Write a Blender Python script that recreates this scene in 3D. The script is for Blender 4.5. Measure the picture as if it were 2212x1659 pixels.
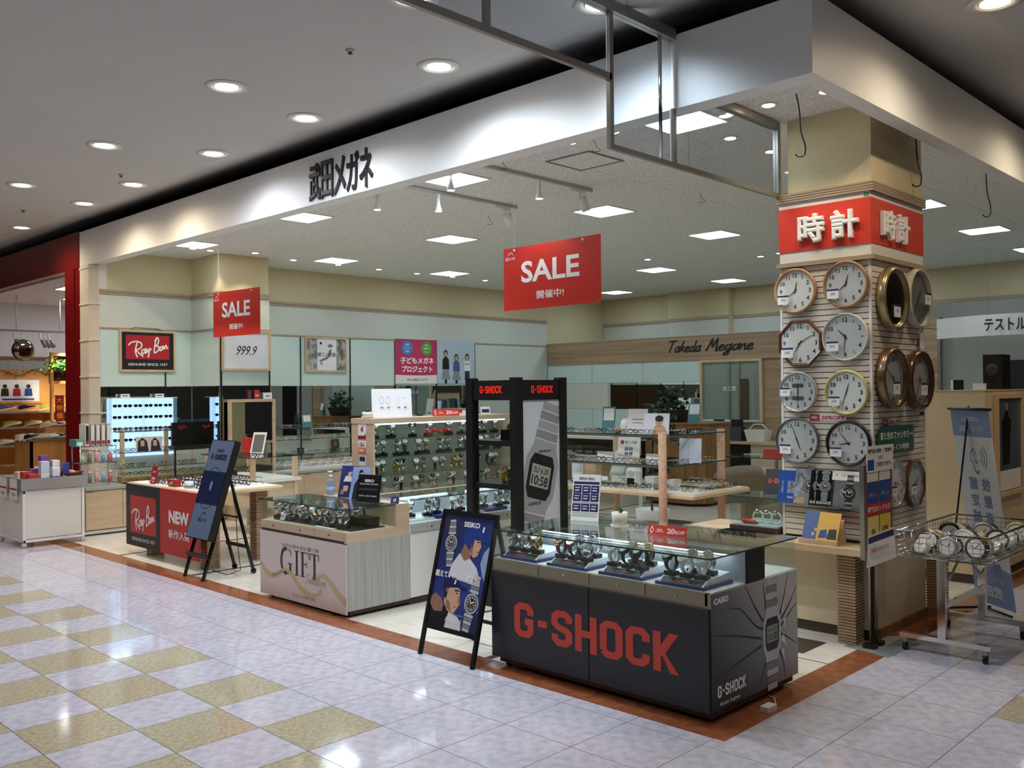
import bpy, math, random
from mathutils import Vector, Matrix
random.seed(7)
S = bpy.context.scene
COL = S.collection
for _o in list(bpy.data.objects): bpy.data.objects.remove(_o)
# ---------------------------------------------------------------- camera
_cd = bpy.data.cameras.new('camera'); CAM = bpy.data.objects.new('camera', _cd); COL.objects.link(CAM)
_cd.sensor_width = 36.0; _cd.lens = 32.246; _cd.clip_start = .05; _cd.clip_end = 200
CP = Vector((2.4174, -3.9500, 1.73))
CR = Matrix(((0.7162526, 0.0132052, 0.6977161), (0.6977606, 0.0016269, -0.7163291), (-0.0105944, 0.9999115, -0.0080488)))
CAM.matrix_world = Matrix.Translation(CP) @ CR.to_4x4()
S.camera = CAM
# ---------------------------------------------------------------- view and world
S.view_settings.view_transform = 'Standard'; S.view_settings.look = 'None'
S.view_settings.gamma = 1.0; S.view_settings.exposure = 0.25; S.view_settings.use_curve_mapping = False
try: S.cycles.transparent_max_bounces = 18; S.cycles.max_bounces = 6; S.cycles.diffuse_bounces = 4; S.cycles.glossy_bounces = 3
except Exception: pass
W = bpy.data.worlds.new('mall_air'); S.world = W; W.use_nodes = True
_bg = W.node_tree.nodes['Background']; _bg.inputs[0].default_value = (.92, .93, 1.0, 1); _bg.inputs[1].default_value = .10
# ---------------------------------------------------------------- lamps: every lamp sits in a fitting built further down
def lamp(kind, loc, power, col=(1, 1, 1), size=.1, spot=None, blend=.5, aim=None, name='lamp_light'):
    l = bpy.data.lights.new(name, kind); l.energy = power; l.color = col
    if kind == 'SPOT': l.spot_size = math.radians(spot); l.spot_blend = blend; l.shadow_soft_size = size
    elif kind == 'AREA': l.shape = 'SQUARE'; l.size = size
    else: l.shadow_soft_size = size
    o = bpy.data.objects.new(name, l); COL.objects.link(o); o.location = loc
    if aim is not None: o.rotation_euler = (Vector(aim) - Vector(loc)).to_track_quat('-Z', 'Y').to_euler()
    return o
COOL, NEUT, WARM, AMB = (.80, .90, 1.0), (1, .975, .95), (1, .82, .60), (1, .62, .32)
LILA = (.94, .95, 1.0)
# mall downlights: x, y, colour, power
MALL_LAMPS = [(-.95, .28, COOL, 60), (-2.38, .28, COOL, 62), (-4.04, .28, (.86, .9, 1), 46), (-5.59, .28, (.84, .88, 1), 50), (-7.35, .28, WARM, 42), (-8.71, .28, WARM, 42), (-10.86, .28, WARM, 30),
    (-1.64, -.57, NEUT, 42), (-3.78, -.57, LILA, 42), (-6.0, -.57, LILA, 42), (-8.18, -.57, LILA, 42), (-10.4, -.57, WARM, 40), (-12.6, -.57, WARM, 30), (.71, 1.93, WARM, 28), (.71, 4.4, WARM, 28), (1.6, 6.5, WARM, 30),
    (-1.64, -2.8, NEUT, 40), (-3.78, -2.8, LILA, 40), (-6.0, -2.8, LILA, 40), (-8.18, -2.8, LILA, 40), (-10.4, -2.8, NEUT, 40), (1.2, -2.8, NEUT, 40), (2.9, .4, NEUT, 34), (.6, -5.0, NEUT, 40), (-4.9, -5.0, LILA, 40), (-9.2, -5.0, LILA, 40), (4.4, -2.8, NEUT, 34)]
PANEL_X, PANEL_Y = (-1.33, -3.82, -6.30, -8.84), (1.70, 3.92, 6.16, 8.40, 10.62)
PANEL_E = 15.5       # emission of the store's ceiling panels
# ================================================================ helpers
def lin(c): return tuple(((v / 255) / 12.92 if v <= 10.3 else (((v / 255) + .055) / 1.055) ** 2.4) for v in c)
MATS = {}
def mat(name, rgb=(200, 200, 200), rough=.5, metal=0, noise=0, scale=20, bump=0, stretch=None, spec=.5, emit=0, rgb2=None, coat=0, detail=4, bscale=None):
    if name in MATS: return MATS[name]
    m = bpy.data.materials.new(name); m.use_nodes = True; nt = m.node_tree; b = nt.nodes['Principled BSDF']
    c = lin(rgb) + (1,)
    b.inputs['Base Color'].default_value = c; b.inputs['Roughness'].default_value = rough; b.inputs['Metallic'].default_value = metal
    b.inputs['Specular IOR Level'].default_value = spec; b.inputs['Coat Weight'].default_value = coat; b.inputs['Coat Roughness'].default_value = .08
    if emit:
        b.inputs['Emission Color'].default_value = c; b.inputs['Emission Strength'].default_value = emit
    if noise or bump or rgb2:
        tc = nt.nodes.new('ShaderNodeTexCoord'); mp = nt.nodes.new('ShaderNodeMapping'); n = nt.nodes.new('ShaderNodeTexNoise')
        nt.links.new(tc.outputs['Object'], mp.inputs[0]); nt.links.new(mp.outputs[0], n.inputs['Vector'])
        mp.inputs['Scale'].default_value = stretch or (1, 1, 1); n.inputs['Scale'].default_value = scale; n.inputs['Detail'].default_value = detail
        if noise or rgb2:
            r = nt.nodes.new('ShaderNodeMix'); r.data_type = 'RGBA'
            c2 = lin(rgb2) + (1,) if rgb2 else tuple(v * (1 - noise) for v in c[:3]) + (1,)
            r.inputs[6].default_value = c; r.inputs[7].default_value = c2
            ra = nt.nodes.new('ShaderNodeValToRGB'); ra.color_ramp.elements[0].position = .36; ra.color_ramp.elements[1].position = .66
            nt.links.new(n.outputs['Fac'], ra.inputs[0]); nt.links.new(ra.outputs[0], r.inputs[0]); nt.links.new(r.outputs[2], b.inputs['Base Color'])
        if bump:
            bp = nt.nodes.new('ShaderNodeBump'); bp.inputs['Strength'].default_value = bump; bp.inputs['Distance'].default_value = .01
            if bscale:
                n2 = nt.nodes.new('ShaderNodeTexNoise'); n2.inputs['Scale'].default_value = bscale; n2.inputs['Detail'].default_value = 3; nt.links.new(mp.outputs[0], n2.inputs['Vector']); nt.links.new(n2.outputs['Fac'], bp.inputs['Height'])
            else: nt.links.new(n.outputs['Fac'], bp.inputs['Height'])
            nt.links.new(bp.outputs[0], b.inputs['Normal'])
    MATS[name] = m; return m
def glass(name, tint=(235, 245, 242), refl=.9, rough=.0, ior=1.45, body=0.0, bodycol=(200, 215, 210)):
    """thin pane: clear transmission with a Fresnel reflection"""
    if name in MATS: return MATS[name]
    m = bpy.data.materials.new(name); m.use_nodes = True; nt = m.node_tree; nt.nodes.clear()
    out = nt.nodes.new('ShaderNodeOutputMaterial'); tr = nt.nodes.new('ShaderNodeBsdfTransparent'); gl = nt.nodes.new('ShaderNodeBsdfGlossy'); lw = nt.nodes.new('ShaderNodeLayerWeight'); mx = nt.nodes.new('ShaderNodeMixShader')
    tr.inputs[0].default_value = lin(tint) + (1,); gl.inputs['Roughness'].default_value = rough; lw.inputs[0].default_value = .5; gl.inputs[0].default_value = (refl, refl, refl, 1)
    f0 = ((ior - 1) / (ior + 1)) ** 2; pw = nt.nodes.new('ShaderNodeMath'); pw.operation = 'POWER'; pw.inputs[1].default_value = 5; fr = nt.nodes.new('ShaderNodeMath'); fr.operation = 'MULTIPLY_ADD'; fr.inputs[1].default_value = 1 - f0; fr.inputs[2].default_value = f0
    nt.links.new(lw.outputs['Facing'], pw.inputs[0]); nt.links.new(pw.outputs[0], fr.inputs[0])
    base = tr
    if body:
        df = nt.nodes.new('ShaderNodeBsdfDiffuse'); df.inputs[0].default_value = lin(bodycol) + (1,); m2 = nt.nodes.new('ShaderNodeMixShader'); m2.inputs[0].default_value = body
        nt.links.new(tr.outputs[0], m2.inputs[1]); nt.links.new(df.outputs[0], m2.inputs[2]); base = m2
    nt.links.new(fr.outputs[0], mx.inputs[0]); nt.links.new(base.outputs[0], mx.inputs[1]); nt.links.new(gl.outputs[0], mx.inputs[2]); nt.links.new(mx.outputs[0], out.inputs[0])
    MATS[name] = m; return m
def gradmat(name, p0, p1, stops, rough=.4):
    """a printed colour ramp running from p0 to p1 in the object's own frame"""
    m = mat(name, stops[0][1], rough); nt = m.node_tree; b = nt.nodes['Principled BSDF']; tc = nt.nodes.new('ShaderNodeTexCoord'); sb = nt.nodes.new('ShaderNodeVectorMath'); sb.operation = 'SUBTRACT'; dt = nt.nodes.new('ShaderNodeVectorMath'); dt.operation = 'DOT_PRODUCT'; r = nt.nodes.new('ShaderNodeValToRGB')
    d = Vector(p1) - Vector(p0); d = d / d.length_squared; sb.inputs[1].default_value = p0; dt.inputs[1].default_value = d
    nt.links.new(tc.outputs['Object'], sb.inputs[0]); nt.links.new(sb.outputs[0], dt.inputs[0]); nt.links.new(dt.outputs['Value'], r.inputs[0]); nt.links.new(r.outputs[0], b.inputs['Base Color'])
    e = r.color_ramp.elements
    while len(e) < len(stops): e.new(.5)
    for k, (p, c) in enumerate(stops): e[k].position = p; e[k].color = lin(c) + (1,)
    return m
def emis(name, rgb, e):
    if name in MATS: return MATS[name]
    m = bpy.data.materials.new(name); m.use_nodes = True; nt = m.node_tree; nt.nodes.clear()
    out = nt.nodes.new('ShaderNodeOutputMaterial'); em = nt.nodes.new('ShaderNodeEmission'); em.inputs[0].default_value = lin(rgb) + (1,); em.inputs[1].default_value = e
    nt.links.new(em.outputs[0], out.inputs[0]); MATS[name] = m; return m

class MB:
    """collects simple shapes; build() links them as one mesh object"""
    def __init__(s): s.v = []; s.f = []; s.sm = []; s.mi = []; s.cur = 0
    def add(s, vs, fs, smooth=False):
        b = len(s.v); s.v += [tuple(p) for p in vs]; s.f += [tuple(b + i for i in f) for f in fs]; s.sm += [smooth] * len(fs); s.mi += [s.cur] * len(fs); return s
    def box(s, x0, x1, y0, y1, z0, z1):
        return s.add([(x0, y0, z0), (x1, y0, z0), (x1, y1, z0), (x0, y1, z0), (x0, y0, z1), (x1, y0, z1), (x1, y1, z1), (x0, y1, z1)], [(3, 2, 1, 0), (4, 5, 6, 7), (0, 1, 5, 4), (1, 2, 6, 5), (2, 3, 7, 6), (3, 0, 4, 7)])
    def bbox(s, x0, x1, y0, y1, z0, z1, b=.01):
        """box with chamfered upright and top edges"""
        def ring(i, z): return [(x0 + i + b, y0 + i, z), (x1 - i - b, y0 + i, z), (x1 - i, y0 + i + b, z), (x1 - i, y1 - i - b, z), (x1 - i - b, y1 - i, z), (x0 + i + b, y1 - i, z), (x0 + i, y1 - i - b, z), (x0 + i, y0 + i + b, z)]
        vs = ring(0, z0) + ring(0, z1 - b) + ring(b * .7, z1); fs = [tuple(range(7, -1, -1)), tuple(range(16, 24))]
        for k in range(2):
            for i in range(8): j = (i + 1) % 8; fs.append((k * 8 + i, k * 8 + j, k * 8 + 8 + j, k * 8 + 8 + i))
        return s.add(vs, fs)
    def hexa(s, p): return s.add(p, [(3, 2, 1, 0), (4, 5, 6, 7), (0, 1, 5, 4), (1, 2, 6, 5), (2, 3, 7, 6), (3, 0, 4, 7)])
    def quad(s, *p): return s.add(p, [tuple(range(len(p)))])
    def tube(s, pts, r, n=8, closed=False, cap=True, flat=None):
        pts = [Vector(p) for p in pts]; m = len(pts); vs = []; fs = []
        rs = r if isinstance(r, (list, tuple)) else [r] * m
        u = None
        for i, p in enumerate(pts):
            a = pts[(i - 1) % m] if (i or closed) else p; c = pts[(i + 1) % m] if (i < m - 1 or closed) else p
            t = (c - a).normalized()
            if u is None:
                u = t.cross(Vector((0, 0, 1)))
                if u.length < 1e-3: u = t.cross(Vector((0, 1, 0)))
            u = (u - t * u.dot(t)); u.normalize(); w = t.cross(u)
            for k in range(n):
                q = 2 * math.pi * k / n; vs.append(p + (u * math.cos(q) + w * math.sin(q) * (flat or 1)) * rs[i])
        for i in range(m if closed else m - 1):
            for k in range(n):
                l = (k + 1) % n; j = (i + 1) % m; fs.append((i * n + k, i * n + l, j * n + l, j * n + k))
        if cap and not closed: fs += [tuple(range(n - 1, -1, -1)), tuple((m - 1) * n + k for k in range(n))]
        return s.add(vs, fs, n > 4)
    def cyl(s, a, b, r, n=16, r2=None): return s.tube([a, b], [r, r if r2 is None else r2], n)
    def lathe(s, prof, c=(0, 0, 0), n=24, axis='z', smooth=True, ph=0):
        """profile of (radius, height) turned about an axis through c"""
        vs = []; fs = []; c = Vector(c)
        for r, h in prof:
            for k in range(n):
                q = 2 * math.pi * k / n + ph; x, y = r * math.cos(q), r * math.sin(q)
                vs.append(c + (Vector((x, y, h)) if axis == 'z' else Vector((x, -h, y)) if axis == 'y' else Vector((h, x, y))))
        for i in range(len(prof) - 1):
            for k in range(n):
                l = (k + 1) % n
                if axis == 'x' or axis == 'z' or axis == 'y': fs.append((i * n + k, i * n + l, (i + 1) * n + l, (i + 1) * n + k))
        if prof[0][0] > 1e-6: fs.append(tuple(range(n - 1, -1, -1)))
        if prof[-1][0] > 1e-6: fs.append(tuple((len(prof) - 1) * n + k for k in range(n)))
        return s.add(vs, fs, smooth)
    def prism(s, poly, o, u, v, d):
        """2-D polygon (counter-clockwise in u,v) placed at o and pushed along d"""
        o, u, v, d = Vector(o), Vector(u), Vector(v), Vector(d); n = len(poly)
        a = [o + u * x + v * y for x, y in poly]; vs = a + [p + d for p in a]
        fs = [tuple(range(n)), tuple(range(2 * n - 1, n - 1, -1))] + [((i + 1) % n, i, n + i, n + (i + 1) % n) for i in range(n)]
        return s.add(vs, fs)
    def flat(s, poly, o, u, v):
        o, u, v = Vector(o), Vector(u), Vector(v); return s.add([o + u * x + v * y for x, y in poly], [tuple(range(len(poly)))])
    def disc(s, c, r, u, v, n=24, ry=None):
        c, u, v = Vector(c), Vector(u), Vector(v); return s.add([c + u * r * math.cos(2 * math.pi * i / n) + v * (ry or r) * math.sin(2 * math.pi * i / n) for i in range(n)], [tuple(range(n))])
    def ring(s, c, r0, r1, u, v, n=28, ry=1):
        c, u, v = Vector(c), Vector(u), Vector(v); vs = []
        for i in range(n):
            q = 2 * math.pi * i / n; d = u * math.cos(q) + v * math.sin(q) * ry; vs += [c + d * r0, c + d * r1]
        return s.add(vs, [(2 * i, 2 * i + 1, (2 * i + 3) % (2 * n), (2 * i + 2) % (2 * n)) for i in range(n)])
    def rib(s, pts, w, o, u, v, smooth=0, closed=False, taper=None):
        """flat stroke along 2-D points with mitred corners"""
        if smooth: pts = catmull(pts, smooth)
        o, u, v = Vector(o), Vector(u), Vector(v); m = len(pts); vs = []; nz = u.cross(v).normalized() * .0003; s.nr = getattr(s, 'nr', -1) + 1; o = o + nz * s.nr
        for i in range(m):
            p = Vector(pts[i]); a = Vector(pts[i - 1]) if (i or closed) else None; b = Vector(pts[(i + 1) % m]) if (i < m - 1 or closed) else None
            d1 = (p - a).normalized() if a is not None else None; d2 = (b - p).normalized() if b is not None else None
            if d1 is None: d1 = d2
            if d2 is None: d2 = d1
            n1 = Vector((-d1.y, d1.x)); n2 = Vector((-d2.y, d2.x)); n = n1 + n2
            if n.length < 1e-6: n = n1
            n.normalize(); k = 1 / max(.4, n.dot(n1)); ww = w * (taper(i / max(1, m - 1)) if taper else 1)
            for sg in (1, -1): q = p + n * (sg * k * ww / 2); vs.append(o + u * q.x + v * q.y + nz * (i / m))
        fs = [(2 * i + 1, (2 * i + 3) % (2 * m), (2 * i + 2) % (2 * m), 2 * i) for i in range(m if closed else m - 1)]
        return s.add(vs, fs)
    def sphere(s, c, r, n=12, m=8, sx=1, sy=1, sz=1):
        return s.add(*_sph(c, r, n, m, sx, sy, sz), True)
    def mesh(s, name, *mats):
        me = bpy.data.meshes.new(name); me.from_pydata(s.v, [], s.f)
        for m in mats: me.materials.append(m)
        me.polygons.foreach_set('use_smooth', s.sm)
        if len(mats) > 1: me.polygons.foreach_set('material_index', s.mi)
        me.update(); return me
    def build(s, name, m, parent=None):
        ms = m if isinstance(m, (list, tuple)) else [m]
        if parent is not None:
            iv = ROOT[parent.name].inverted(); s.v = [tuple(iv @ Vector(p)) for p in s.v]
        o = bpy.data.objects.new(name, s.mesh(name, *ms)); COL.objects.link(o)
        if parent is not None: o.parent = parent; ROOT[o.name] = ROOT[parent.name]
        else: ROOT[o.name] = Matrix.Identity(4)
        return o
def _sph(c, r, n, m, sx, sy, sz):
    vs = [(c[0], c[1], c[2] + r * sz)]; fs = []
    for i in range(1, m):
        a = math.pi * i / m
        for k in range(n): q = 2 * math.pi * k / n; vs.append((c[0] + r * sx * math.sin(a) * math.cos(q), c[1] + r * sy * math.sin(a) * math.sin(q), c[2] + r * sz * math.cos(a)))
    vs.append((c[0], c[1], c[2] - r * sz)); e = len(vs) - 1
    for k in range(n):
        l = (k + 1) % n; fs.append((0, 1 + k, 1 + l)); fs.append((e, e - n + l, e - n + k))
        for i in range(m - 2): fs.append((1 + i * n + k, 1 + (i + 1) * n + k, 1 + (i + 1) * n + l, 1 + i * n + l))
    return vs, fs
def catmull(p, n=6):
    out = []
    for i in range(len(p) - 1):
        a = p[max(0, i - 1)]; b = p[i]; c = p[i + 1]; d = p[min(len(p) - 1, i + 2)]
        for k in range(n):
            t = k / n; out.append(tuple(.5 * (2 * b[j] + (c[j] - a[j]) * t + (2 * a[j] - 5 * b[j] + 4 * c[j] - d[j]) * t * t + (3 * b[j] - a[j] - 3 * c[j] + d[j]) * t ** 3) for j in range(len(b))))
    return out + [tuple(p[-1])]
ROOT = {}
def tag(o, label=None, cat=None, group=None, kind=None):
    if label: o['label'] = label
    if cat: o['category'] = cat
    if group: o['group'] = group
    if kind: o['kind'] = kind
    return o
def thing(name, label, cat, loc=(0, 0, 0), rz=0, group=None):
    """an Empty at the thing's base; its parts are given in world coordinates and moved into its frame"""
    o = bpy.data.objects.new(name, None); COL.objects.link(o); o.location = loc; o.rotation_euler = (0, 0, rz); o.empty_display_size = .05
    ROOT[o.name] = Matrix.Translation(Vector(loc)) @ Matrix.Rotation(rz, 4, 'Z')
    return tag(o, label, cat, group)
def frame(o):
    """maps a thing's own frame to the world (for things that stand turned)"""
    M = ROOT[o.name]; return lambda x, y, z: tuple(M @ Vector((x, y, z)))
def struct(name, mb, m): return tag(mb.build(name, m), kind='structure')
def bx(name, m, parent, *a): return MB().box(*a).build(name, m, parent)
def inst(src, loc, rot=(0, 0, 0), scale=1, label=None, group=None):
    """a copy of a thing with copies of its parts and sub-parts"""
    c = src.copy(); COL.objects.link(c); c.location = loc; c.rotation_euler = rot; c.scale = (scale,) * 3
    if label: c['label'] = label
    if group: c['group'] = group
    for ch in KIDS(src):
        d = ch.copy(); COL.objects.link(d); d.parent = c
        for g in KIDS(ch):
            e = g.copy(); COL.objects.link(e); e.parent = d
    return c
_kids = {}
def KIDS(o):
    if o.name not in _kids: _kids[o.name] = list(o.children)
    return _kids[o.name]
X, Y, Z = Vector((1, 0, 0)), Vector((0, 1, 0)), Vector((0, 0, 1))
_tc = {}
TS = bpy.data.scenes.new('typesetting')   # lettering is turned into meshes here, away from the scene
def glyphs(body, bold=0, res=3, solid=False):
    key = (body, bold, res, solid)
    if key not in _tc:
        k = bpy.data.curves.new('t', 'FONT'); k.body = body; k.size = 1; k.resolution_u = res
        if bold: k.bevel_depth = bold; k.bevel_resolution = 0
        if solid: k.extrude = .1
        o = bpy.data.objects.new('t', k); TS.collection.objects.link(o)
        TS.view_layers[0].update(); dg = TS.view_layers[0].depsgraph; me = bpy.data.meshes.new_from_object(o.evaluated_get(dg))
        e = .1 + bold if solid else 1
        vs = [(p.co.x, p.co.y, (p.co.z / e + 1) / 2) for p in me.vertices]; fs = [tuple(p.vertices) for p in me.polygons]
        if bold and not solid: fs = [f for f in fs if sum(vs[i][2] for i in f) / len(f) >= .4999]
        bpy.data.objects.remove(o); bpy.data.curves.remove(k); bpy.data.meshes.remove(me)
        _tc[key] = (vs, fs)
    return _tc[key]
def text(body, m, parent, c, u, v, h=None, w=None, bold=.0, depth=0, align=0, slant=0, name='lettering', res=3, mirror=False):
    """lettering centred at c (align -1: c is the left end) on the plane of u, v; sized to height h and/or width w"""
    vs, fs = glyphs(body, bold, res, depth > 0); xs = [p[0] for p in vs]; ys = [p[1] for p in vs]
    x0, x1, y0, y1 = min(xs), max(xs), min(ys), max(ys); sy = h / (y1 - y0) if h else w / (x1 - x0); sx = w / (x1 - x0) if w else sy
    c, u, v = Vector(c), Vector(u).normalized(), Vector(v).normalized(); n = u.cross(v)
    if mirror: u = -u
    cx = (x0 + x1) / 2 if align == 0 else x0; cy = (y0 + y1) / 2
    P = [c + u * ((x - cx) * sx + slant * (y - cy) * sy) + v * ((y - cy) * sy) + n * (z * depth) for x, y, z in vs]
    return MB().add(P, fs).build(name, m, parent)
# ================================================================ materials of the place
M_paint = mat('white_paint', (226, 224, 218), .6, noise=.03, scale=3)
M_fascia = mat('fascia_board', (236, 237, 235), .45, noise=.03, scale=2)
M_mallceil = mat('mall_ceiling_paint', (198, 196, 194), .8, noise=.03, scale=1.5)
M_tilebd = mat('ceiling_board', (240, 240, 238), .9, rgb2=(206, 206, 202), scale=42, bump=.6, detail=6)
M_cream = mat('cream_wallcloth', (212, 197, 158), .85, noise=.06, scale=40, bump=.08)
M_cloth = mat('pale_wallcloth', (208, 211, 200), .85, noise=.06, scale=60, bump=.08)
M_trim = mat('taupe_trim', (172, 152, 126), .5, noise=.12, scale=30, stretch=(.1, .1, 6))
M_lav = mat('lavender_marble_tile', (200, 198, 210), .075, rgb2=(178, 176, 189), scale=17, spec=.6, detail=8, bump=.02, bscale=3)
M_bei = mat('beige_marble_tile', (184, 174, 150), .09, rgb2=(158, 148, 122), scale=40, spec=.5, detail=8, bump=.02, bscale=3)
M_grout = mat('tile_joint', (112, 104, 108), .7)
M_bstrip = mat('brown_marble_strip', (150, 92, 62), .12, rgb2=(128, 74, 48), scale=14, detail=8)
M_store = mat('pale_vinyl_board', (228, 224, 214), .22, rgb2=(208, 202, 190), scale=3.5, stretch=(1, 14, 1), detail=6)
M_store2 = mat('tan_vinyl_board', (222, 216, 204), .2, rgb2=(204, 196, 180), scale=3.0, stretch=(14, 1, 1), detail=6)
M_dark = mat('dark_brown_inlay', (62, 50, 42), .35, noise=.2, scale=30)
M_blk = mat('black_satin', (14, 14, 15), .4)
M_blkgl = mat('black_gloss', (10, 10, 12), .12)
M_white = mat('white_laminate', (232, 231, 228), .4)
M_offw = mat('off_white', (224, 220, 210), .5)
M_steel = mat('brushed_steel', (176, 172, 164), .32, metal=1, noise=.1, scale=60, stretch=(1, 1, .1))
M_chrome = mat('chrome', (214, 214, 214), .12, metal=1)
M_maple = mat('maple_wood', (214, 190, 154), .4, rgb2=(200, 172, 134), scale=5, stretch=(1, 1, .12), detail=6)
M_oak = mat('grey_oak_wood', (178, 150, 120), .45, rgb2=(150, 122, 94), scale=4, stretch=(.12, .12, 5), detail=6)
M_walnut = mat('walnut_wood', (146, 106, 62), .4, rgb2=(116, 80, 44), scale=6, stretch=(3, 3, .12), detail=6)
M_panel = mat('frosted_glass_panel', (204, 224, 218), .22, noise=.02, scale=1.5, coat=.3)
M_mirror = mat('mirror_silver', (232, 238, 236), .015, metal=1)
M_glass = glass('clear_glass', (248, 251, 250), .9)
M_gtop = glass('showcase_glass_top', (238, 246, 244), 1.0, ior=1.75)
M_gedge = mat('glass_edge', (40, 64, 58), .15)
M_barrier = glass('smoke_barrier_glass', (236, 240, 244), .9, ior=1.5)
M_red = mat('sale_red', (202, 44, 30), .45)
M_signred = mat('sign_red', (212, 62, 44), .4)
M_shopred = mat('shopfront_red', (112, 10, 14), .3, noise=.05, scale=2)
M_wtext = mat('white_lettering', (240, 238, 236), .5)
M_btext = mat('black_lettering', (18, 18, 19), .45)
# ================================================================ floors
TW = .45
def tile_mesh(m, g=.004):
    h = TW / 2 - g / 2; return MB().box(-h, h, -h, h, -.006, 0).mesh('floor_tile', m)
fl = struct('floor_mall', MB().box(-26, 9, -13, 0, -.10, -.003).box(0, 9, 0, 22, -.10, -.003).box(-26, -10.6, 0, 9, -.10, -.003), M_grout)
tl, tb = tile_mesh(M_lav), tile_mesh(M_bei)
def beige(i, j, x, y): return (i + j) % 2 == 0 and ((y < -1.0 and x < -.95) or (x > .66 and y > 1.0))
cells = []
for i in range(-52, 18):
    for j in range(-26, 40):
        x = -1.41 + .45 * (i + .5); y = -1.01 + .45 * (j + .5)
        if (y + .225 <= .012) or (x - .225 >= -.07 and y > -.3) or (x < -10.9 and y < 8):
            if y > 0 and x > 0 and y > 20: continue
            d = CR.transposed() @ (Vector((x, y, 0)) - CP)
            vis = d.z < -.5 and abs(d.x / d.z) < .64 and abs(d.y / d.z) < .5
            cells.append((0 if vis else 1, d.length, i, j, x, y))
cells.sort()
far = MB(); far_m = []
for n, (nv, d, i, j, x, y) in enumerate(cells):
    bg = beige(i, j, x, y)
    if n < 300 and not nv:
        o = bpy.data.objects.new('floor_tile', tb if bg else tl); COL.objects.link(o); o.location = (x, y, 0); o.parent = fl
    else:
        far.cur = 1 if bg else 0; h = TW / 2 - .002; far.quad((x - h, y - h, 0), (x + h, y - h, 0), (x + h, y + h, 0), (x - h, y + h, 0))
ct = MB().box(-TW / 2 + .002, TW / 2 - .002, -.053, .053, -.006, 0).mesh('cut_floor_tile', M_lav)
for i in range(-21, 3):
    o = bpy.data.objects.new('cut_floor_tile', ct); COL.objects.link(o); o.location = (-1.41 + .45 * (i + .5), -.055, 0); o.parent = fl
tag(far.build('distant_floor_tiles', [M_lav, M_bei], fl), kind='stuff')
# store floor with its brown border strip and dark inlays
fs_ = struct('floor_store', MB().box(-10.6, -.2, .2, 12.2, -.10, -.001), M_dark)
for k, (a, b) in enumerate(((-7.62, -10.55), (-5.97, -7.56), (-3.62, -5.91), (-1.9, -3.56), (-.2, -1.84))):
    for r, (y0, y1) in enumerate(((.2, 1.55), (1.56, 2.95), (2.96, 4.6), (4.62, 6.1), (6.16, 7.7), (7.72, 9.4), (9.42, 12.1))):
        bx('floor_board', M_store if y0 < 2.9 else M_store2, fs_, b, a, y0, y1 - .004, -.004, 0)
bx('dark_floor_tile', M_dark, fs_, -.66, -.42, 1.66, 2.0, 0, .001); bx('dark_floor_tile', M_dark, fs_, -4.7, -4.25, 5.95, 6.3, 0, .001)
st = struct('floor_border_strip', MB().box(-10.6, 0, 0, .2, -.05, -.002).box(-.2, 0, .2, 14, -.05, -.002), M_grout)
for k in range(12): bx('border_stone', M_bstrip, st, -.9 * k - .9 + .002, -.9 * k - .002 if k else 0, .001, .199, -.002, .001)
for k in range(14): bx('border_stone', M_bstrip, st, -.199, -.001, .2 + .9 * k + .002, .2 + .9 * k + .898, -.002, .001)
# ================================================================ ceilings
ce = struct('ceiling_mall', MB().box(-26, 9, -13, .42, 4.0, 4.1).box(.62, 9, .42, 22, 4.0, 4.1), M_mallceil)
# beside the fascia an added unlit slot raises the ceiling to shade its edge
bx_ = MB(); bx_.add([(-26, .42, 4.0), (.62, .42, 4.0), (-.9, 1.6, 4.34), (-26, 1.6, 4.34)], [(0, 1, 2, 3)]); bx_.add([(.62, .42, 4.0), (.62, 22, 4.0), (-.9, 22, 4.34), (-.9, 1.6, 4.34)], [(0, 1, 2, 3)]); bx_.build('added_rising_edge', M_mallceil, ce)
MB().box(-26, -.9, 1.6, 1.64, 3.69, 4.36).box(-.94, -.9, 1.64, 22, 3.69, 4.36).build('added_slot_back', mat('added_slot_brown', (74, 62, 52), .8), ce); MB().box(-10.5, -.06, 1.07, 1.6, 3.76, 3.78).box(-.9, -.06, 1.6, 14, 3.76, 3.78).build('added_slot_floor', mat('added_slot_brown'), ce)
cs = struct('ceiling_store', MB().box(-10.5, 0, 1.0, 12.2, 3.692, 3.75), M_grout)
bo = {}
for i in range(12):
    for j in range(13):
        x1 = -.02 - .9 * i; y0 = 1.02 + .9 * j; x0 = max(-10.4, x1 - .896); y1 = min(12.1, y0 + .896)
        if x0 < x1 - .1 and y0 < y1 - .1: bx('ceiling_board', M_tilebd, cs, x0, x1, y0, y1, 3.686, 3.693)
# ================================================================ fascia of the store
fa = struct('wall_fascia_front', MB().box(-10.54, .06, .91, 1.07, 3.5, 3.965), M_fascia)
fb = struct('wall_fascia_side', MB().box(-.06, .06, 1.07, 14, 3.5, 3.965), M_fascia)
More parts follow.
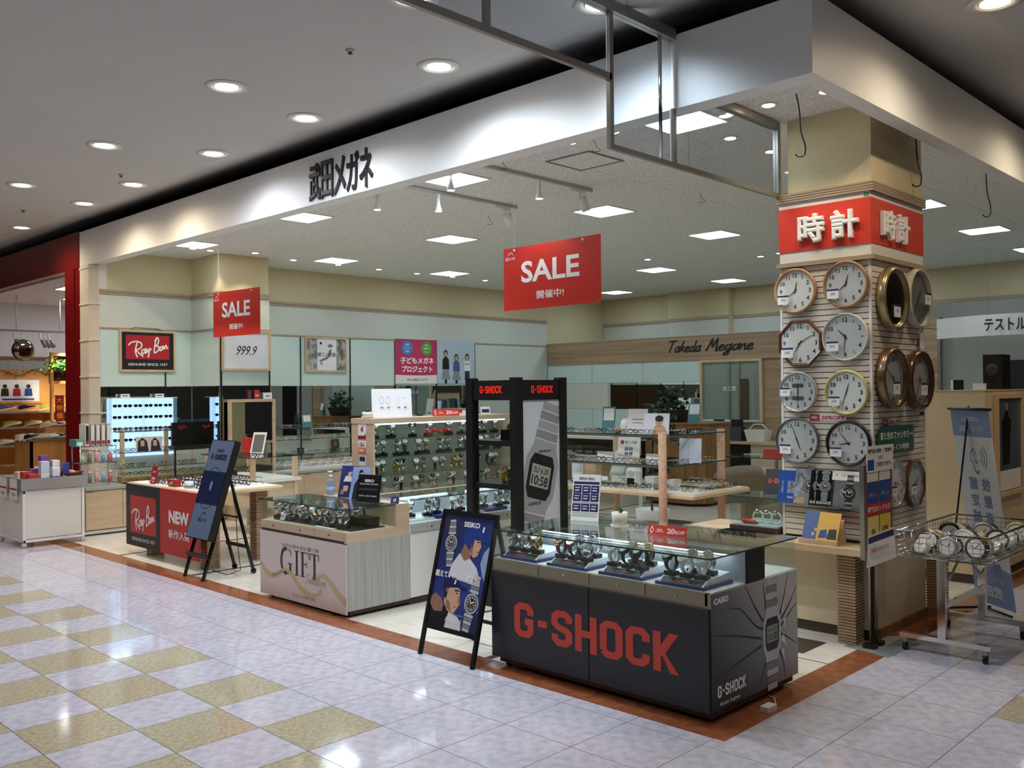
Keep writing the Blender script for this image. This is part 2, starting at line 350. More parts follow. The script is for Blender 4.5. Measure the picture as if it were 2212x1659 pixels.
# ================================================================ walls of the store
LX = -10.12
wl = struct('wall_left', MB().box(-10.4, LX, 1.06, 12.1, 0, 3.7), M_cream)
def band(parent, x0, x1, y0, y1, e=.012, low=True):
    MB().box(x0, x1, y0, y1, 2.65, 3.10).build('cloth_panel', M_cloth, parent)
def lwall(y0, y1, parent=wl, x=LX):
    bx('cloth_panel', M_cloth, parent, x, x + .012, y0, y1, 2.652, 3.10)
    t = bx('wood_trim', M_trim, parent, x, x + .03, y0, y1, 3.10, 3.125); bx('wood_trim', M_trim, parent, x, x + .025, y0, y1, 3.13, 3.162)
    bx('wood_trim', M_trim, parent, x, x + .025, y0, y1, 2.628, 2.652)
lwall(1.0, 2.31); lwall(3.07, 9.94)
bx('cloth_panel', M_cloth, wl, LX, LX + .012, 7.9, 9.94, 0, 2.628)
for y0, y1 in ((1.0, 1.9), (1.905, 2.31), (3.08, 4.11), (4.12, 5.06), (5.07, 6.0), (6.01, 6.95), (6.96, 7.9)):
    bx('glass_wall_panel', M_panel, wl, LX, LX + .016, y0 + .006, y1 - .006, 1.852, 2.626)
    bx('wall_mirror', M_mirror, wl, LX, LX + .012, y0 + .006, y1 - .006, 1.072, 1.848)
    bx('lower_wall_panel', M_cloth, wl, LX, LX + .016, y0 + .006, y1 - .006, .55, 1.068)
    if y1 not in (2.31,):
        u = bx('slotted_upright', M_blk, wl, LX, LX + .03, y1 - .007, y1 + .009, .6, 2.62)
wc = struct('wall_column', MB().box(-10.2, -9.3, 2.31, 3.07, 0, 3.7), M_cream)
for nm, z0, z1, m, e in (('cloth_panel', 2.652, 3.10, M_cloth, .008), ('wood_trim', 3.10, 3.125, M_trim, .028), ('wood_trim', 3.13, 3.162, M_trim, .022), ('wood_trim', 2.628, 2.652, M_trim, .024)):
    bx(nm, m, wc, -10.1, -9.3 + e, 2.31 - e, 3.07 + e, z0, z1)
for nm, z0, z1, m in (('glass_wall_panel', 1.852, 2.626, M_panel), ('wall_mirror', 1.072, 1.848, M_mirror)):
    bx(nm, m, wc, -10.09, -9.31, 2.295, 2.31, z0, z1); bx(nm, m, wc, -9.3, -9.285, 2.32, 3.06, z0, z1)
bx('lower_wall_panel', M_cloth, wc, -9.3, -9.285, 2.32, 3.06, 0, 1.06); bx('lower_wall_panel', M_cloth, wc, -10.09, -9.31, 2.295, 2.31, 0, 1.06)
bx('slotted_upright', M_blk, wc, -9.3, -9.275, 3.055, 3.075, .6, 2.62); bx('slotted_upright', M_blk, wc, -9.3, -9.275, 2.305, 2.325, .6, 2.62)
# back wall of the store
wb = struct('wall_back', MB().box(-10.4, .0, 11.8, 12.1, 0, 3.7), M_cream)
bx('cloth_panel', M_cloth, wb, -10.1, -.1, 11.785, 11.8, 0, 3.10); bx('wood_trim', M_trim, wb, -10.1, -.1, 11.77, 11.8, 3.10, 3.162)
bx('pilaster', M_cream, wb, -8.3, -6.9, 11.62, 11.8, 0, 3.69); bx('pilaster', M_cloth, wb, -8.28, -6.92, 11.605, 11.62, 0, 3.10); bx('wood_trim', M_trim, wb, -8.3, -6.9, 11.59, 11.62, 3.10, 3.162)
# partition of the workshop with its wood header
wp = struct('wall_partition', MB().box(-10.1, -4.3, 9.98, 10.1, 0, 2.6), M_oak)
bx('wood_header', M_oak, wp, -10.1, -4.3, 9.94, 9.985, 2.24, 2.67)
bx('header_cap', M_trim, wp, -10.1, -4.3, 9.93, 10.1, 2.67, 2.685)
for x0, x1 in ((-10.1, -8.95), (-8.94, -7.74), (-7.73, -6.5)):
    bx('glass_wall_panel', M_panel, wp, x0, x1, 9.955, 9.98, 1.872, 2.238); bx('glass_wall_panel', M_panel, wp, x0, x1, 9.955, 9.98, .9, 1.372)
bx('cloth_panel', M_cloth, wp, -10.1, -8.56, 9.96, 9.98, 1.376, 1.868)
bx('wall_mirror', M_mirror, wp, -8.55, -7.735, 9.96, 9.98, 1.376, 1.868); bx('wall_mirror', M_mirror, wp, -7.73, -6.5, 9.96, 9.98, 1.376, 1.868)
# workshop window
wn = struct('window_1', MB().box(-6.49, -6.44, 9.93, 9.985, 1.16, 2.24).box(-5.33, -5.28, 9.93, 9.985, 1.16, 2.24).box(-6.44, -5.33, 9.93, 9.985, 2.2, 2.24).box(-6.44, -5.33, 9.93, 9.985, 1.16, 1.2), M_maple)
bx('backing', mat('workshop_cloth', (160, 166, 156), .8, noise=.06, scale=40), wn, -6.44, -5.33, 9.976, 9.984, 1.2, 2.2)
bx('sliding_sash', M_steel, wn, -5.93, -5.9, 9.95, 9.976, 1.2, 2.2); bx('sliding_sash', M_steel, wn, -5.74, -5.71, 9.95, 9.976, 1.2, 2.2)
bx('dark_shelf', M_dark, wn, -5.7, -5.55, 9.95, 9.976, 1.22, 1.9)
bx('pane', M_glass, wn, -6.44, -5.33, 9.936, 9.942, 1.2, 2.2)
text('加工室', M_wtext, wn, (-5.9, 9.934, 1.74), X, Z, h=.085, bold=.01)
for k, m in enumerate((M_white, M_blk, M_white, M_panel, M_white)): bx('sill_strip', m, wn, -6.42 + .22 * k, -6.22 + .22 * k, 9.92, 9.93, 1.18, 1.205)
# far right wall beyond the counter
wr = struct('wall_right_far', MB().box(-.12, .02, 9.5, 12.1, 0, 3.69), M_cloth)
# tall slim column at the left end of the fascia
cl = struct('wall_end_column', MB().prism([(-10.54, .91), (-10.24, .91), (-10.115, 1.0), (-10.115, 1.1), (-10.54, 1.1)], (0, 0, 0), X, Y, (0, 0, 3.5)), mat('column_panel', (222, 214, 200), .5, noise=.04, scale=5))
for k in range(8): MB().prism([(-10.55, .90), (-10.235, .90), (-10.105, .995), (-10.105, 1.1), (-10.55, 1.1)], (0, 0, 3.45 - .49 * k), X, Y, (0, 0, .02)).build('column_joint', M_offw, cl)
# ================================================================ logos and handwriting drawn as strokes
OCT = {  # blocky letters: centre lines in a cell of height 1, stroke .2
 'G': ([[(.52, .66), (.52, .80), (.42, .9), (.2, .9), (.1, .80), (.1, .2), (.2, .1), (.42, .1), (.52, .2), (.52, .47), (.34, .47)]], .62),
 '-': ([[(.06, .5), (.34, .5)]], .40),
 'S': ([[(.52, .68), (.52, .80), (.42, .9), (.2, .9), (.1, .80), (.1, .62), (.2, .53), (.42, .47), (.52, .38), (.52, .2), (.42, .1), (.2, .1), (.1, .2), (.1, .32)]], .62),
 'H': ([[(.1, 0), (.1, 1)], [(.52, 0), (.52, 1)], [(.1, .5), (.52, .5)]], .62),
 'O': ([[(.1, .2), (.1, .8), (.2, .9), (.42, .9), (.52, .8), (.52, .2), (.42, .1), (.2, .1), (.1, .2)]], .62),
 'C': ([[(.52, .66), (.52, .80), (.42, .9), (.2, .9), (.1, .80), (.1, .2), (.2, .1), (.42, .1), (.52, .2), (.52, .34)]], .62),
 'K': ([[(.1, 0), (.1, 1)]], .62)}
OCTK = [[(.17, .36), (.30, .47), (.62, 1), (.40, 1), (.17, .62)], [(.25, .58), (.36, .40), (.64, 0), (.42, 0), (.22, .44)]]
def block_logo(m, parent, o, u, v, h, w, name='logo_letter', each=True, word='G-SHOCK', sw=.19):
    """o: lower left corner"""
    tot = sum(OCT[c][1] for c in word) + .07 * (len(word) - 1); kx = w / tot; x = 0; o = Vector(o); u = Vector(u); v = Vector(v); all_ = MB()
    for c in word:
        b = MB() if each else all_
        for p in OCT[c][0]: b.rib(p, sw, o + u * x * kx, u * kx, v * h)
        if c == 'K':
            for k_, p in enumerate(OCTK): b.flat(p if k_ == 0 else p[::-1], o + u * x * kx + u.cross(v) * (.0004 * (k_ + 1)), u * kx, v * h)
        x += OCT[c][1] + .07
        if each: b.build(name, m, parent)
    if not each: all_.build(name, m, parent)
RB = [[(0, .29), (.07, .36), (.22, .39), (.33, .33), (.30, .23), (.17, .17)], [(.22, .37), (.17, .16), (.22, 0)], [(.18, .18), (.26, .10), (.37, .02)], [(.41, .21), (.34, .17), (.33, .10), (.38, .10), (.43, .20), (.42, .11), (.46, .12)],
      [(.46, .22), (.46, .13), (.52, .20)], [(.53, .24), (.51, .10), (.49, 0)], [(.555, .195), (.58, .205)], [(.70, .48), (.66, .30), (.64, .12)], [(.66, .40), (.72, .50), (.76, .42), (.72, .32), (.66, .29)], [(.67, .29), (.76, .27), (.74, .17), (.64, .11)],
      [(.86, .28), (.80, .26), (.79, .19), (.83, .19), (.87, .28), (.87, .20)], [(.90, .29), (.905, .21)], [(.905, .25), (.95, .31), (.965, .24), (1, .26)]]
def rayban(m, parent, o, u, v, w, name='script_logo'):
    b = MB(); 
    for p in RB: b.rib(p, .034 if len(p) > 2 else .045, o, Vector(u) * w, Vector(v) * w, smooth=5)
    return b.build(name, m, parent)
HAND = {'T': ([[(0, .95), (.3, 1.0), (.75, 1.0)], [(.42, 1.0), (.3, .5), (.2, 0)]], .66), 'a': ([[(.4, .45), (.15, .45), (.05, .15), (.15, 0), (.32, .15), (.42, .5), (.38, .1), (.5, .02)]], .48),
 'k': ([[(.25, 1.0), (.1, .4), (.03, 0)], [(.4, .5), (.12, .25), (.25, .2), (.42, 0)]], .45), 'e': ([[(.07, .22), (.3, .3), (.3, .48), (.12, .42), (.04, .15), (.18, 0), (.42, .12)]], .42),
 'd': ([[(.36, .42), (.15, .45), (.05, .15), (.15, 0), (.34, .2), (.5, 1.0)], [(.5, 1.0), (.4, .3), (.42, .02), (.52, .05)]], .52), 'M': ([[(0, 0), (.15, .5), (.28, 1.0), (.38, .35), (.62, 1.0), (.66, .4), (.68, 0), (.78, .05)]], .8),
 'g': ([[(.4, .45), (.15, .45), (.05, .18), (.18, .05), (.36, .25), (.42, .5), (.34, -.1), (.18, -.4), (.02, -.3), (.2, -.1), (.5, .1)]], .5), 'n': ([[(.05, .5), (.04, .0)], [(.04, .1), (.15, .4), (.3, .48), (.32, .2), (.36, .02), (.46, .06)]], .46),
 'S': ([[(.55, .85), (.4, 1.0), (.2, .85), (.35, .5), (.4, .2), (.2, 0), (.02, .12)]], .55), 'l': ([[(.05, .2), (.25, .8), (.28, 1.0), (.18, .9), (.1, .3), (.18, .02), (.3, .1)]], .27), 'c': ([[(.33, .4), (.18, .48), (.05, .2), (.15, 0), (.36, .1)]], .36),
 't': ([[(.18, .9), (.1, .2), (.18, .0), (.3, .1)], [(0, .55), (.32, .58)]], .28), 'i': ([[(.1, .48), (.06, .1), (.12, 0), (.22, .1)], [(.13, .68), (.15, .72)]], .22), 'o': ([[(.2, .48), (.06, .3), (.08, .05), (.22, .02), (.32, .25), (.22, .47), (.4, .45)]], .38),
 'u': ([[(.05, .48), (.04, .1), (.15, 0), (.3, .2), (.35, .48), (.33, .1), (.45, .04)]], .46), ' ': ([], .4)}
def script(word, m, parent, o, u, v, w, h, sw=.1, slant=.18, name='script_lettering'):
    tot = sum(HAND[c][1] for c in word); kx = w / tot; b = MB(); x = 0
    for c in word:
        for p in HAND[c][0]: b.rib([(q[0] + slant * q[1] + x, q[1]) for q in p], sw, o, Vector(u) * kx, Vector(v) * h, smooth=4)
        x += HAND[c][1]
    return b.build(name, m, parent)
def shop_logo(m, parent, o, u, v, w, name='shop_mark'):
    """hat-shaped double line over the shop name; o: lower left corner"""
    o, u, v = Vector(o), Vector(u), Vector(v)
    text('武田メガネ', m, parent, o + u * w / 2 + v * w * .13, u, v, w=w, h=w * .24, bold=.012, name='shop_name')
    b = MB(); b.rib([(.25, .34), (.33, .48), (.45, .55), (.52, .47)], .035, o, u * w, v * w, smooth=4); b.rib([(.45, .40), (.55, .55), (.68, .56), (.78, .38)], .035, o, u * w, v * w, smooth=4)
    b.build(name, m, parent)
# ================================================================ watches and spectacles
M_sil = mat('watch_steel', (205, 205, 205), .18, metal=1); M_gold = mat('watch_gold', (214, 180, 110), .2, metal=1); M_wblk = mat('watch_black_resin', (20, 20, 22), .4); M_wwht = mat('watch_white_resin', (232, 232, 230), .4)
M_wbrn = mat('watch_brown', (72, 52, 44), .35); M_dialk = mat('dial_black', (12, 14, 18), .2); M_dialw = mat('dial_white', (232, 234, 232), .3); M_dialb = mat('dial_blue', (24, 44, 96), .25); M_lcd = mat('dial_lcd', (150, 158, 150), .25)
M_cuff = glass('clear_acrylic', (238, 240, 240), 1.0, ior=1.5, body=.06); M_ybl = mat('watch_yellow', (226, 190, 40), .4); M_pink = mat('watch_rose', (196, 150, 130), .25, metal=1)
PROTOS = []
class Proto:
    def __init__(s, root): s.root = root; s.used = False; PROTOS.append(s)
    def put(s, loc, rot=(0, 0, 0), label=None, group=None, scale=1):
        if not s.used:
            s.used = True; o = s.root; KIDS(o); o.location = loc; o.rotation_euler = rot; o.scale = (scale,) * 3
            if label: o['label'] = label
            if group: o['group'] = group
            return o
        return inst(s.root, loc, rot, scale, label, group)
def make_watch(band, case, dial, sport=False, block=True, cuff=True):
    t = thing('wristwatch', 'wristwatch', 'watch')
    r = .029; cz = .052 if block else .036; b = MB(); vs = []; fs = []; n = 18; wd = .011 if sport else .009
    for i in range(n):
        q = 2 * math.pi * i / n
        for rr in (r, r + .0035):
            for sx in (-wd, wd): vs.append((sx * (1 - .25 * max(0, -math.sin(q))), rr * 1.0 * math.cos(q), cz + rr * 1.1 * math.sin(q)))
    for i in range(n):
        j = (i + 1) % n; a, c = i * 4, j * 4
        fs += [(a, c, c + 1, a + 1), (a + 2, a + 3, c + 3, c + 2), (a, a + 2, c + 2, c), (a + 1, c + 1, c + 3, a + 3)]
    b.add(vs, fs, True); b.build('band', band, t)
    d = Vector((0, -.64, .77)); u = X; v = d.cross(u) * -1; v = Vector((0, .77, .64)); c0 = Vector((0, 0, cz)) + Vector((0, d.y * r, d.z * r * 1.1))
    k = 8 if sport else 20; R_ = .026 if sport else .022; hgt = .013 if sport else .009
    pr = lambda rad, hh: [c0 + d * hh + u * (rad * math.cos(2 * math.pi * (i + .5) / k)) + v * (rad * math.sin(2 * math.pi * (i + .5) / k)) for i in range(k)]
    A, B, Cc = pr(R_, -.002), pr(R_, hgt * .7), pr(R_ * .84, hgt)
    MB().add(A + B + Cc, [(i, (i + 1) % k, k + (i + 1) % k, k + i) for i in range(k)] + [(k + i, k + (i + 1) % k, 2 * k + (i + 1) % k, 2 * k + i) for i in range(k)] + [tuple(range(2 * k, 3 * k))], False).build('case', case, t)
    dl = MB(); D = pr(R_ * .70, hgt + .0006); dl.add(D, [tuple(range(k))]); dial_o = dl.build('dial', dial, t)
    h = MB(); o = c0 + d * (hgt + .001); hm = M_dialw if dial in (M_dialk, M_dialb) else M_dialk
    h.rib([(0, 0), (.006, .004)], .0018, o, u, v); h.rib([(0, 0), (-.003, .010)], .0014, o, u, v); h.build('hands', hm, dial_o)
    if cuff:
        q = MB(); q.tube([(0, -.004, .016 if block else 0), (0, -.002, cz - .02), (0, .006, cz), (0, -.006, cz + .022)], .009, 6, flat=.25); q.build('clear_cuff', M_cuff, t)
    if block: MB().box(-.026, .026, -.018, .018, 0, .018).build('stand_block', M_blk, t)
    return Proto(t)
W_SIL = make_watch(M_sil, M_sil, M_dialk); W_SILW = make_watch(M_sil, M_sil, M_dialw); W_SILB = make_watch(M_sil, M_sil, M_dialb); W_GOLD = make_watch(M_gold, M_gold, M_dialw); W_BRN = make_watch(M_wbrn, M_sil, M_dialw)
G_SIL = make_watch(M_sil, M_sil, M_dialk, True); G_BLK = make_watch(M_wblk, M_wblk, M_lcd, True); G_WHT = make_watch(M_wwht, M_wwht, M_lcd, True); G_BRN = make_watch(M_wbrn, M_pink, M_dialk, True); G_SILW = make_watch(M_sil, M_wwht, M_dialk, True); G_YEL = make_watch(M_ybl, M_ybl, M_lcd, True, False)
S_SIL = make_watch(M_sil, M_sil, M_dialk, False, False); S_SILW = make_watch(M_sil, M_sil, M_dialw, False, False); S_BLK = make_watch(M_wblk, M_sil, M_dialw, False, False); S_GOLD = make_watch(M_gold, M_gold, M_dialk, False, False)
M_lens = glass('spectacle_lens', (236, 240, 240), 1.0, ior=1.6); M_lensd = mat('tinted_lens', (16, 16, 20), .08)
def SQ(a): return math.copysign(abs(a) ** .72, a)
def make_specs(fm, dark=False):
    """spectacles resting folded open: front frame with two rims, bridge and temples, y is backwards"""
    b = MB(); n = 14
    for sx in (-1, 1):
        pts = []
        for i in range(n):
            q = 2 * math.pi * i / n; pts.append((sx * .034 + .0268 * SQ(math.cos(q)), 0, .022 + .0195 * SQ(math.sin(q))))
        b.tube(pts, .0036, 5, closed=True)
        b.tube([(sx * .061, 0, .030), (sx * .069, .006, .031), (sx * .067, .06, .031), (sx * .060, .13, .022), (sx * .058, .145, .006)], .0034, 5)
    b.tube([(-.009, 0, .027), (0, -.003, .031), (.009, 0, .027)], .0026, 5)
    b.cur = 1
    for sx in (-1, 1): b.add([(sx * .034 + .0255 * SQ(math.cos(2 * math.pi * i / n)), .0005, .022 + .0185 * SQ(math.sin(2 * math.pi * i / n))) for i in range(n)], [tuple(range(n))])
    o = bpy.data.objects.new('spectacles', b.mesh('spectacles', fm, M_lensd if dark else M_lens)); COL.objects.link(o); o['label'] = 'spectacles'; o['category'] = 'glasses'
    return Proto(o)
SP = [make_specs(mat('frame_black', (18, 18, 20), .2)), make_specs(mat('frame_tortoise', (70, 42, 28), .25)), make_specs(mat('frame_silver', (190, 190, 192), .22, metal=1)), make_specs(mat('frame_gold', (196, 164, 104), .25, metal=1)), make_specs(mat('frame_wine', (92, 24, 34), .25)), make_specs(mat('frame_grey', (110, 112, 118), .25))]
SUN = make_specs(mat('frame_black', (18, 18, 20), .2), True)
NSP = [0]; SPN = ['black', 'tortoiseshell', 'silver', 'gold', 'wine red', 'grey']
def specs_row(p0, p1, n, rz, label, group, kinds=(0, 1, 2, 3, 4, 5), jit=.01, scale=1.0):
    """n pairs of spectacles along a line from p0 to p1"""
    p0, p1 = Vector(p0), Vector(p1)
    for i in range(n):
        p = p0.lerp(p1, (i + .5) / n); k = random.choice(kinds); NSP[0] += 1
        q = SUN if k == 9 else SP[k]
        q.put((p.x + random.uniform(-jit, jit), p.y + random.uniform(-jit, jit), p.z + .0028), (0, 0, rz + random.uniform(-.08, .08)), ((SPN[k] + ' framed ') if k != 9 else 'black ') + label, group, scale)
# ================================================================ the long glass showcase with the big block letters
M_panelblk = mat('charcoal_print', (38, 38, 42), .38, noise=.08, scale=3); M_gdraw = mat('champagne_drawer', (150, 142, 120), .4, metal=.35, noise=.06, scale=40, stretch=(.1, 1, 6))
M_orange = mat('print_orange_red', (212, 70, 50), .45); M_white2 = mat('tray_white', (236, 240, 244), .35); M_blue = mat('tray_blue', (30, 46, 120), .4); M_grey = mat('mid_grey', (128, 130, 132), .5)
M_sideprint = gradmat('side_print_grey', (.8, -.25, .12), (.8, .3, .62), ((0, (36, 38, 42)), (.4, (104, 106, 108)), (1, (196, 194, 190))), .4); M_plinth = mat('plinth_brown', (70, 52, 42), .5); M_bulk = mat('showcase_back', (170, 178, 184), .3)
GX0, GX1, GY0, GY1 = -1.755, -.15, .13, 1.06
g = thing('glass_showcase', 'long glass-topped showcase with charcoal front and big orange-red block letters', 'showcase', (-.95, .6, 0))
bx('plinth', M_plinth, g, GX0 + .04, GX1 - .02, GY0 + .03, GY1 - .03, .025, .07)
for x in (GX0 + .08, GX1 - .08):
    for y in (GY0 + .07, GY1 - .07): MB().cyl((x - .012, y, .0225), (x + .012, y, .0225), .0225, 12).build('caster', M_blk, g)
bx('body', M_offw, g, GX0 + .012, GX1 - .012, GY0 + .012, GY1, .07, .60)
fp = MB().bbox(GX0, -.96, GY0 - .006, GY0 + .012, .062, .598, .004).build('front_panel', M_panelblk, g); MB().bbox(-.957, GX1 - .01, GY0 - .006, GY0 + .012, .062, .598, .004).build('front_panel', M_panelblk, g)
block_logo(M_orange, g, (-1.552, GY0 - .0075, .222), X, Z, .213, 1.207)
sp = bx('side_panel', M_sideprint, g, GX1 - .012, GX1, GY0 + .006, GY1, .065, .672)
pv = Vector((GX1 + .0008, 0, 0))
text('CASIO', M_wtext, sp, (GX1 + .001, .228, .632), Y, Z, h=.032, w=.143, bold=.05)
block_logo(M_wtext, sp, (GX1 + .001, .185, .130), Y, Z, .062, .283, each=False)
text('Absolute Toughness', M_wtext, sp, (GX1 + .001, .305, .092), Y, Z, h=.028, w=.20, bold=.01)
for cr in ([(.30, .57), (.42, .55), (.58, .43), (.66, .40)], [(.14, .46), (.36, .42), (.64, .35)], [(.47, .67), (.56, .55), (.66, .44)], [(.66, .66), (.68, .57), (.69, .50)], [(.81, .67), (.80, .55), (.77, .46)], [(.95, .67), (.89, .52), (.83, .42)], [(1.05, .58), (.95, .48), (.86, .42)], [(1.05, .48), (.95, .43), (.86, .38)], [(1.05, .24), (.92, .31), (.82, .35)], [(.15, .22), (.40, .27), (.64, .31)], [(.62, .10), (.68, .20), (.72, .27)], [(.90, .08), (.88, .18), (.82, .28)]):
    MB().rib(cr, .012, (GX1 + .0008, 0, 0), Y, Z, smooth=3, taper=lambda t: .25 + t).build('printed_crack', M_btext, sp)
def printed_watch(parent, o, u, v, w, digital=True, band=M_grey, tilt=0):
    """a watch printed flat: o centre of the face, w case width"""
    o, u, v = Vector(o), Vector(u), Vector(v); cu, cv = u * math.cos(tilt) + v * math.sin(tilt), v * math.cos(tilt) - u * math.sin(tilt); n = u.cross(v).normalized() * .0004
    for sg in (1, -1):
        for k in range(5):
            y0 = .58 + .2 * k; ww = .36 - .022 * k
            MB().flat([(-ww, sg * y0), (ww, sg * y0), (ww * .97, sg * (y0 + .17)), (-ww * .97, sg * (y0 + .17))][::sg], o + n, cu * w, cv * w).build('printed_link', M_grey if k % 2 else band, parent)
    if digital:
        MB().flat([(-.5, -.35), (-.36, -.62), (.36, -.62), (.5, -.35), (.5, .35), (.36, .62), (-.36, .62), (-.5, .35)], o + n * 2, cu * w, cv * w).build('printed_case', band, parent)
        MB().flat([(-.38, -.28), (-.28, -.46), (.28, -.46), (.38, -.28), (.38, .28), (.28, .46), (-.28, .46), (-.38, .28)], o + n * 3, cu * w, cv * w).build('printed_bezel', M_btext, parent)
        MB().flat([(-.29, -.22), (.29, -.22), (.29, .24), (-.29, .24)], o + n * 4, cu * w, cv * w).build('printed_display', M_lcd, parent)
        text('10:58', M_btext, parent, o + n * 5 - cv * w * .08, cu, cv, w=.50 * w, h=.2 * w, bold=.02); text('SU 6.30', M_btext, parent, o + n * 5 + cv * w * .13, cu, cv, w=.46 * w, h=.12 * w, bold=.01)
    else:
        MB().disc(o + n * 2, .56 * w, cu, cv, 28).build('printed_case', band, parent); MB().disc(o + n * 3, .46 * w, cu, cv, 28).build('printed_bezel', M_btext, parent); MB().ring(o + n * 4, .36 * w, .40 * w, cu, cv).build('printed_ring', band, parent)
        b = MB()
        for a in range(12): q = a * math.pi / 6; b.rib([(.28 * math.cos(q), .28 * math.sin(q)), (.36 * math.cos(q), .36 * math.sin(q))], .05, o + n * 4, cu * w, cv * w)
        b.rib([(0, 0), (.2, .16)], .06, o + n * 5, cu * w, cv * w); b.rib([(0, 0), (-.14, .28)], .05, o + n * 5, cu * w, cv * w); b.build('printed_markers', M_wtext, parent)
        for qx, qy in ((.18, 0), (-.18, 0), (0, -.2)): MB().ring(o + n * 4, .07 * w, .1 * w, cu, cv, 14) and MB().ring(o + n * 4 + cu * w * qx + cv * w * qy, .07 * w, .1 * w, cu, cv, 14).build('printed_subdial', band, parent)
printed_watch(sp, (GX1 + .0012, .757, .355), Y, Z, .20, True, mat('print_steel', (186, 188, 190), .35))
for pts in ([(.66, .36), (.70, .33), (.69, .40)], [(.88, .40), (.93, .44), (.90, .36)], [(.86, .30), (.93, .25), (.89, .33)], [(.67, .29), (.69, .24), (.70, .30)], [(.87, .47), (.90, .53), (.885, .44)], [(.86, .24), (.90, .17), (.89, .25)]): MB().flat(pts, (GX1 + .001, 0, 0), Y, Z).build('printed_shard', M_offw, sp)
# drawers
for k in range(4):
    x0 = GX0 + .012 + .394 * k; d = bx('drawer', M_gdraw, g, x0 + .003, x0 + .391, GY0, GY0 + .03, .612, .674)
    MB().lathe([(.006, 0), (.006, .006), (0, .007)], (x0 + .2, GY0, .643), 10, 'y').build('lock', M_chrome, d)
bx('drawer_rail', M_trim, g, GX0, GX1 - .005, GY0 + .004, GY0 + .03, .598, .612)
bx('corner_post', M_gdraw, g, GX1 - .035, GX1 - .001, GY0, GY0 + .03, .60, .674)
bx('deck', M_white, g, GX0, GX1 - .013, GY0 + .03, GY1, .60, .676)
# glass box
bx('front_glass', M_glass, g, GX0 + .006, -.958, GY0 + .006, GY0 + .012, .676, .851); bx('front_glass', M_glass, g, -.952, GX1 - .006, GY0 + .006, GY0 + .012, .676, .851)
bx('end_glass', M_glass, g, GX1 - .012, GX1 - .006, GY0 + .013, .497, .676, .851); bx('end_glass', M_glass, g, GX0 + .006, GX0 + .012, GY0 + .013, .497, .676, .851); bx('end_glass', M_glass, g, GX1 - .012, GX1 - .006, .70, GY1 - .01, .676, .851); bx('back_glass', M_glass, g, GX0 + .006, GX1 - .006, GY1 - .012, GY1 - .006, .676, .851)
bx('glass_top', M_gtop, g, GX0 - .004, GX1 + .004, GY0 - .006, .60, .852, .860); bx('glass_top', M_gtop, g, GX0 - .004, GX1 + .004, .604, GY1 + .004, .852, .860)
MB().box(GX0 - .005, GX1 + .005, GY0 - .0075, GY0 - .006, .852, .860).build('glass_edge', M_gedge, g); MB().box(GX1 + .004, GX1 + .0055, GY0 - .006, GY1, .852, .860).build('glass_edge', M_gedge, g)
bx('divider', M_bulk, g, GX0 + .013, GX1 - .013, .497, .507, .676, .85)
bx('end_block', M_blk, g, GX1 - .03, GX1 - .002, .50, .69, .676, .851); bx('lamp_batten', M_steel, g, GX0 + .1, GX1 - .05, .44, .495, .83, .85)
M_tube = emis('showcase_tube', (224, 240, 255), 9.0)
bx('tube_lamp', M_tube, g, GX0 + .15, GX1 - .1, .445, .46, .822, .83)
# trays with watches
def gtray(x, k):
    t = thing('display_tray', 'white and blue watch tray, %s from the left in the long showcase' % ('first', 'second', 'third', 'fourth')[k], 'tray', (x, .33, .676), group='watch trays in the long showcase')
    bx('tray_base', M_blue, t, x - .155, x + .155, .17, .46, .676, .692)
    MB().hexa([(x - .14, .185, .692), (x + .14, .185, .692), (x + .14, .455, .692), (x - .14, .455, .692), (x - .14, .225, .716), (x + .14, .225, .716), (x + .14, .455, .736), (x - .14, .455, .736)]).build('tray_top', M_white2, t)
    q = MB(); q.quad((x - .13, .1845, .6945), (x + .13, .1845, .6945), (x + .13, .2225, .7155), (x - .13, .2225, .7155)); pl = q.build('name_plate', M_blk, t)
    block_logo(M_orange, pl, (x - .045, .195, .7012), X, Vector((0, .9, .5)).normalized(), .014, .09, each=False)
    return t
sets = [[G_SIL, G_SIL, W_GOLD, G_BLK], [G_BRN, G_BRN, G_SILW, G_SIL, G_SILW], [G_WHT, G_BLK, G_BLK, G_BLK, G_BRN], [G_BLK, G_WHT, G_WHT, G_SIL, G_SIL]]
col_n = {G_SIL: 'silver steel', G_BLK: 'black resin', G_WHT: 'white resin', G_BRN: 'dark brown and rose', G_SILW: 'silver and white', W_GOLD: 'gold'}
ordn = ['first', 'second', 'third', 'fourth']
for k, x in enumerate((-1.56, -1.165, -.765, -.37)):
    gtray(x, k)
    pos = [(-.10, .25), (0, .25), (.095, .25), (-.02, .345), (.08, .35)]
    for (dx, y), p, q in zip(pos, sets[k], ('front left', 'front middle', 'front right', 'back left', 'back right')):
        p.put((x + dx, y, .716 + (y - .225) * .087), (-.0, 0, random.uniform(-.25, .35)), '%s watch, %s of the %s tray in the long showcase' % (col_n[p], q, ordn[k]), 'watches in the long showcase', 1.34)
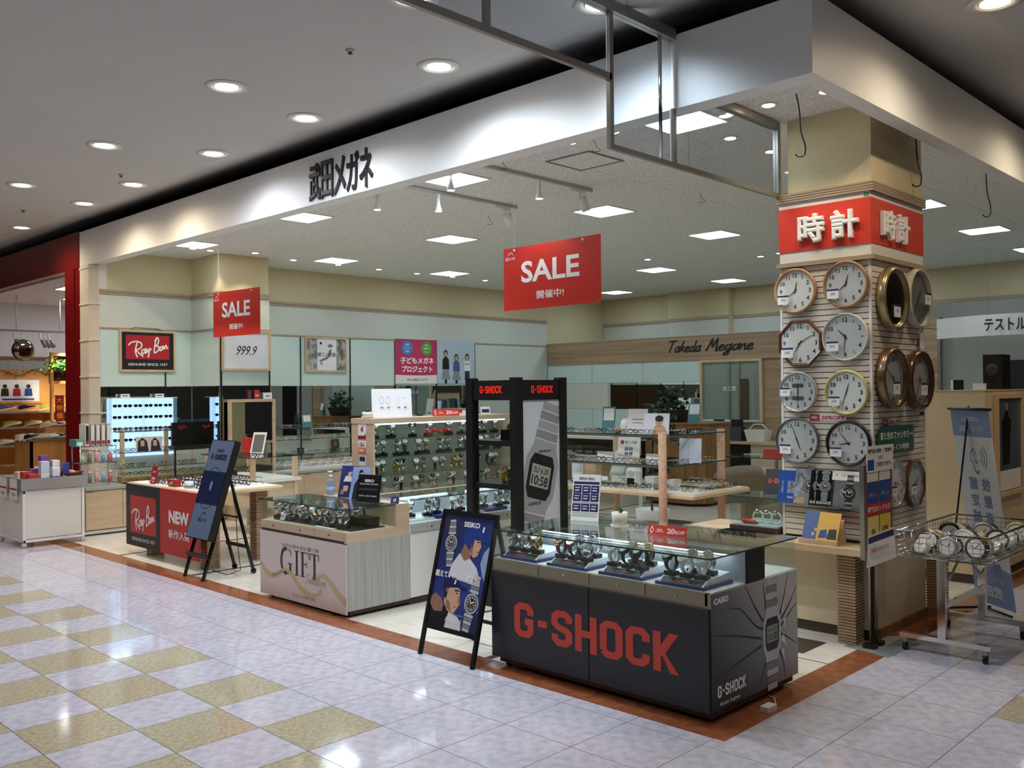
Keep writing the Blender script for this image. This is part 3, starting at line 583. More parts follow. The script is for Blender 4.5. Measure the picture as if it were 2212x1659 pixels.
# things standing on the glass
def tentcard(name, label, cat, loc, rz, w, h, tilt=.22, m=M_white, back=True):
    t = thing(name, label, cat, loc, rz); f = frame(t); s = math.sin(tilt); c = math.cos(tilt)
    b = MB().hexa([f(-w / 2, -h * s / 2, 0), f(w / 2, -h * s / 2, 0), f(w / 2, -h * s / 2 + .004, 0), f(-w / 2, -h * s / 2 + .004, 0), f(-w / 2, h * s / 2, h * c), f(w / 2, h * s / 2, h * c), f(w / 2, h * s / 2 + .004, h * c), f(-w / 2, h * s / 2 + .004, h * c)]).build('board', m, t)
    if back: MB().hexa([f(-w * .3, h * s * 1.2, 0), f(w * .3, h * s * 1.2, 0), f(w * .3, h * s * 1.2 + .004, 0), f(-w * .3, h * s * 1.2 + .004, 0), f(-w * .3, h * s / 2 + .004, h * c * .96), f(w * .3, h * s / 2 + .004, h * c * .96), f(w * .3, h * s / 2 + .008, h * c * .96), f(-w * .3, h * s / 2 + .008, h * c * .96)]).build('back_leg', M_grey, t)
    R = ROOT[t.name].to_3x3(); u = R @ X; v = R @ Vector((0, s, c)); n = u.cross(v)
    def P(x, y, d=.0006): return Vector(f(0, -h * s / 2, 0)) + u * x + v * y + n * d
    return t, P, u, v
M_navy = mat('print_navy', (34, 34, 92), .5); M_print_g = mat('print_grey_text', (120, 120, 128), .6); M_photo1 = mat('print_photo_grey', (150, 156, 164), .5, rgb2=(70, 76, 90), scale=30)
t, P, u, v = tentcard('menu_board', 'white easel board with a blue REPAIR MENU table on the long showcase', 'sign board', (-1.53, .80, .861), .30, .20, .31, .22)
text('REPAIR MENU', M_btext, t, P(0, .282), u, v, h=.018, w=.11, bold=.02)
MB().flat([(-.092, .245), (.092, .245), (.092, .262), (-.092, .262)], P(0, 0), u, v).build('printed_cell', M_navy, t)
for r, y in enumerate((.185, .13, .062)):
    for c_ in range(3): 
        MB().flat([(-.092 + .063 * c_, y), (-.034 + .063 * c_, y), (-.034 + .063 * c_, y + .052), (-.092 + .063 * c_, y + .052)], P(0, 0), u, v).build('printed_cell', M_navy, t)
        MB().rib([(-.082 + .063 * c_, y + .036), (-.046 + .063 * c_, y + .036)], .006, P(0, 0, .001), u, v).rib([(-.082 + .063 * c_, y + .018), (-.05 + .063 * c_, y + .018)], .008, P(0, 0, .001), u, v).build('printed_line', M_white, t)
for y in (.122, .114, .052, .04, .03): MB().rib([(-.09, y), (.09, y)], .003, P(0, 0), u, v).build('printed_line', M_print_g, t)
M_pot = mat('pot_cream', (214, 208, 194), .5); M_soil = mat('potting_soil', (52, 40, 30), .9, noise=.3, scale=60); M_leaf = mat('leaf_green', (60, 128, 40), .45, noise=.2, scale=20); M_leafd = mat('leaf_dark_green', (38, 66, 34), .45, noise=.3, scale=20)
def pot(loc, r, h, label, saucer=True):
    t = thing('flower_pot', label, 'plant pot', loc); x, y, z = loc
    MB().lathe([(0, z + .004), (r * .86, z + .004), (r, z + h), (r * .92, z + h), (r * .9, z + h - .012), (0, z + h - .012)], (x, y, 0), 28).build('pot', M_pot, t); MB().disc((x, y, z + h - .011), r * .9, X, Y, 20).build('soil', M_soil, t)
    if saucer: MB().lathe([(0, z), (r * .95, z), (r * 1.15, z + .012), (r * 1.1, z + .014), (r * .9, z + .004)], (x, y, 0), 28).build('saucer', M_pot, t)
    return t
t = pot((-1.17, .70, .861), .052, .095, 'small round cream pot with a green sprout on the long showcase')
for k, (dx, dz, a) in enumerate(((0, .05, 0), (.012, .034, 1.2), (-.012, .04, 2.4))):
    MB().add([(-1.17 + dx, .70, .945), (-1.17 + dx + .022 * math.cos(a), .70 + .016 * math.sin(a), .945 + dz * .6), (-1.17 + dx + .008, .70, .945 + dz), (-1.17 + dx - .018, .70 + .006, .945 + dz * .55)], [(0, 1, 2, 3)]).build('leaf', M_leaf, t)
def off_sign(loc, rz, w, h, label, tilt=.35):
    t, P, u, v = tentcard('discount_sign', label, 'sign', loc, rz, w, h, tilt, M_signred, back=True)
    text('20', M_wtext, t, P(w * .10, h * .5), u, v, h=h * .52, w=w * .2, bold=.03); text('%OFF', M_wtext, t, P(w * .33, h * .42), u, v, h=h * .34, w=w * .26, bold=.02); text('腕時計', M_wtext, t, P(-w * .19, h * .55), u, v, h=h * .2, bold=.01)
    MB().ring(P(-w * .40, h * .5), h * .14, h * .2, u, v, 14).build('watch_icon', M_wtext, t); MB().rib([(-w * .40, h * .16), (-w * .40, h * .32)], h * .16, P(0, 0), u, v).rib([(-w * .40, h * .68), (-w * .40, h * .86)], h * .16, P(0, 0), u, v).build('watch_icon', M_wtext, t); MB().rib([(-w * .30, h * .36), (-w * .08, h * .36)], h * .05, P(0, 0), u, v).build('printed_line', M_wtext, t)
    return t
off_sign((-.74, .60, .861), .12, .255, .062, 'red 20%OFF sign standing on the long glass showcase')
# power adaptor on the floor in front
t = thing('power_tap', 'small white power tap lying on the brown border strip', 'power tap', (-.06, .55, 0)); bx('body', M_offw, t, -.085, -.035, .50, .59, .001, .028); bx('socket_slot', M_blk, t, -.0349, -.0345, .525, .530, .01, .018); bx('socket_slot', M_blk, t, -.0349, -.0345, .54, .545, .01, .018)
MB().tube([(-.06, .585, .012), (-.075, .65, .006), (-.12, .72, .006), (-.165, .74, .006)], .004, 6).build('cord', M_offw, t)
# ================================================================ poster stand in front
M_posterblue = gradmat('poster_navy', (-.25, 0, .95), (.25, .1, .35), ((0, (52, 52, 62)), (.4, (44, 52, 104)), (.75, (50, 68, 142)), (1, (38, 46, 86))), .35); M_skin = mat('print_skin', (206, 160, 132), .5); M_skin2 = mat('print_skin_shade', (150, 108, 88), .5); M_helm = mat('print_helmet_blue', (40, 62, 132), .35); M_capb = mat('print_cap_navy', (28, 36, 84), .4); M_shirt = mat('print_shirt', (216, 214, 218), .5); M_hair = mat('print_hair', (26, 22, 22), .5); M_glove = mat('print_glove', (146, 166, 196), .5)
t = thing('poster_stand', 'black A-frame stand with a navy watch poster beside the long showcase', 'poster stand', (-2.02, .1, 0))
ax0, ax1 = -2.29, -1.76; pA, pB = Vector((0, -.03, 0)), Vector((0, .21, .935)); dv = (pB - pA).normalized(); nn = X.cross(dv)
def aq(x, s, d=0): return Vector((x, 0, 0)) + pA + dv * s + nn * d
def abar(x0, x1, s0, s1, name, m, d=.02):
    return MB().hexa([aq(x0, s0, -d / 2), aq(x1, s0, -d / 2), aq(x1, s0, d / 2), aq(x0, s0, d / 2), aq(x0, s1, -d / 2), aq(x1, s1, -d / 2), aq(x1, s1, d / 2), aq(x0, s1, d / 2)]).build(name, m, t)
L = (pB - pA).length
abar(ax0, ax0 + .028, 0, L, 'leg', M_blk); abar(ax1 - .028, ax1, 0, L, 'leg', M_blk); abar(ax0 + .028, ax1 - .028, L - .03, L, 'frame_rail', M_blk); abar(ax0 + .028, ax1 - .028, .175, .205, 'frame_rail', M_blk)
for x in (ax0 + .02, ax1 - .04): MB().hexa([(x, .43, 0), (x + .024, .43, 0), (x + .024, .455, 0), (x, .455, 0), (x, .205, .90), (x + .024, .205, .90), (x + .024, .225, .90), (x, .225, .90)]).build('rear_leg', M_blk, t)
bx('brace', M_blk, t, ax0 + .03, ax1 - .03, .395, .415, .15, .17); MB().tube([(ax1 - .05, .05, .33), (ax1 - .05, .36, .31)], .006, 6).build('stay', M_steel, t)
po = abar(ax0 + .028, ax1 - .028, .205, L - .03, 'poster', M_posterblue, .006)
pw = (ax1 - ax0) - .056; ph = L - .235
def pq(a, b, d=0): return aq(ax0 + .028 + pw * a, .205 + ph * b, .0036 + d)
def pf(name, pts, m, d=.0004): return MB().add([pq(a, b, d) for a, b in pts], [tuple(range(len(pts)))]).build(name, m, po)
text('SEIKO', M_wtext, po, pq(.58, .925, .002), X, dv, h=.034, w=.15, bold=.035)
pf('printed_shirt', [(.27, .44), (.30, .55), (.42, .66), (.62, .64), (.80, .56), (.90, .46), (.92, .40), (.60, .42)], M_shirt); pf('printed_neck', [(.44, .66), (.50, .76), (.66, .72), (.64, .63), (.54, .60)], M_skin2, .0006); pf('printed_face', [(.60, .80), (.62, .68), (.70, .64), (.78, .66), (.80, .71), (.83, .74), (.80, .78), (.80, .82), (.66, .86)], M_skin, .0008)
pf('printed_helmet', [(.46, .77), (.45, .86), (.52, .92), (.66, .935), (.82, .90), (.88, .83), (.98, .80), (.96, .775), (.80, .80), (.68, .80), (.66, .73), (.60, .70), (.54, .735)], M_helm, .001); pf('printed_glove', [(.86, .60), (.90, .70), (1.0, .77), (1.0, .44), (.93, .50)], M_glove, .0006)
text('超えていけ。何度でも。', M_wtext, po, pq(.46, .458, .002), X, dv, h=.044, w=.43, bold=.03)
pf('printed_jacket', [(.0, .02), (.0, .16), (.10, .20), (.34, .18), (.52, .14), (.62, .05), (.64, .0), (.02, .0)], M_btext); pf('printed_shirt', [(.36, .0), (.40, .14), (.60, .11), (.68, .04), (.69, .0)], M_shirt, .0006); pf('printed_face', [(.30, .36), (.27, .22), (.36, .15), (.50, .13), (.56, .19), (.60, .23), (.57, .30), (.56, .36)], M_skin, .0008)
pf('printed_cap', [(.20, .33), (.22, .41), (.32, .45), (.46, .44), (.54, .39), (.68, .37), (.70, .335), (.58, .345), (.50, .36), (.30, .345)], M_capb, .001); pf('printed_hair', [(.24, .34), (.26, .26), (.31, .25), (.33, .35)], M_hair, .0012); pf('printed_hand', [(.0, .24), (.08, .28), (.20, .25), (.28, .19), (.26, .13), (.10, .12), (.0, .18)], M_skin2, .0012)
printed_watch(po, pq(.22, .74, .001), X, dv, .10, False, MATS['print_steel'], .1); printed_watch(po, pq(.82, .25, .001), X, dv, .115, False, MATS['print_steel'], -.1)
pf('printed_ear', [(.29, .30), (.27, .335), (.31, .345), (.33, .31)], M_skin2, .0014); pf('printed_shade', [(.30, .25), (.34, .17), (.44, .145), (.40, .22)], M_skin2, .0010); pf('printed_brow', [(.45, .325), (.55, .33), (.55, .34), (.46, .34)], M_hair, .0014); pf('printed_eye', [(.48, .305), (.535, .308), (.53, .315), (.485, .314)], M_hair, .0014); pf('printed_mouth', [(.47, .185), (.535, .19), (.53, .20), (.48, .195)], M_skin2, .0014); pf('printed_nose', [(.555, .30), (.60, .235), (.545, .225)], M_skin2, .0012)
pf('printed_shade', [(.62, .80), (.62, .69), (.68, .655), (.67, .76)], M_skin2, .0010); pf('printed_brow', [(.72, .795), (.79, .80), (.79, .81), (.72, .805)], M_hair, .0014); pf('printed_eye', [(.735, .775), (.785, .78), (.78, .787), (.74, .785)], M_hair, .0014); pf('printed_mouth', [(.75, .69), (.80, .695), (.795, .703), (.755, .70)], M_skin2, .0014); pf('printed_emblem', [(.90 - .1, .87), (.83, .87), (.84, .92), (.81, .92)], M_wtext, .0014); pf('printed_emblem', [(.42, .385), (.45, .385), (.46, .425), (.43, .425)], M_wtext, .0014)
text('ASTRON', M_wtext, po, pq(.52, .075, .003), X, dv, h=.03, w=.155, bold=.0); text('パフォーマンス', M_wtext, po, pq(.60, .125, .003), X, dv, h=.012)
# ================================================================ the gift showcase
M_giftp = mat('gift_print_pink', (224, 210, 202), .4); M_wgrain = mat('silver_wood_grain', (186, 188, 184), .4, rgb2=(164, 166, 160), scale=12, stretch=(6, 6, .1), detail=5); M_mapl2 = mat('pale_maple', (208, 186, 158), .4, rgb2=(196, 170, 140), scale=8, stretch=(.2, .2, 2)); M_ribbon = mat('print_ribbon_gold', (206, 186, 130), .4); M_ribbon2 = mat('print_ribbon_shade', (166, 146, 92), .4)
HX0, HX1, HY0, HY1 = -4.655, -3.40, .19, .81
g = thing('glass_showcase', 'short glass-topped showcase with a pale pink GIFT Selection front', 'showcase', (-4.03, .5, 0))
bx('plinth', M_plinth, g, HX0 + .05, HX1 - .02, HY0 + .04, HY1, .02, .06)
for x in (HX0 + .09, HX1 - .1): MB().cyl((x - .012, HY0 + .06, .02), (x + .012, HY0 + .06, .02), .02, 12).build('caster', M_blk, g)
bx('body', M_wgrain, g, HX0 + .006, HX1, HY0 + .008, HY1, .055, .575)
fp = bx('front_panel', M_giftp, g, HX0, HX1 - .004, HY0 - .004, HY0 + .008, .03, .566)
yy = HY0 - .005
text('大切な時を刻む贈り物', mat('print_brown_grey', (96, 88, 90), .5), fp, (-4.04, yy, .476), X, Z, h=.034, w=.54)
M_gift = mat('print_charcoal', (52, 48, 56), .5)
gb = [MB() for _ in range(4)]; go = Vector((-4.33, yy, .245))
gb[0].rib([(.155, .175), (.13, .196), (.09, .203)], .008, go, X, Z).rib([(.09, .203), (.045, .19), (.02, .145), (.012, .10), (.02, .055), (.045, .012), (.09, -.001)], .03, go, X, Z, smooth=3).rib([(.09, -.001), (.125, .004), (.15, .02)], .010, go, X, Z).rib([(.148, .0), (.148, .085)], .026, go, X, Z).rib([(.115, .085), (.18, .085)], .008, go, X, Z).rib([(.158, .205), (.158, .145)], .006, go, X, Z)
gb[1].rib([(.245, 0), (.245, .2)], .03, go, X, Z).rib([(.215, .004), (.275, .004)], .008, go, X, Z).rib([(.215, .198), (.275, .198)], .008, go, X, Z)
gb[2].rib([(.33, 0), (.33, .2)], .03, go, X, Z).rib([(.30, .004), (.36, .004)], .008, go, X, Z).rib([(.30, .198), (.425, .198)], .008, go, X, Z).rib([(.34, .105), (.39, .105)], .008, go, X, Z).rib([(.422, .2), (.422, .15)], .008, go, X, Z).rib([(.388, .13), (.388, .08)], .006, go, X, Z)
gb[3].rib([(.50, 0), (.50, .2)], .03, go, X, Z).rib([(.47, .004), (.53, .004)], .008, go, X, Z).rib([(.44, .198), (.56, .198)], .008, go, X, Z).rib([(.443, .2), (.443, .15)], .008, go, X, Z).rib([(.557, .2), (.557, .15)], .008, go, X, Z)
for b in gb: b.build('logo_letter', M_gift, fp)
rb = [(-4.65, .29), (-4.55, .215), (-4.44, .20), (-4.33, .245), (-4.25, .275), (-4.16, .24), (-4.05, .16), (-3.92, .115), (-3.80, .13), (-3.73, .18)]
MB().rib(rb, .035, (0, yy - .0008, 0), X, Z, smooth=6, taper=lambda t: .6 + .6 * abs(math.sin(t * 7))).build('printed_ribbon', M_ribbon, fp)
MB().rib([(-3.80, .20), (-3.79, .27), (-3.70, .29), (-3.60, .24), (-3.50, .165), (-3.41, .13)], .04, (0, yy - .001, 0), X, Z, smooth=6, taper=lambda t: .4 + t).build('printed_ribbon', M_ribbon, fp); MB().rib([(-4.46, .20), (-4.38, .222), (-4.30, .26)], .018, (0, yy - .0012, 0), X, Z, smooth=4).build('printed_ribbon', M_ribbon2, fp)
script('Selection', M_ribbon2, fp, (-3.97, yy - .0014, .205), X, Z, .30, .075, .05, .2)
text('ラッピング承ります', mat('print_brown_grey'), fp, (-3.98, yy, .082), X, Z, h=.026, w=.34)
for k in range(3):
    x0 = HX0 + .01 + .405 * k; d = bx('drawer', M_mapl2, g, x0 + .002, x0 + .402, HY0, HY0 + .03, .59, .655); MB().lathe([(.007, 0), (.007, .006), (0, .007)], (x0 + .2, HY0, .62), 10, 'y').build('lock', M_dark, d)
bx('drawer_rail', M_plinth, g, HX0 + .01, HX1 - .01, HY0 + .006, HY0 + .04, .566, .588)
bx('deck', M_mapl2, g, HX0 + .01, HX1, HY0 + .03, HY1, .575, .655); bx('corner_post', M_mapl2, g, HX1 - .03, HX1 - .0005, HY0, HY0 + .03, .575, .655)
bx('back_block', M_mapl2, g, HX0 + .2, HX1, .672, HY1, .655, .832)
bx('deck_cloth', M_blk, g, HX0 + .1, HX1 - .05, .27, .60, .6552, .662)
bx('front_glass', M_glass, g, HX0 + .01, -4.25, HY0 + .006, HY0 + .011, .656, .826); bx('front_glass', M_glass, g, -4.246, -3.842, HY0 + .006, HY0 + .011, .656, .826); bx('front_glass', M_glass, g, -3.838, HX1 - .006, HY0 + .006, HY0 + .011, .656, .826)
bx('end_glass', M_glass, g, HX1 - .011, HX1 - .006, HY0 + .012, .668, .656, .826); bx('end_glass', M_glass, g, HX0 + .01, HX0 + .015, HY0 + .012, .668, .656, .826)
bx('glass_top', M_gtop, g, HX0 - .01, HX1 + .002, HY0 - .01, .672, .826, .835); MB().box(HX0 - .01, HX1 + .003, HY0 - .0115, HY0 - .01, .826, .835).build('glass_edge', M_gedge, g); MB().box(HX1 + .002, HX1 + .0035, HY0 - .01, .672, .826, .835).build('glass_edge', M_gedge, g)
for k in range(16):
    x = -4.52 + .062 * k + random.uniform(-.01, .01); y = .30 + .1 * (k % 3)
    p = (W_SIL, W_SILW, W_SILB, W_SIL)[k % 4]
    p.put((x, y, .662), (0, 0, random.uniform(-.4, .4)), 'silver watch with a %s dial inside the gift showcase' % ('black', 'white', 'blue', 'black')[k % 4], 'watches in the gift showcase', 1.65)
t = thing('watch_box', 'black presentation box inside the gift showcase', 'box', (-3.62, .52, .662)); bx('lower_half', M_blk, t, -3.74, -3.50, .45, .58, .662, .70); bx('lid', M_blk, t, -3.742, -3.498, .448, .582, .702, .735)
t, P, u, v = tentcard('price_card', 'white leaning price card at the left inside the gift showcase', 'card', (-4.42, .27, .662), .1, .06, .06, .5); 
for y in (.02, .03, .04): MB().rib([(-.02, y), (.02, y)], .004, P(0, 0), u, v).build('printed_line', M_print_g, t)
MB().box(-3.9, -3.62, .215, .255, .656, .664).build('price_strip', M_white, None); tag(bpy.data.objects['price_strip'], 'long white price strip lying inside the gift showcase', 'strip')
# things on the gift showcase
t = thing('pump_bottle', 'clear hand sanitiser pump bottle with white pump on the gift showcase', 'bottle', (-4.40, .74, .832)); x, y = -4.40, .74
MB().lathe([(0, .835), (.034, .835), (.036, .842), (.036, .955), (.03, .972), (.014, .98), (.014, .988), (0, .988)], (x, y, 0), 24).build('bottle', glass('bottle_plastic', (214, 228, 240), 1, body=.25, bodycol=(214, 226, 240)), t); MB().lathe([(0, .988), (.017, .988), (.017, 1.005), (.006, 1.007), (.006, 1.03), (.018, 1.03), (.018, 1.042), (0, 1.042)], (x, y, 0), 16).box(x - .045, x, y - .006, y + .006, 1.032, 1.042).build('pump', M_white, t); MB().lathe([(.0345, .86), (.0368, .861), (.0368, .90), (.0345, .901)], (x, y, 0), 24).build('label', mat('label_blue', (150, 178, 220), .4), t)
def picture_card(name, label, loc, rz, w, h, m, shapes, tilt=.25, cat='poster'):
    t, P, u, v = tentcard(name, label, cat, loc, rz, w, h, tilt, m)
    for k, (nm, pts, mm) in enumerate(shapes): MB().flat([(a * w - w / 2, b * h) for a, b in pts], P(0, 0, .0006 + .0003 * k), u, v).build(nm, mm, t)
    return t, P, u, v
t, P, u, v = picture_card('leaning_poster', 'blue leaning poster with two ball players on the gift showcase', (-4.12, .73, .834), .25, .19, .275, M_posterblue, [('printed_shirt', [(.2, .5), (.3, .68), (.6, .68), (.75, .5)], M_shirt), ('printed_face', [(.42, .68), (.4, .8), (.55, .86), (.65, .8), (.6, .68)], M_skin), ('printed_cap', [(.36, .78), (.42, .9), (.6, .92), (.78, .82), (.6, .82)], M_helm), ('printed_face', [(.25, .22), (.25, .38), (.45, .42), (.55, .32), (.48, .18)], M_skin), ('printed_cap', [(.2, .36), (.3, .48), (.5, .46), (.65, .38), (.45, .38)], M_capb), ('printed_hand', [(.1, .1), (.15, .25), (.35, .2), (.3, .08)], M_skin2)])
t, P, u, v = picture_card('leaning_poster', 'pale blue leaning poster with a man in a dark suit on the gift showcase', (-3.93, .71, .834), .25, .19, .275, mat('poster_pale_blue', (110, 130, 190), .4, rgb2=(176, 190, 222), scale=2, detail=1), [('printed_suit', [(.15, 0), (.2, .45), (.35, .62), (.65, .6), (.85, .45), (.9, 0)], mat('print_suit_navy', (22, 24, 40), .5)), ('printed_face', [(.4, .62), (.38, .8), (.5, .86), (.6, .8), (.58, .62)], M_skin), ('printed_hair', [(.36, .78), (.4, .9), (.55, .92), (.64, .8), (.56, .84)], M_hair)])
t, P, u, v = tentcard('brand_plate', 'black plate with white lettering leaning on the gift showcase', 'sign', (-3.69, .62, .836), .2, .25, .225, .2, M_blk)
text('SEIKO', M_wtext, t, P(0, .175), u, v, h=.022, w=.10, bold=.03); text('GLOBAL BRAND CORE SHOP', M_wtext, t, P(0, .148), u, v, h=.011, w=.2); MB().rib([(-.1, .11), (.1, .11)], .002, P(0, 0), u, v).rib([(-.1, .1), (.09, .1)], .002, P(0, 0), u, v).build('printed_line', M_print_g, t); text('PROSPEX   ASTRON   PRESAGE', M_wtext, t, P(0, .05), u, v, h=.010, w=.19)
t, P, u, v = tentcard('small_card', 'small blue folded card at the right end of the gift showcase', 'card', (-3.45, .70, .834), .3, .075, .055, .4, M_navy); MB().ring(P(0, .028), .008, .013, u, v, 14).build('printed_ring', M_wtext, t)
# ================================================================ low counter showcase behind it, along the side
g = thing('counter_showcase', 'low white glass counter running back from the gift showcase', 'showcase', (-3.65, 1.7, 0)); KY0, KY1 = .815, 2.6
bx('plinth', M_plinth, g, -3.93, -3.42, KY0, KY1, 0, .06); bx('body', M_white, g, -3.95, -3.4, KY0, KY1, .06, .575)
for k in range(4): d = bx('drawer', M_wgrain, g, -3.41, -3.392, KY0 + .01 + .445 * k, KY0 + .44 + .445 * k, .59, .655); MB().lathe([(.007, 0), (.007, .005)], (-3.392, KY0 + .225 + .445 * k, .622), 10, 'x').build('lock', M_dark, d)
bx('deck', M_white, g, -3.95, -3.405, KY0, KY1, .575, .66); bx('back_wall', M_bulk, g, -3.95, -3.93, KY0, KY1, .66, .85); bx('top_rail', M_mapl2, g, -3.99, -3.90, KY0, KY1, .83, .852)
bx('front_glass', M_glass, g, -3.408, -3.402, KY0 + .01, KY1 - .01, .66, .848); bx('glass_top', M_gtop, g, -3.90, -3.396, KY0, KY1, .848, .856); MB().box(-3.396, -3.3945, KY0, KY1, .848, .856).build('glass_edge', M_gedge, g)
bx('tube_lamp', emis('counter_tube', (226, 242, 255), 8), g, -3.66, -3.63, KY0 + .1, KY0 + .62, .833, .846); bx('tube_lamp', MATS['counter_tube'], g, -3.66, -3.63, KY0 + .85, KY0 + 1.5, .833, .846)
for k in range(6): bx('cushion_tray', M_blue if k % 2 else M_white2, g, -3.62, -3.44, KY0 + .05 + .29 * k, KY0 + .3 + .29 * k, .66, .68 + .01 * (k % 2))
for k in range(12):
    p = (W_SILW, W_SIL, W_SILB)[k % 3]; p.put((-3.55 + .05 * (k % 2), KY0 + .13 + .14 * k, .69), (0, 0, 1.2 + random.uniform(-.3, .3)), 'silver watch with a %s dial in the low white counter' % ('white', 'black', 'blue')[k % 3], 'watches in the low counter', 1.5)
# ================================================================ shelf cabinet full of watches
g = thing('watch_cabinet', 'maple cabinet with glass doors and shelves full of watches', 'cabinet', (-4.15, 1.75, 0)); cx0, cx1, cy0, cy1 = -4.31, -4.0, .905, 2.62
bx('end_panel', M_mapl2, g, cx0, cx1, cy0, cy0 + .02, 0, 1.50); bx('end_panel', M_mapl2, g, cx0, cx1, cy1 - .02, cy1, 0, 1.50); bx('top_board', M_mapl2, g, cx0 - .005, cx1 + .005, cy0 - .005, cy1 + .005, 1.46, 1.505); bx('base_box', M_mapl2, g, cx0, cx1 - .01, cy0 + .02, cy1 - .02, 0, .84)
bx('back_panel', glass('frosted_back', (220, 228, 222), .8, body=.45, bodycol=(206, 212, 204)), g, cx0 + .004, cx0 + .010, cy0 + .02, cy1 - .02, .84, 1.46)
for z in (.995, 1.155, 1.315): bx('glass_shelf', M_glass, g, cx0 + .012, cx1 - .02, cy0 + .022, cy1 - .022, z, z + .008)
bx('tube_lamp', emis('cabinet_tube', (232, 244, 255), 5.0), g, cx1 - .05, cx1 - .03, cy0 + .06, cy1 - .06, 1.448, 1.459)
n = 4; wd = (cy1 - cy0 - .04) / n
for k in range(n):
    d = bx('glass_door', M_glass, g, cx1 - .006, cx1, cy0 + .02 + wd * k + .002, cy0 + .02 + wd * (k + 1) - .002, .845, 1.458)
    MB().box(cx1, cx1 + .004, cy0 + .02 + wd * (k + (.9 if k % 2 == 0 else .04)), cy0 + .02 + wd * (k + (.96 if k % 2 == 0 else .1)), 1.42, 1.456).build('door_catch', M_dark, d)
rows = [(.846, 15), (1.004, 14), (1.164, 13), (1.324, 8)]
for r, (z, n) in enumerate(rows):
    for k in range(n):
        y = cy0 + .09 + (cy1 - cy0 - .2) * k / (n - 1)
        ci = (0, 1, 0, 2, 1, 3)[(k * 7 + r * 3) % 6] if r != 3 else k % 2; p = (S_SIL, S_SILW, S_BLK, S_GOLD)[ci] if r < 2 else (W_SIL, W_SILW, W_BRN, W_GOLD)[ci] if r == 2 else (W_SIL, W_SILW)[ci]
        p.put((cx1 - .09 - .05 * (k % 2), y + random.uniform(-.01, .01), z), (0, 0, 1.15 + random.uniform(-.3, .3)), '%s watch on the %s shelf of the watch cabinet' % (('silver black-dial', 'silver white-dial', 'black strap', 'gold')[ci], ('bottom', 'second lowest', 'second highest', 'top')[r]), 'watches on the %s cabinet shelf' % ('bottom', 'second lowest', 'second highest', 'top')[r], 1.62 if r < 2 else 1.5)
M_pet = mat('artificial_petal_red', (196, 30, 30), .5)
t = thing('artificial_flowers', 'red artificial flowers on the top shelf of the watch cabinet', 'flowers', (-4.12, 1.75, 1.324))
for k in range(5): MB().sphere((-4.10, 1.62 + .07 * k, 1.36 + .015 * (k % 2)), .026, 8, 6, 1, 1.1, .8).build('bloom', M_pet, t)
MB().tube([(-4.1, 1.6, 1.335), (-4.1, 1.95, 1.335)], .006, 6).build('stem', M_leaf, t)
# stickers on the cabinet end
def sticker(nm, label, x0, z0, w, h, m): o = MB().box(x0, x0 + w, cy0 - .0015, cy0 - .0002, z0, z0 + h).build(nm, m, g); tag(o, label); return o
s_ = sticker('payment_sticker', 'white and crimson payment sticker', -4.215, 1.325, .115, .135, M_white); yq = cy0 - .002
MB().flat([(0, 0), (.115, 0), (.115, .05), (.09, .03), (0, .03)], (-4.215, yq, 1.325), X, Z).build('printed_area', mat('print_crimson', (150, 24, 40), .5), s_); text('d', MATS['print_crimson'], s_, (-4.158, yq - .0004, 1.415), X, Z, h=.05, bold=.05)
s_ = sticker('payment_sticker', 'white and orange payment sticker', -4.212, 1.20, .11, .11, M_white); script('au', M_orange, s_, (-4.198, yq, 1.262), X, Z, .075, .062, .11, .1); MB().flat([(0, 0), (.11, 0), (.11, .05), (0, .05)], (-4.212, yq, 1.20), X, Z).build('printed_area', mat('print_orange', (214, 84, 36), .5), s_); text('PAY', M_wtext, s_, (-4.157, yq - .0005, 1.225), X, Z, h=.032, w=.08, bold=.03)
s_ = sticker('payment_sticker', 'small beige sticker with a dark block', -4.205, 1.09, .10, .085, M_offw); MB().flat([(.01, .04), (.09, .04), (.09, .08), (.01, .08)], (-4.205, yq, 1.09), X, Z).build('printed_area', M_navy, s_)
# on the cabinet
t, P, u, v = tentcard('jewellery_board', 'white slanted display board with hanging earrings on the watch cabinet', 'display board', (-4.16, 1.24, 1.507), 1.0, .36, .27, .3, mat('pearl_board', (222, 224, 228), .35))
for x in (-.09, -.03, .06, .12): MB().ring(P(x, .16, .003), .018, .021, u, v, 14, 1.8).build('earring', M_sil, t); MB().lathe([(.014, 0), (.014, .004)], tuple(P(x, .1, .004)), 10).build('pad', M_white2, t)
t = pot((-4.2, 1.0, 1.506), .05, .055, 'square-ish white pot with a small cactus on the watch cabinet'); MB().lathe([(0, 1.55), (.016, 1.555), (.018, 1.575), (.008, 1.59), (0, 1.592)], (-4.2, 1.0, 0), 8).build('cactus', M_leafd, t)
off_sign((-4.02, 1.77, 1.507), 1.45, .30, .068, 'red 20%OFF sign on the top of the watch cabinet', .2)
t, P, u, v = tentcard('small_notice', 'navy and white notice card at the back of the watch cabinet top', 'card', (-4.16, 2.42, 1.507), 1.2, .10, .075, .2, M_white); MB().flat([(-.04, .015), (.04, .015), (.04, .05), (-.04, .05)], P(0, 0), u, v).build('printed_area', M_navy, t)
t = thing('gift_box', 'low red and white box on the watch cabinet behind the sign', 'box', (-4.18, 2.1, 1.506)); bx('base', M_white, t, -4.26, -4.10, 1.98, 2.2, 1.506, 1.545); bx('lid', M_red, t, -4.262, -4.098, 1.978, 2.05, 1.53, 1.56)
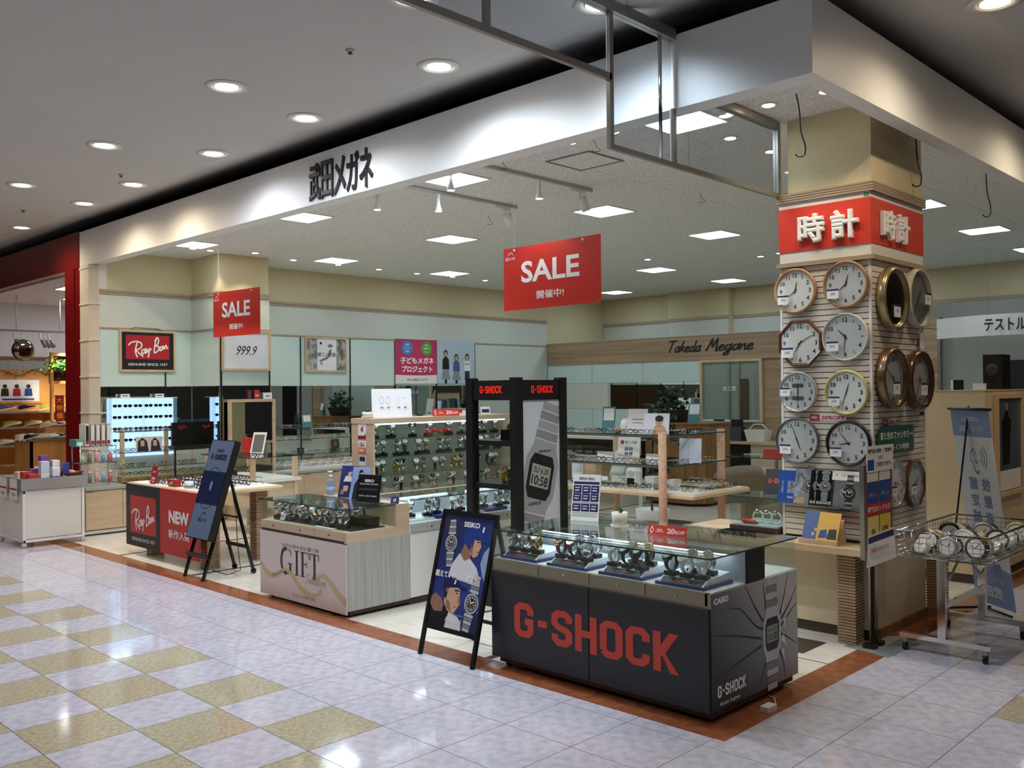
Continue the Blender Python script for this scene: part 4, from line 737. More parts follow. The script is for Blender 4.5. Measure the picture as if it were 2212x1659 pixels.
# ================================================================ the black display tower
tx0, tx1, ty0, ty1 = -3.135, -2.553, 1.2, 1.80
g = thing('display_tower', 'black square display tower with red block lettering and a giant watch print', 'display tower', (-2.84, 1.5, 0)); pw_ = .075
for x in (tx0, tx1 - pw_):
    for y in (ty0, ty1 - pw_): bx('corner_post', M_blk, g, x, x + pw_, y, y + pw_, 0, 1.84)
hd = bx('header', M_blk, g, tx0 + .01, tx1 - .01, ty0 + .01, ty1 - .01, 1.66, 1.82); M_redglow = mat('emissive_signal_red', (226, 36, 24), .4, emit=.25)  # header letters get a slightly emissive red
block_logo(M_redglow, hd, (tx0 + .16, ty0 + .009, 1.715), X, Z, .06, .255, each=False); block_logo(M_redglow, hd, (tx1 - .009, ty0 + .18, 1.715), Y, Z, .06, .26, each=False)
bx('base_cabinet', M_blk, g, tx0 + .01, tx1 - .012, ty0 + .01, ty1 - .01, 0, .35)
for z in (.95, 1.295): bx('shelf', M_blk, g, tx0 + .02, tx1 - .034, ty0 + .02, ty1 - .02, z, z + .04)
bx('glass_side', M_glass, g, tx0 + pw_, tx1 - pw_, ty0 + .03, ty0 + .035, .36, 1.66)
pp = bx('print_panel', mat('print_silver_grey', (196, 200, 206), .4, noise=.08, scale=1), g, tx1 - .03, tx1 - .02, ty0 + pw_, ty1 - pw_, .36, 1.66)
printed_watch(pp, (tx1 - .0195, 1.485, 1.04), Y, Z, .39, True, mat('print_dark_steel', (150, 152, 156), .35), -.26)
text('PROTECTION', M_btext, pp, (tx1 - .0165, 1.545, 1.245), Y, Vector((0, .25, .97)), h=.02, w=.14, bold=.02); text('G-SHOCK', M_btext, pp, (tx1 - .0165, 1.42, .835), Y, Vector((0, .25, .97)), h=.028, w=.15, bold=.02)
t = thing('watch_display', 'black box holding an amber watch on the upper tower shelf', 'watch display', (-2.75, 1.4, 1.335)); bx('display_box', M_blk, t, -2.86, -2.68, 1.33, 1.45, 1.335, 1.42); MB().lathe([(.025, 0), (.032, .004), (.032, .02), (.025, .024)], (-2.77, 1.36, 1.44), 16, 'y').build('watch_head', mat('amber_metal', (170, 110, 40), .3, metal=.8), t)
G_YEL.put((-2.84, 1.36, .99), (0, 0, .3), 'yellow sports watch on the lower tower shelf', None, 1.6); G_BLK.put((-2.70, 1.32, .99), (0, 0, .2), 'black sports watch on the lower tower shelf', 'watches in the long showcase', 1.6)
t = thing('purple_pouch', 'dark purple pouch on the upper tower shelf by the post', 'pouch', (-2.65, 1.45, 1.335)); MB().sphere((-2.65, 1.45, 1.40), .06, 10, 8, .7, .8, 1.05).build('pouch_body', mat('purple_cloth', (44, 34, 84), .7), t); MB().lathe([(.02, 1.455), (.03, 1.475)], (-2.65, 1.45, 0), 10).build('pouch_neck', MATS['purple_cloth'], t)
# ================================================================ the clock pillar
M_slat = mat('slat_board', (222, 212, 196), .45, noise=.05, scale=20, stretch=(.2, .2, 4)); M_slatback = mat('slat_groove', (96, 84, 66), .6); M_beige = mat('beige_laminate', (206, 190, 158), .45, noise=.04, scale=6)
pl = struct('wall_pillar', MB().box(-.855, -.215, 2.29, 3.2, 0, 3.16), M_slatback)
bx('upper_shaft', M_cream, pl, -.80, -.185, 2.268, 3.18, 3.14, 3.69)
for k in range(4): bx('moulding', M_trim, pl, -.885 + .006 * k % .012, -.165, 2.245, 3.22, 3.082 + .017 * k, 3.095 + .017 * k)
bx('moulding_core', M_trim, pl, -.86, -.19, 2.268, 3.2, 3.08, 3.152)
bx('pale_band', M_offw, pl, -.868, -.19, 2.262, 3.205, 3.035, 3.082); bx('pale_band', M_offw, pl, -.868, -.19, 2.262, 3.205, 2.64, 2.725)
rb_ = bx('red_band', M_signred, pl, -.872, -.186, 2.256, 3.208, 2.722, 3.038)
bx('moulding', M_trim, pl, -.89, -.165, 2.245, 3.22, 2.612, 2.642)
z = 2.608; n = 0
while z > .70:
    bx('slat', M_slat, pl, -.862, -.208, 2.268, 2.29, z - .0345, z); bx('slat', M_slat, pl, -.215, -.192, 2.275, 3.19, z - .0345, z); z -= .0405; n += 1
for x, y in ((-.866, 2.264), (-.206, 2.264)): bx('corner_bead', M_offw, pl, x - .006, x + .012, y, y + .02, .66, 2.61)
bx('corner_bead', M_offw, pl, -.206, -.188, 3.185, 3.205, .66, 2.61)
bx('base_panel', M_beige, pl, -.86, -.2, 2.30, 3.19, .07, .66); bx('baseboard', M_walnut, pl, -.87, -.185, 2.33, 3.2, 0, .07)
for i, ch in enumerate('時計'):
    text(ch, M_wtext, rb_, (-.61 + .247 * i, 2.256, 2.872), X, Z, h=.205, w=.20, bold=.035, depth=.035, name='raised_letter')
    text(ch, M_wtext, rb_, (-.186, 2.51 + .255 * i, 2.868), Y, Z, h=.205, w=.22, bold=.035, depth=.035, name='raised_letter')
bx('small_sticker', mat('sticker_green', (90, 160, 90), .5), pl, -.235, -.195, 2.2605, 2.2618, 3.045, 3.07)
# ---- clocks
def gl_add(b, body, c, u, v, h, bold=.015):
    vs, fs = glyphs(body, bold, 2); xs = [p[0] for p in vs]; ys = [p[1] for p in vs]; k = h / .72; cx = (min(xs) + max(xs)) / 2; cy = (min(ys) + max(ys)) / 2
    b.add([Vector(c) + u * ((x - cx) * k) + v * ((y - cy) * k) for x, y, _ in vs], fs)
M_wrap = glass('plastic_wrap', (246, 247, 247), 1.0, ior=1.35, rough=.08)
def clock(label, side, c, dia, rim, dial, hr, mn, octo=False, depth=.04, nums='all', rimw=.12, tagpos=(-.5, -.38), lcd=False, bold=.012, wrap=False, name='wall_clock'):
    """c is the centre on the slat face; hr, mn are clock-face angles in degrees from twelve"""
    t = thing(name, label, 'clock', c, group='clocks on the pillar'); c = Vector(c); ax = 'y' if side == 'f' else 'x'; u = X if side == 'f' else Y; nrm = -Y if side == 'f' else X; R = dia / 2; n = 8 if octo else 40; ph = math.pi / 8 if octo else 0
    MB().lathe([(R * .8, .0), (R * .97, .004), (R, depth * .4), (R * .985, depth * .8), (R * (1 - rimw * .4), depth), (R * (1 - rimw), depth * .82), (R * (1 - rimw) * .98, depth * .55)], c, n, ax, not octo, ph).build('rim', rim, t)
    r = R * (1 - rimw)
    d = MB().disc(c + nrm * depth * .56, r, u, Z, 40).build('dial', dial, t) if not octo else MB().flat([(r * math.cos(2 * math.pi * i / 8 + ph), r * math.sin(2 * math.pi * i / 8 + ph)) for i in range(8)], c + nrm * depth * .56, u, Z).build('dial', dial, t)
    o = c + nrm * (depth * .56 + .001); b = MB()
    for k in range(1, 13):
        q = math.radians(90 - 30 * k); p = o + u * (r * .77 * math.cos(q)) + Z * (r * .77 * math.sin(q))
        if nums == 'all' or (nums == 'even' and k % 2 == 0): gl_add(b, str(k), p, u, Z, r * .20, bold + .006)
        else: b.rib([(r * .70 * math.cos(q), r * .70 * math.sin(q)), (r * .86 * math.cos(q), r * .86 * math.sin(q))], r * .025, o, u, Z)
    b.build('numerals', M_btext, d)
    for a, l, w, nm in ((hr, .5, .055, 'hour_hand'), (mn, .78, .04, 'minute_hand')):
        q = math.radians(90 - a); MB().rib([(-r * .12 * math.cos(q), -r * .12 * math.sin(q)), (r * l * .7 * math.cos(q), r * l * .7 * math.sin(q)), (r * l * math.cos(q), r * l * math.sin(q))], r * w, o + nrm * .003, u, Z, taper=lambda t: 1.2 - t).build(nm, M_btext, d)
    if lcd:
        for zz in (.34, -.34): MB().flat([(-r * .32, r * zz - r * .1), (r * .32, r * zz - r * .1), (r * .32, r * zz + r * .1), (-r * .32, r * zz + r * .1)], o + nrm * .002, u, Z).build('display_window', mat('lcd_dark', (84, 94, 84), .3), d)
    if tagpos:
        px, pz = tagpos; w, h = R * .52, R * .40; q = o + nrm * (depth * .5 + .004) + u * (R * px) + Z * (R * pz)
        tg = MB().prism([(-w / 2, -h / 2), (w / 2, -h / 2), (w / 2, h / 2), (-w / 2, h / 2)], q, u, Z, nrm * -.001).build('price_tag', M_white, t)
        MB().flat([(-w / 2, h * .32), (w / 2, h * .32), (w / 2, h / 2), (-w / 2, h / 2)], q + nrm * .0006, u, Z).build('tag_header', M_navy, tg); text('20%', M_print_g, tg, q + nrm * .0006, u, Z, h=h * .25, bold=.01, name='tag_lettering')
    MB().disc(c + nrm * depth * .92, r * 1.0, u, Z, 32).build('cover_glass', M_glass if not wrap else M_wrap, t)
    if wrap:
        MB().lathe([(R * 1.0, -.002), (R * 1.03, depth * .3), (R * 1.02, depth * .9), (R * .9, depth * 1.04)], c, 18, ax, False, .1).build('plastic_wrap', M_wrap, t)
    return t
M_clw = mat('clock_wood_light', (190, 146, 104), .3, rgb2=(168, 122, 82), scale=10, coat=.3); M_clbr = mat('clock_wood_dark', (96, 54, 32), .25, coat=.4); M_clwh = mat('clock_white_rim', (214, 208, 194), .35); M_clsil = mat('clock_silver_rim', (196, 196, 196), .25, metal=.6); M_clgo = mat('clock_gold_rim', (206, 194, 132), .35, metal=.3); M_cldk = mat('clock_pewter_rim', (62, 54, 50), .25, metal=.5); M_face = mat('clock_face_white', (236, 234, 230), .5); M_face2 = mat('clock_face_silver', (206, 206, 204), .4); M_clblk = mat('clock_black', (16, 14, 12), .2); M_clgold = mat('clock_dark_gold', (150, 124, 60), .3, metal=.7)
cy = 2.268
clock('light wood rimmed round clock at the top left of the slatted pillar', 'f', (-.742, cy, 2.436), .33, M_clw, M_face, 12, 232)
clock('light wood rimmed round clock at the top right of the slatted front', 'f', (-.365, cy, 2.452), .332, M_clw, M_face, 16, 228, wrap=True)
clock('octagonal brown wooden clock on the slatted pillar front', 'f', (-.709, cy, 2.057), .36, M_clbr, M_face, 212, 60, True)
clock('cream rimmed round clock with slanted numerals beside the octagonal one', 'f', (-.373, cy, 2.085), .335, M_clwh, M_face2, 315, 185, nums='even', rimw=.07)
clock('silver rimmed round clock with two display windows on the pillar', 'f', (-.731, cy, 1.705), .295, M_clsil, M_face2, 358, 182, lcd=True, rimw=.09, tagpos=(-.6, 0))
clock('pale gold rimmed round clock with bold numerals on the pillar', 'f', (-.37, cy, 1.698), .318, M_clgo, M_face, 16, 200, bold=.03)
clock('thin dark silver rimmed round clock above the brochure rack, left', 'f', (-.741, cy, 1.353), .333, mat('clock_steel_rim', (110, 116, 124), .25, metal=.6), M_face2, 160, 340, rimw=.07)
clock('thick dark rimmed round clock with a display window above the brochures', 'f', (-.362, cy, 1.344), .325, M_cldk, M_face, 262, 322, wrap=True)
sx = -.192
clock('large black and gold clock wrapped in plastic on the pillar side', 's', (sx, 2.54, 2.353), .45, mat('clock_champagne', (196, 176, 130), .25, metal=.7), M_clblk, 30, 200, depth=.075, rimw=.16, wrap=True, tagpos=(-.2, -.4))
clock('large champagne silver clock at the far top of the pillar side', 's', (sx, 3.0, 2.385), .44, M_clwh, mat('clock_face_grey', (150, 148, 138), .4), 40, 220, depth=.07, rimw=.1, wrap=True, tagpos=(.4, .0))
clock('large brown and gold rimmed clock in the middle row of the pillar side', 's', (sx, 2.51, 1.792), .44, mat('clock_bronze', (150, 120, 90), .25, metal=.7), M_face2, 170, 300, depth=.075, rimw=.2, wrap=True, tagpos=(-.2, -.3))
clock('large dark mahogany clock at the far middle of the pillar side', 's', (sx, 3.0, 1.783), .45, M_clbr, M_face2, 150, 210, depth=.075, rimw=.22, wrap=True, tagpos=(-.1, -.3))
clock('round grey faced clock low on the pillar side behind the leaflet stand', 's', (sx, 2.56, 1.055), .34, M_clsil, M_face, 100, 200, rimw=.06, tagpos=(-.4, -.3))
clock('octagonal dark rimmed clock low on the far pillar side', 's', (sx, 2.93, 1.026), .37, M_clbr, M_face2, 60, 200, True, tagpos=(-.4, -.2))
# discount strips and green sign on the pillar
def strip_sign(label, o, u, nrm, w, h):
    t = thing('discount_strip', label, 'sign', tuple(Vector(o)))
    MB().prism([(0, 0), (w, 0), (w, h), (0, h)], Vector(o) + nrm * .002, u, Z, nrm * -.002).build('board', M_white, t); MB().flat([(0, 0), (w * .28, 0), (w * .28, h), (0, h)], Vector(o) + nrm * .0026, u, Z).build('printed_area', mat('print_magenta', (190, 40, 70), .5), t)
    text('時計', M_wtext, t, Vector(o) + nrm * .0032 + u * w * .14 + Z * h * .5, u, Z, h=h * .5, bold=.01); text('20%OFF', MATS['print_magenta'], t, Vector(o) + nrm * .0032 + u * w * .64 + Z * h * .5, u, Z, h=h * .6, w=w * .64, bold=.03, slant=.2)
strip_sign('white and red 20%OFF strip between the clocks on the pillar front', (-.652, 2.266, 1.498), X, -Y, .27, .045); strip_sign('small white and red 20%OFF strip above the green sign', (-.19, 2.42, 1.463), Y, X, .30, .045)
t = thing('green_sign', 'dark green sign about sound and light clocks on the pillar side', 'sign', (-.19, 2.6, 1.27)); MB().prism([(0, .02), (.02, 0), (.60, 0), (.62, .02), (.62, .175), (.60, .195), (.02, .195), (0, .175)], (-.165, 2.29, 1.265), Y, Z, (-.012, 0, 0)).build('board', mat('sign_green', (22, 84, 62), .35), t)
text('音と光のファンタジー!', M_wtext, t, (-.164, 2.60, 1.395), Y, Z, h=.055, w=.58, bold=.02); text('からくり時計', M_wtext, t, (-.164, 2.63, 1.31), Y, Z, h=.042, w=.38, bold=.02)
t = thing('hook_tag', 'white tag hanging from a wire hook beside the clocks', 'tag', (-.18, 3.12, 2.05)); bx('card', M_white, t, -.178, -.176, 3.08, 3.15, 2.02, 2.14); MB().tube([(-.178, 3.11, 2.14), (-.17, 3.11, 2.17), (-.12, 3.16, 2.165), (-.09, 3.2, 2.16)], .003, 5).build('wire', M_clbr, t)
bx('navy_tag', M_navy, None, -.1895, -.1885, 3.10, 3.19, 1.52, 1.545); tag(bpy.data.objects['navy_tag'], 'narrow navy label at the edge of the pillar slats', 'label')
# ---- counter ledge below the slats
g = thing('pillar_counter', 'maple topped counter ledge wrapped around the clock pillar', 'counter', (-.9, 2.2, 0))
bx('top_board', M_maple, g, -1.68, -.135, 1.98, 2.262, .612, .655); bx('top_board', M_maple, g, -1.68, -.88, 2.262, 2.72, .612, .655); bx('front_panel', M_beige, g, -1.66, -.22, 2.20, 2.22, .08, .612); bx('kick_board', M_plinth, g, -1.66, -.22, 2.23, 2.25, 0, .08)
for xa, ya in ((-.37, 2.055), (-1.6, 2.055)):
    b = MB().box(xa + .008, xa + .122, ya + .008, ya + .122, 0, .612)
    for k in range(30): b.box(xa, xa + .13, ya, ya + .13, .004 + .0203 * k, .016 + .0203 * k)
    b.build('ribbed_leg', M_oak, g)
b = MB().box(-.2, -.09, 3.22, 3.33, 0, .60)
for k in range(30): b.box(-.208, -.082, 3.212, 3.338, .004 + .02 * k, .016 + .02 * k)
b.build('ribbed_leg', M_oak, g)
# brochures in a clear rack
rk = thing('brochure_rack', 'clear acrylic brochure rack hooked to the slatted pillar', 'rack', (-.56, 2.2, .9)); MB().hexa([(-.89, 2.17, .895), (-.24, 2.17, .895), (-.24, 2.262, .895), (-.89, 2.262, .895), (-.89, 2.17, .902), (-.24, 2.17, .902), (-.24, 2.262, .902), (-.89, 2.262, .902)]).build('ledge', M_glass, rk); bx('lip', M_glass, rk, -.89, -.24, 2.165, 2.17, .895, .94)
def brochure(label, x, w, h, m, k):
    t = thing('brochure', label, 'brochure', (x + w / 2, 2.2, .903)); a = Vector((x, 2.175 + .004 * k, .903)); v = Vector((0, .24, .97)).normalized(); n = X.cross(v)
    MB().prism([(0, 0), (w, 0), (w, h), (0, h)], a, X, v, -n * .006).build('cover', m, t)
    return t, (lambda p, q, d=.0006: a + X * (p * w) + v * (q * h) + n * d), v
M_bblue = mat('print_royal_blue', (20, 70, 150), .35)
for k, (lab, x, w) in enumerate((('blue brochure at the left end of the rack, partly covered', -.885, .12), ('blue brochure with a grey landscape next to the left end', -.845, .16))):
    t, q, v = brochure(lab, x, w, .235, M_bblue, 8 - k); MB().add([q(.2, .3), q(.95, .3), q(.95, .68), q(.2, .68)], [(0, 1, 2, 3)]).build('printed_photo', M_photo1, t)
    if k: text('Seiko Clock', M_wtext, t, q(.55, .18), X, v, h=.015)
t, q, v = brochure('mottled grey-blue brochure with a round watch in the rack', -.755, .20, .255, M_photo1, 5); text('SEIKO', mat('print_deep_blue', (20, 40, 100), .4), t, q(.66, .9), X, v, h=.024, bold=.03); printed_watch(t, q(.55, .5, .001), X, v, .095, False); MB().add([q(.02, .02), q(.9, .02), q(.5, .22), q(.02, .12)], [(0, 1, 2, 3)]).build('printed_area', mat('print_tan', (200, 150, 100), .5), t)
for k, lab in enumerate(('black sports watch brochure in the rack, half hidden', 'black sports watch brochure fully visible in the rack')):
    t, q, v = brochure(lab, -.635 + .05 * k, .13, .25, M_blkgl, 3 - k); text('CASIO', M_wtext, t, q(.5, .94), X, v, h=.016, bold=.02); printed_watch(t, q(.5, .55, .001), X, v, .075, False); text('G-SHOCK', M_wtext, t, q(.5, .09), X, v, h=.02, w=.11, bold=.03)
for k, lab in enumerate(('white-headed grey brochure in the rack, half hidden', 'white-headed grey brochure with a black watch at the right of the rack')):
    t, q, v = brochure(lab, -.475 + .04 * k, .19, .255, mat('print_mist_grey', (120, 116, 118), .4, rgb2=(70, 66, 68), scale=4), 2 - k); MB().add([q(0, .74), q(1, .74), q(1, 1), q(0, 1)], [(0, 1, 2, 3)]).build('printed_header', M_offw, t); text('CITIZEN', M_btext, t, q(.5, .88, .001), X, v, h=.02, w=.13); printed_watch(t, q(.5, .4, .001), X, v, .08, False, M_blk)
# book stand with two booklets
t = thing('book_stand', 'small maple easel stand on the pillar counter', 'stand', (-.5, 2.1, .655)); bx('base_lip', M_maple, t, -.63, -.355, 2.03, 2.075, .656, .685); MB().hexa([(-.62, 2.10, .656), (-.365, 2.10, .656), (-.365, 2.2, .656), (-.62, 2.2, .656), (-.62, 2.17, .82), (-.365, 2.17, .82), (-.365, 2.185, .82), (-.62, 2.185, .82)]).build('back_rest', M_maple, t)
def booklet(label, x, w, h, m, y): 
    t = thing('booklet', label, 'booklet', (x + w / 2, y, .686)); v = Vector((0, .42, .907)); n = X.cross(v); a = Vector((x, y, .686)); MB().prism([(0, 0), (w, 0), (w, h), (0, h)], a, X, v, -n * .004).build('cover', m, t); return t, (lambda p, q, d=.0006: a + X * (p * w) + v * (q * h) + n * d), v
t, q, v = booklet('blue booklet with small round pictures on the book stand', -.62, .15, .205, mat('print_slate_blue', (70, 96, 150), .4), 2.052)
for p in ((.6, .35), (.5, .18), (.8, .22)): MB().disc(q(*p), .012, X, v, 14).build('printed_dot', M_skin, t)
t, q, v = booklet('yellow booklet with two people on the book stand', -.515, .155, .20, mat('print_mustard', (220, 168, 40), .4), 2.043); MB().add([q(.1, .06), q(.15, .35), q(.45, .4), q(.5, .1)], [(0, 1, 2, 3)]).build('printed_figure', M_bblue, t); MB().add([q(.5, .05), q(.55, .4), q(.9, .42), q(.95, .05)], [(0, 1, 2, 3)]).build('printed_figure', M_btext, t)
for p in ((.3, .5), (.72, .52)): MB().disc(q(*p), .016, X, v, 12).build('printed_face', M_skin, t)
# small glass case at the left end of the counter
t = thing('tabletop_case', 'small glass case with rings of bangle watches on the pillar counter', 'showcase', (-1.1, 2.4, .655)); bx('base', M_plinth, t, -1.29, -.89, 2.22, 2.62, .656, .70); bx('floor', mat('green_glass', (190, 214, 206), .2), t, -1.27, -.9, 2.24, 2.6, .70, .712)
for a in ((-1.29, -1.284, 2.22, 2.62), (-1.284, -.89, 2.22, 2.226), (-1.284, -.89, 2.614, 2.62)): bx('glass_side', M_glass, t, a[0], a[1], a[2], a[3], .712, .915)
bx('glass_top', M_gtop, t, -1.295, -.88, 2.215, 2.625, .915, .922); MB().box(-1.295, -.88, 2.2135, 2.215, .915, .922).build('glass_edge', M_gedge, t)
for k in range(3): tt = thing('bangle_watch', 'clear white bangle standing in the small case, %s of three' % ('left', 'middle', 'right')[k], 'bangle', (-1.12 + .075 * k, 2.35, .712), group='bangles in the small case'); MB().tube([(-1.12 + .075 * k + .042 * math.cos(a * math.pi / 8), 2.35, .758 + .042 * math.sin(a * math.pi / 8)) for a in range(16)], .007, 6, closed=True).build('ring', M_wwht, tt); MB().lathe([(.018, 0), (.018, .008), (0, .009)], (-1.12 + .075 * k, 2.335, .80), 12, 'y').build('head', M_sil, tt)
t = thing('red_cushion', 'crumpled red cloth inside the small case', 'cloth', (-1.16, 2.28, .712)); MB().sphere((-1.18, 2.28, .73), .035, 10, 6, 1.3, .8, .5).sphere((-1.13, 2.275, .728), .03, 10, 6, 1.2, .8, .5).build('folds', M_pet, t); MB().sphere((-1.10, 2.285, .722), .018, 8, 5, 1.2, .8, .5).build('knot', M_pet, t)
t = thing('black_tray', 'shallow black tray in front of the small glass case', 'tray', (-1.1, 2.12, .655)); MB().box(-1.30, -.90, 2.03, 2.2, .656, .662).build('tray_floor', M_blk, t); MB().box(-1.30, -.90, 2.03, 2.036, .662, .672).box(-1.30, -.90, 2.194, 2.2, .662, .672).box(-1.30, -1.294, 2.036, 2.194, .662, .672).box(-.906, -.90, 2.036, 2.194, .662, .672).build('rim', M_blk, t)
t, P, u, v = tentcard('brand_card', 'black card with red block letters on an easel behind the small case', 'sign', (-1.02, 2.5, .923), .25, .22, .20, .35, M_blk); block_logo(M_orange, t, P(-.085, .085), u, v, .04, .17, each=False)
# ---- leaflet stand facing the side aisle
t = thing('leaflet_stand', 'slim silver poster stand with a point-day leaflet at the pillar corner', 'poster stand', (-.15, 2.2, 0))
for y in (2.07, 2.18): MB().cyl((-.15, y, .03), (-.15, y, 1.22), .007, 8).build('rod', M_steel, t)
bx('frame_edge', M_steel, t, -.16, -.13, 1.955, 1.985, .60, 1.22); bx('frame_edge', M_steel, t, -.16, -.13, 2.40, 2.42, .60, 1.22)
for y in (2.07, 2.18): bx('foot', M_blk, t, -.19, -.11, y - .03, y + .03, .001, .03)
pp = bx('leaflet', mat('print_brick_red', (140, 62, 56), .5, noise=.1, scale=8), t, -.137, -.131, 1.99, 2.40, .62, 1.24); u, v = Y, Z
def lp(a, b, d=0): return Vector((-.1305 + d, 1.99 + .41 * a, .62 + .62 * b))
for a0, b0, a1, b1, m in ((.04, .55, .48, .78, M_bblue), (.52, .55, .96, .78, M_bblue), (.04, .78, .48, .97, M_offw), (.52, .78, .96, .97, M_offw), (.04, .06, .48, .41, mat('print_butter', (226, 206, 120), .5)), (.52, .06, .96, .41, mat('print_yellow', (228, 200, 60), .5)), (.0, .43, 1, .54, mat('print_red', (190, 36, 40), .5))): MB().add([lp(a0, b0), lp(a1, b0), lp(a1, b1), lp(a0, b1)], [(0, 1, 2, 3)]).build('printed_area', m, pp)
text('専門店おトクな日!', M_wtext, pp, lp(.5, .485, .001), Y, Z, h=.038, w=.37, bold=.01); text('10%', M_navy, pp, lp(.74, .24, .001), Y, Z, h=.05, bold=.03); text('5%', M_navy, pp, lp(.26, .24, .001), Y, Z, h=.04, bold=.03)
for a, b in ((.26, .64), (.74, .64)): text('ポイント', mat('print_yellow'), pp, lp(a, b, .001), Y, Z, h=.03, bold=.01)
tp = bx('top_card', M_white, t, -.13, -.126, 1.995, 2.43, 1.17, 1.34); text('専門店お買物・ご飲食券', M_btext, tp, (-.1252, 2.21, 1.305), Y, Z, h=.032, w=.38, bold=.02); text('ご利用できます。', M_btext, tp, (-.1252, 2.27, 1.215), Y, Z, h=.032, w=.26, bold=.02); bx('printed_area', M_bblue, tp, -.126, -.1254, 2.01, 2.11, 1.18, 1.25); text('当店で', M_navy, tp, (-.1252, 2.22, 1.26), Y, Z, h=.025)
bp_ = MB().hexa([(-.125, 1.98, .545), (-.10, 2.40, .565), (-.104, 2.40, .565), (-.129, 1.98, .545), (-.125, 1.995, .75), (-.125, 2.42, .765), (-.129, 2.42, .765), (-.129, 1.995, .75)]).build('bottom_card', M_white, t); text('ご利用いただけます。', MATS['print_red'], bp_, (-.110, 2.15, .655), Vector((.06, 1, .04)), Z, h=.034, w=.27, bold=.02); MB().quad((-.1235, 2.0, .70), (-.119, 2.41, .715), (-.1235, 2.415, .755), (-.124, 2.0, .74)).build('printed_area', M_navy, bp_)
MB().add([(-.3, 2.0, .0015), (.02, 1.93, .0015), (.06, 2.4, .0015), (-.12, 2.5, .0015), (-.3, 2.3, .0015)], [(0, 1, 2, 3, 4)]).build('floor_mat', mat('mat_grey', (128, 132, 130), .6), None); tag(bpy.data.objects['floor_mat'], 'thin grey sheet lying under the leaflet stand', 'mat')
# ================================================================ wire basket cart
t = thing('basket_cart', 'chrome wire basket cart full of wrapped clocks by the pillar', 'cart', (.3, 2.5, 0)); bX0, bX1, bY0, bY1 = .08, .62, 1.96, 2.98
for y in (2.2, 2.98):
    bx('base_bar', M_chrome, t, .0, .555, y - .02, y + .02, .085, .115); bx('upright', M_chrome, t, .24, .29, y - .018, y + .018, .115, .655)
    for x in (.03, .52):
        cs_ = MB().cyl((x - .011, y, .028), (x + .011, y, .028), .028, 14).build('caster_wheel', M_blk, t); MB().box(x - .016, x + .016, y - .02, y + .02, .055, .085).build('caster_fork', M_steel, cs_)
bx('tie_bar', M_chrome, t, .25, .28, 2.2, 2.98, .30, .33); MB().tube([(.265, 2.24, .42), (.265, 2.6, .62), (.265, 2.94, .42)], .009, 6).build('brace', M_chrome, t)
for z in (.66, .815):
    r = .008 if z > .7 else .006
    MB().tube([(bX0, bY0, z), (bX1, bY0, z), (bX1, bY1, z), (bX0, bY1, z)], r, 6, closed=True).build('rim', M_chrome, t)
for z in (.69, .72, .75, .785): MB().tube([(bX0, bY0, z), (bX1, bY0, z), (bX1, bY1, z), (bX0, bY1, z)], .0025, 5, closed=True).build('side_wire', M_chrome, t)
for k in range(1, 12): x = bX0 + (bX1 - bX0) * k / 12; MB().tube([(x, bY0, .815), (x, bY0, .66), (x, bY1, .66), (x, bY1, .815)], .0022, 5).build('wire', M_chrome, t)
for k in range(1, 20): y = bY0 + (bY1 - bY0) * k / 20; MB().tube([(bX0, y, .815), (bX0, y, .66), (bX1, y, .66), (bX1, y, .815)], .0022, 5).build('wire', M_chrome, t)
bx('basket_floor', M_steel, t, bX0, bX1, bY0, bY1, .655, .66)
mm = [M_white, M_clsil, M_clbr, M_blk, M_clgo]; k = 0
for i in range(7):
    for j in range(3):
        x = bX0 + .1 + .17 * j; y = bY0 + .1 + .135 * i; r = .050 + .010 * ((i * 2 + j) % 3); tl = random.uniform(-1.1, .1); m = mm[(i * 2 + j) % 5]
        q = thing('wrapped_clock', '%s small clock in a clear bag, %s of the basket, row %s from the front' % (('white', 'silver', 'brown', 'black', 'gold')[(i * 2 + j) % 5], ('left', 'middle', 'right')[j], ('one', 'two', 'three', 'four', 'five', 'six', 'seven')[i]), 'clock', (x, y, .662), random.uniform(-.5, .5), 'wrapped clocks in the basket'); f = frame(q); M_ = ROOT[q.name]
        ct = M_ @ Vector((0, -.015, r + .008)); 
        b = MB(); b.lathe([(r * .9, -.03), (r, -.02), (r, .012), (r * .84, .018), (r * .78, .01)], (0, 0, r + .006), 18, 'y'); b.v = [tuple(M_ @ (Matrix.Rotation(tl * .6, 3, 'X') @ Vector(p))) for p in b.v]; b.build('case', m, q)
        b = MB(); b.disc((0, -.0145, r + .006), r * .78, X, Z, 16); b.v = [tuple(M_ @ (Matrix.Rotation(tl * .6, 3, 'X') @ Vector(p))) for p in b.v]; dd = b.build('dial', M_face, q)
        b = MB(); b.rib([(0, 0), (r * .3, r * .4)], .004, (0, -.0155, r + .006), X, Z).rib([(0, 0), (-r * .5, r * .2)], .003, (0, -.0155, r + .006), X, Z); b.v = [tuple(M_ @ (Matrix.Rotation(tl * .6, 3, 'X') @ Vector(p))) for p in b.v]; b.build('hands', M_btext, dd)
        b = MB(); b.sphere((0, 0, r + .01), r * 1.12, 9, 6, 1, .65, 1); b.v = [tuple(M_ @ (Matrix.Rotation(tl * .6, 3, 'X') @ Vector(p))) for p in b.v]; b.sm = [False] * len(b.sm); b.build('plastic_bag', M_wrap, q)
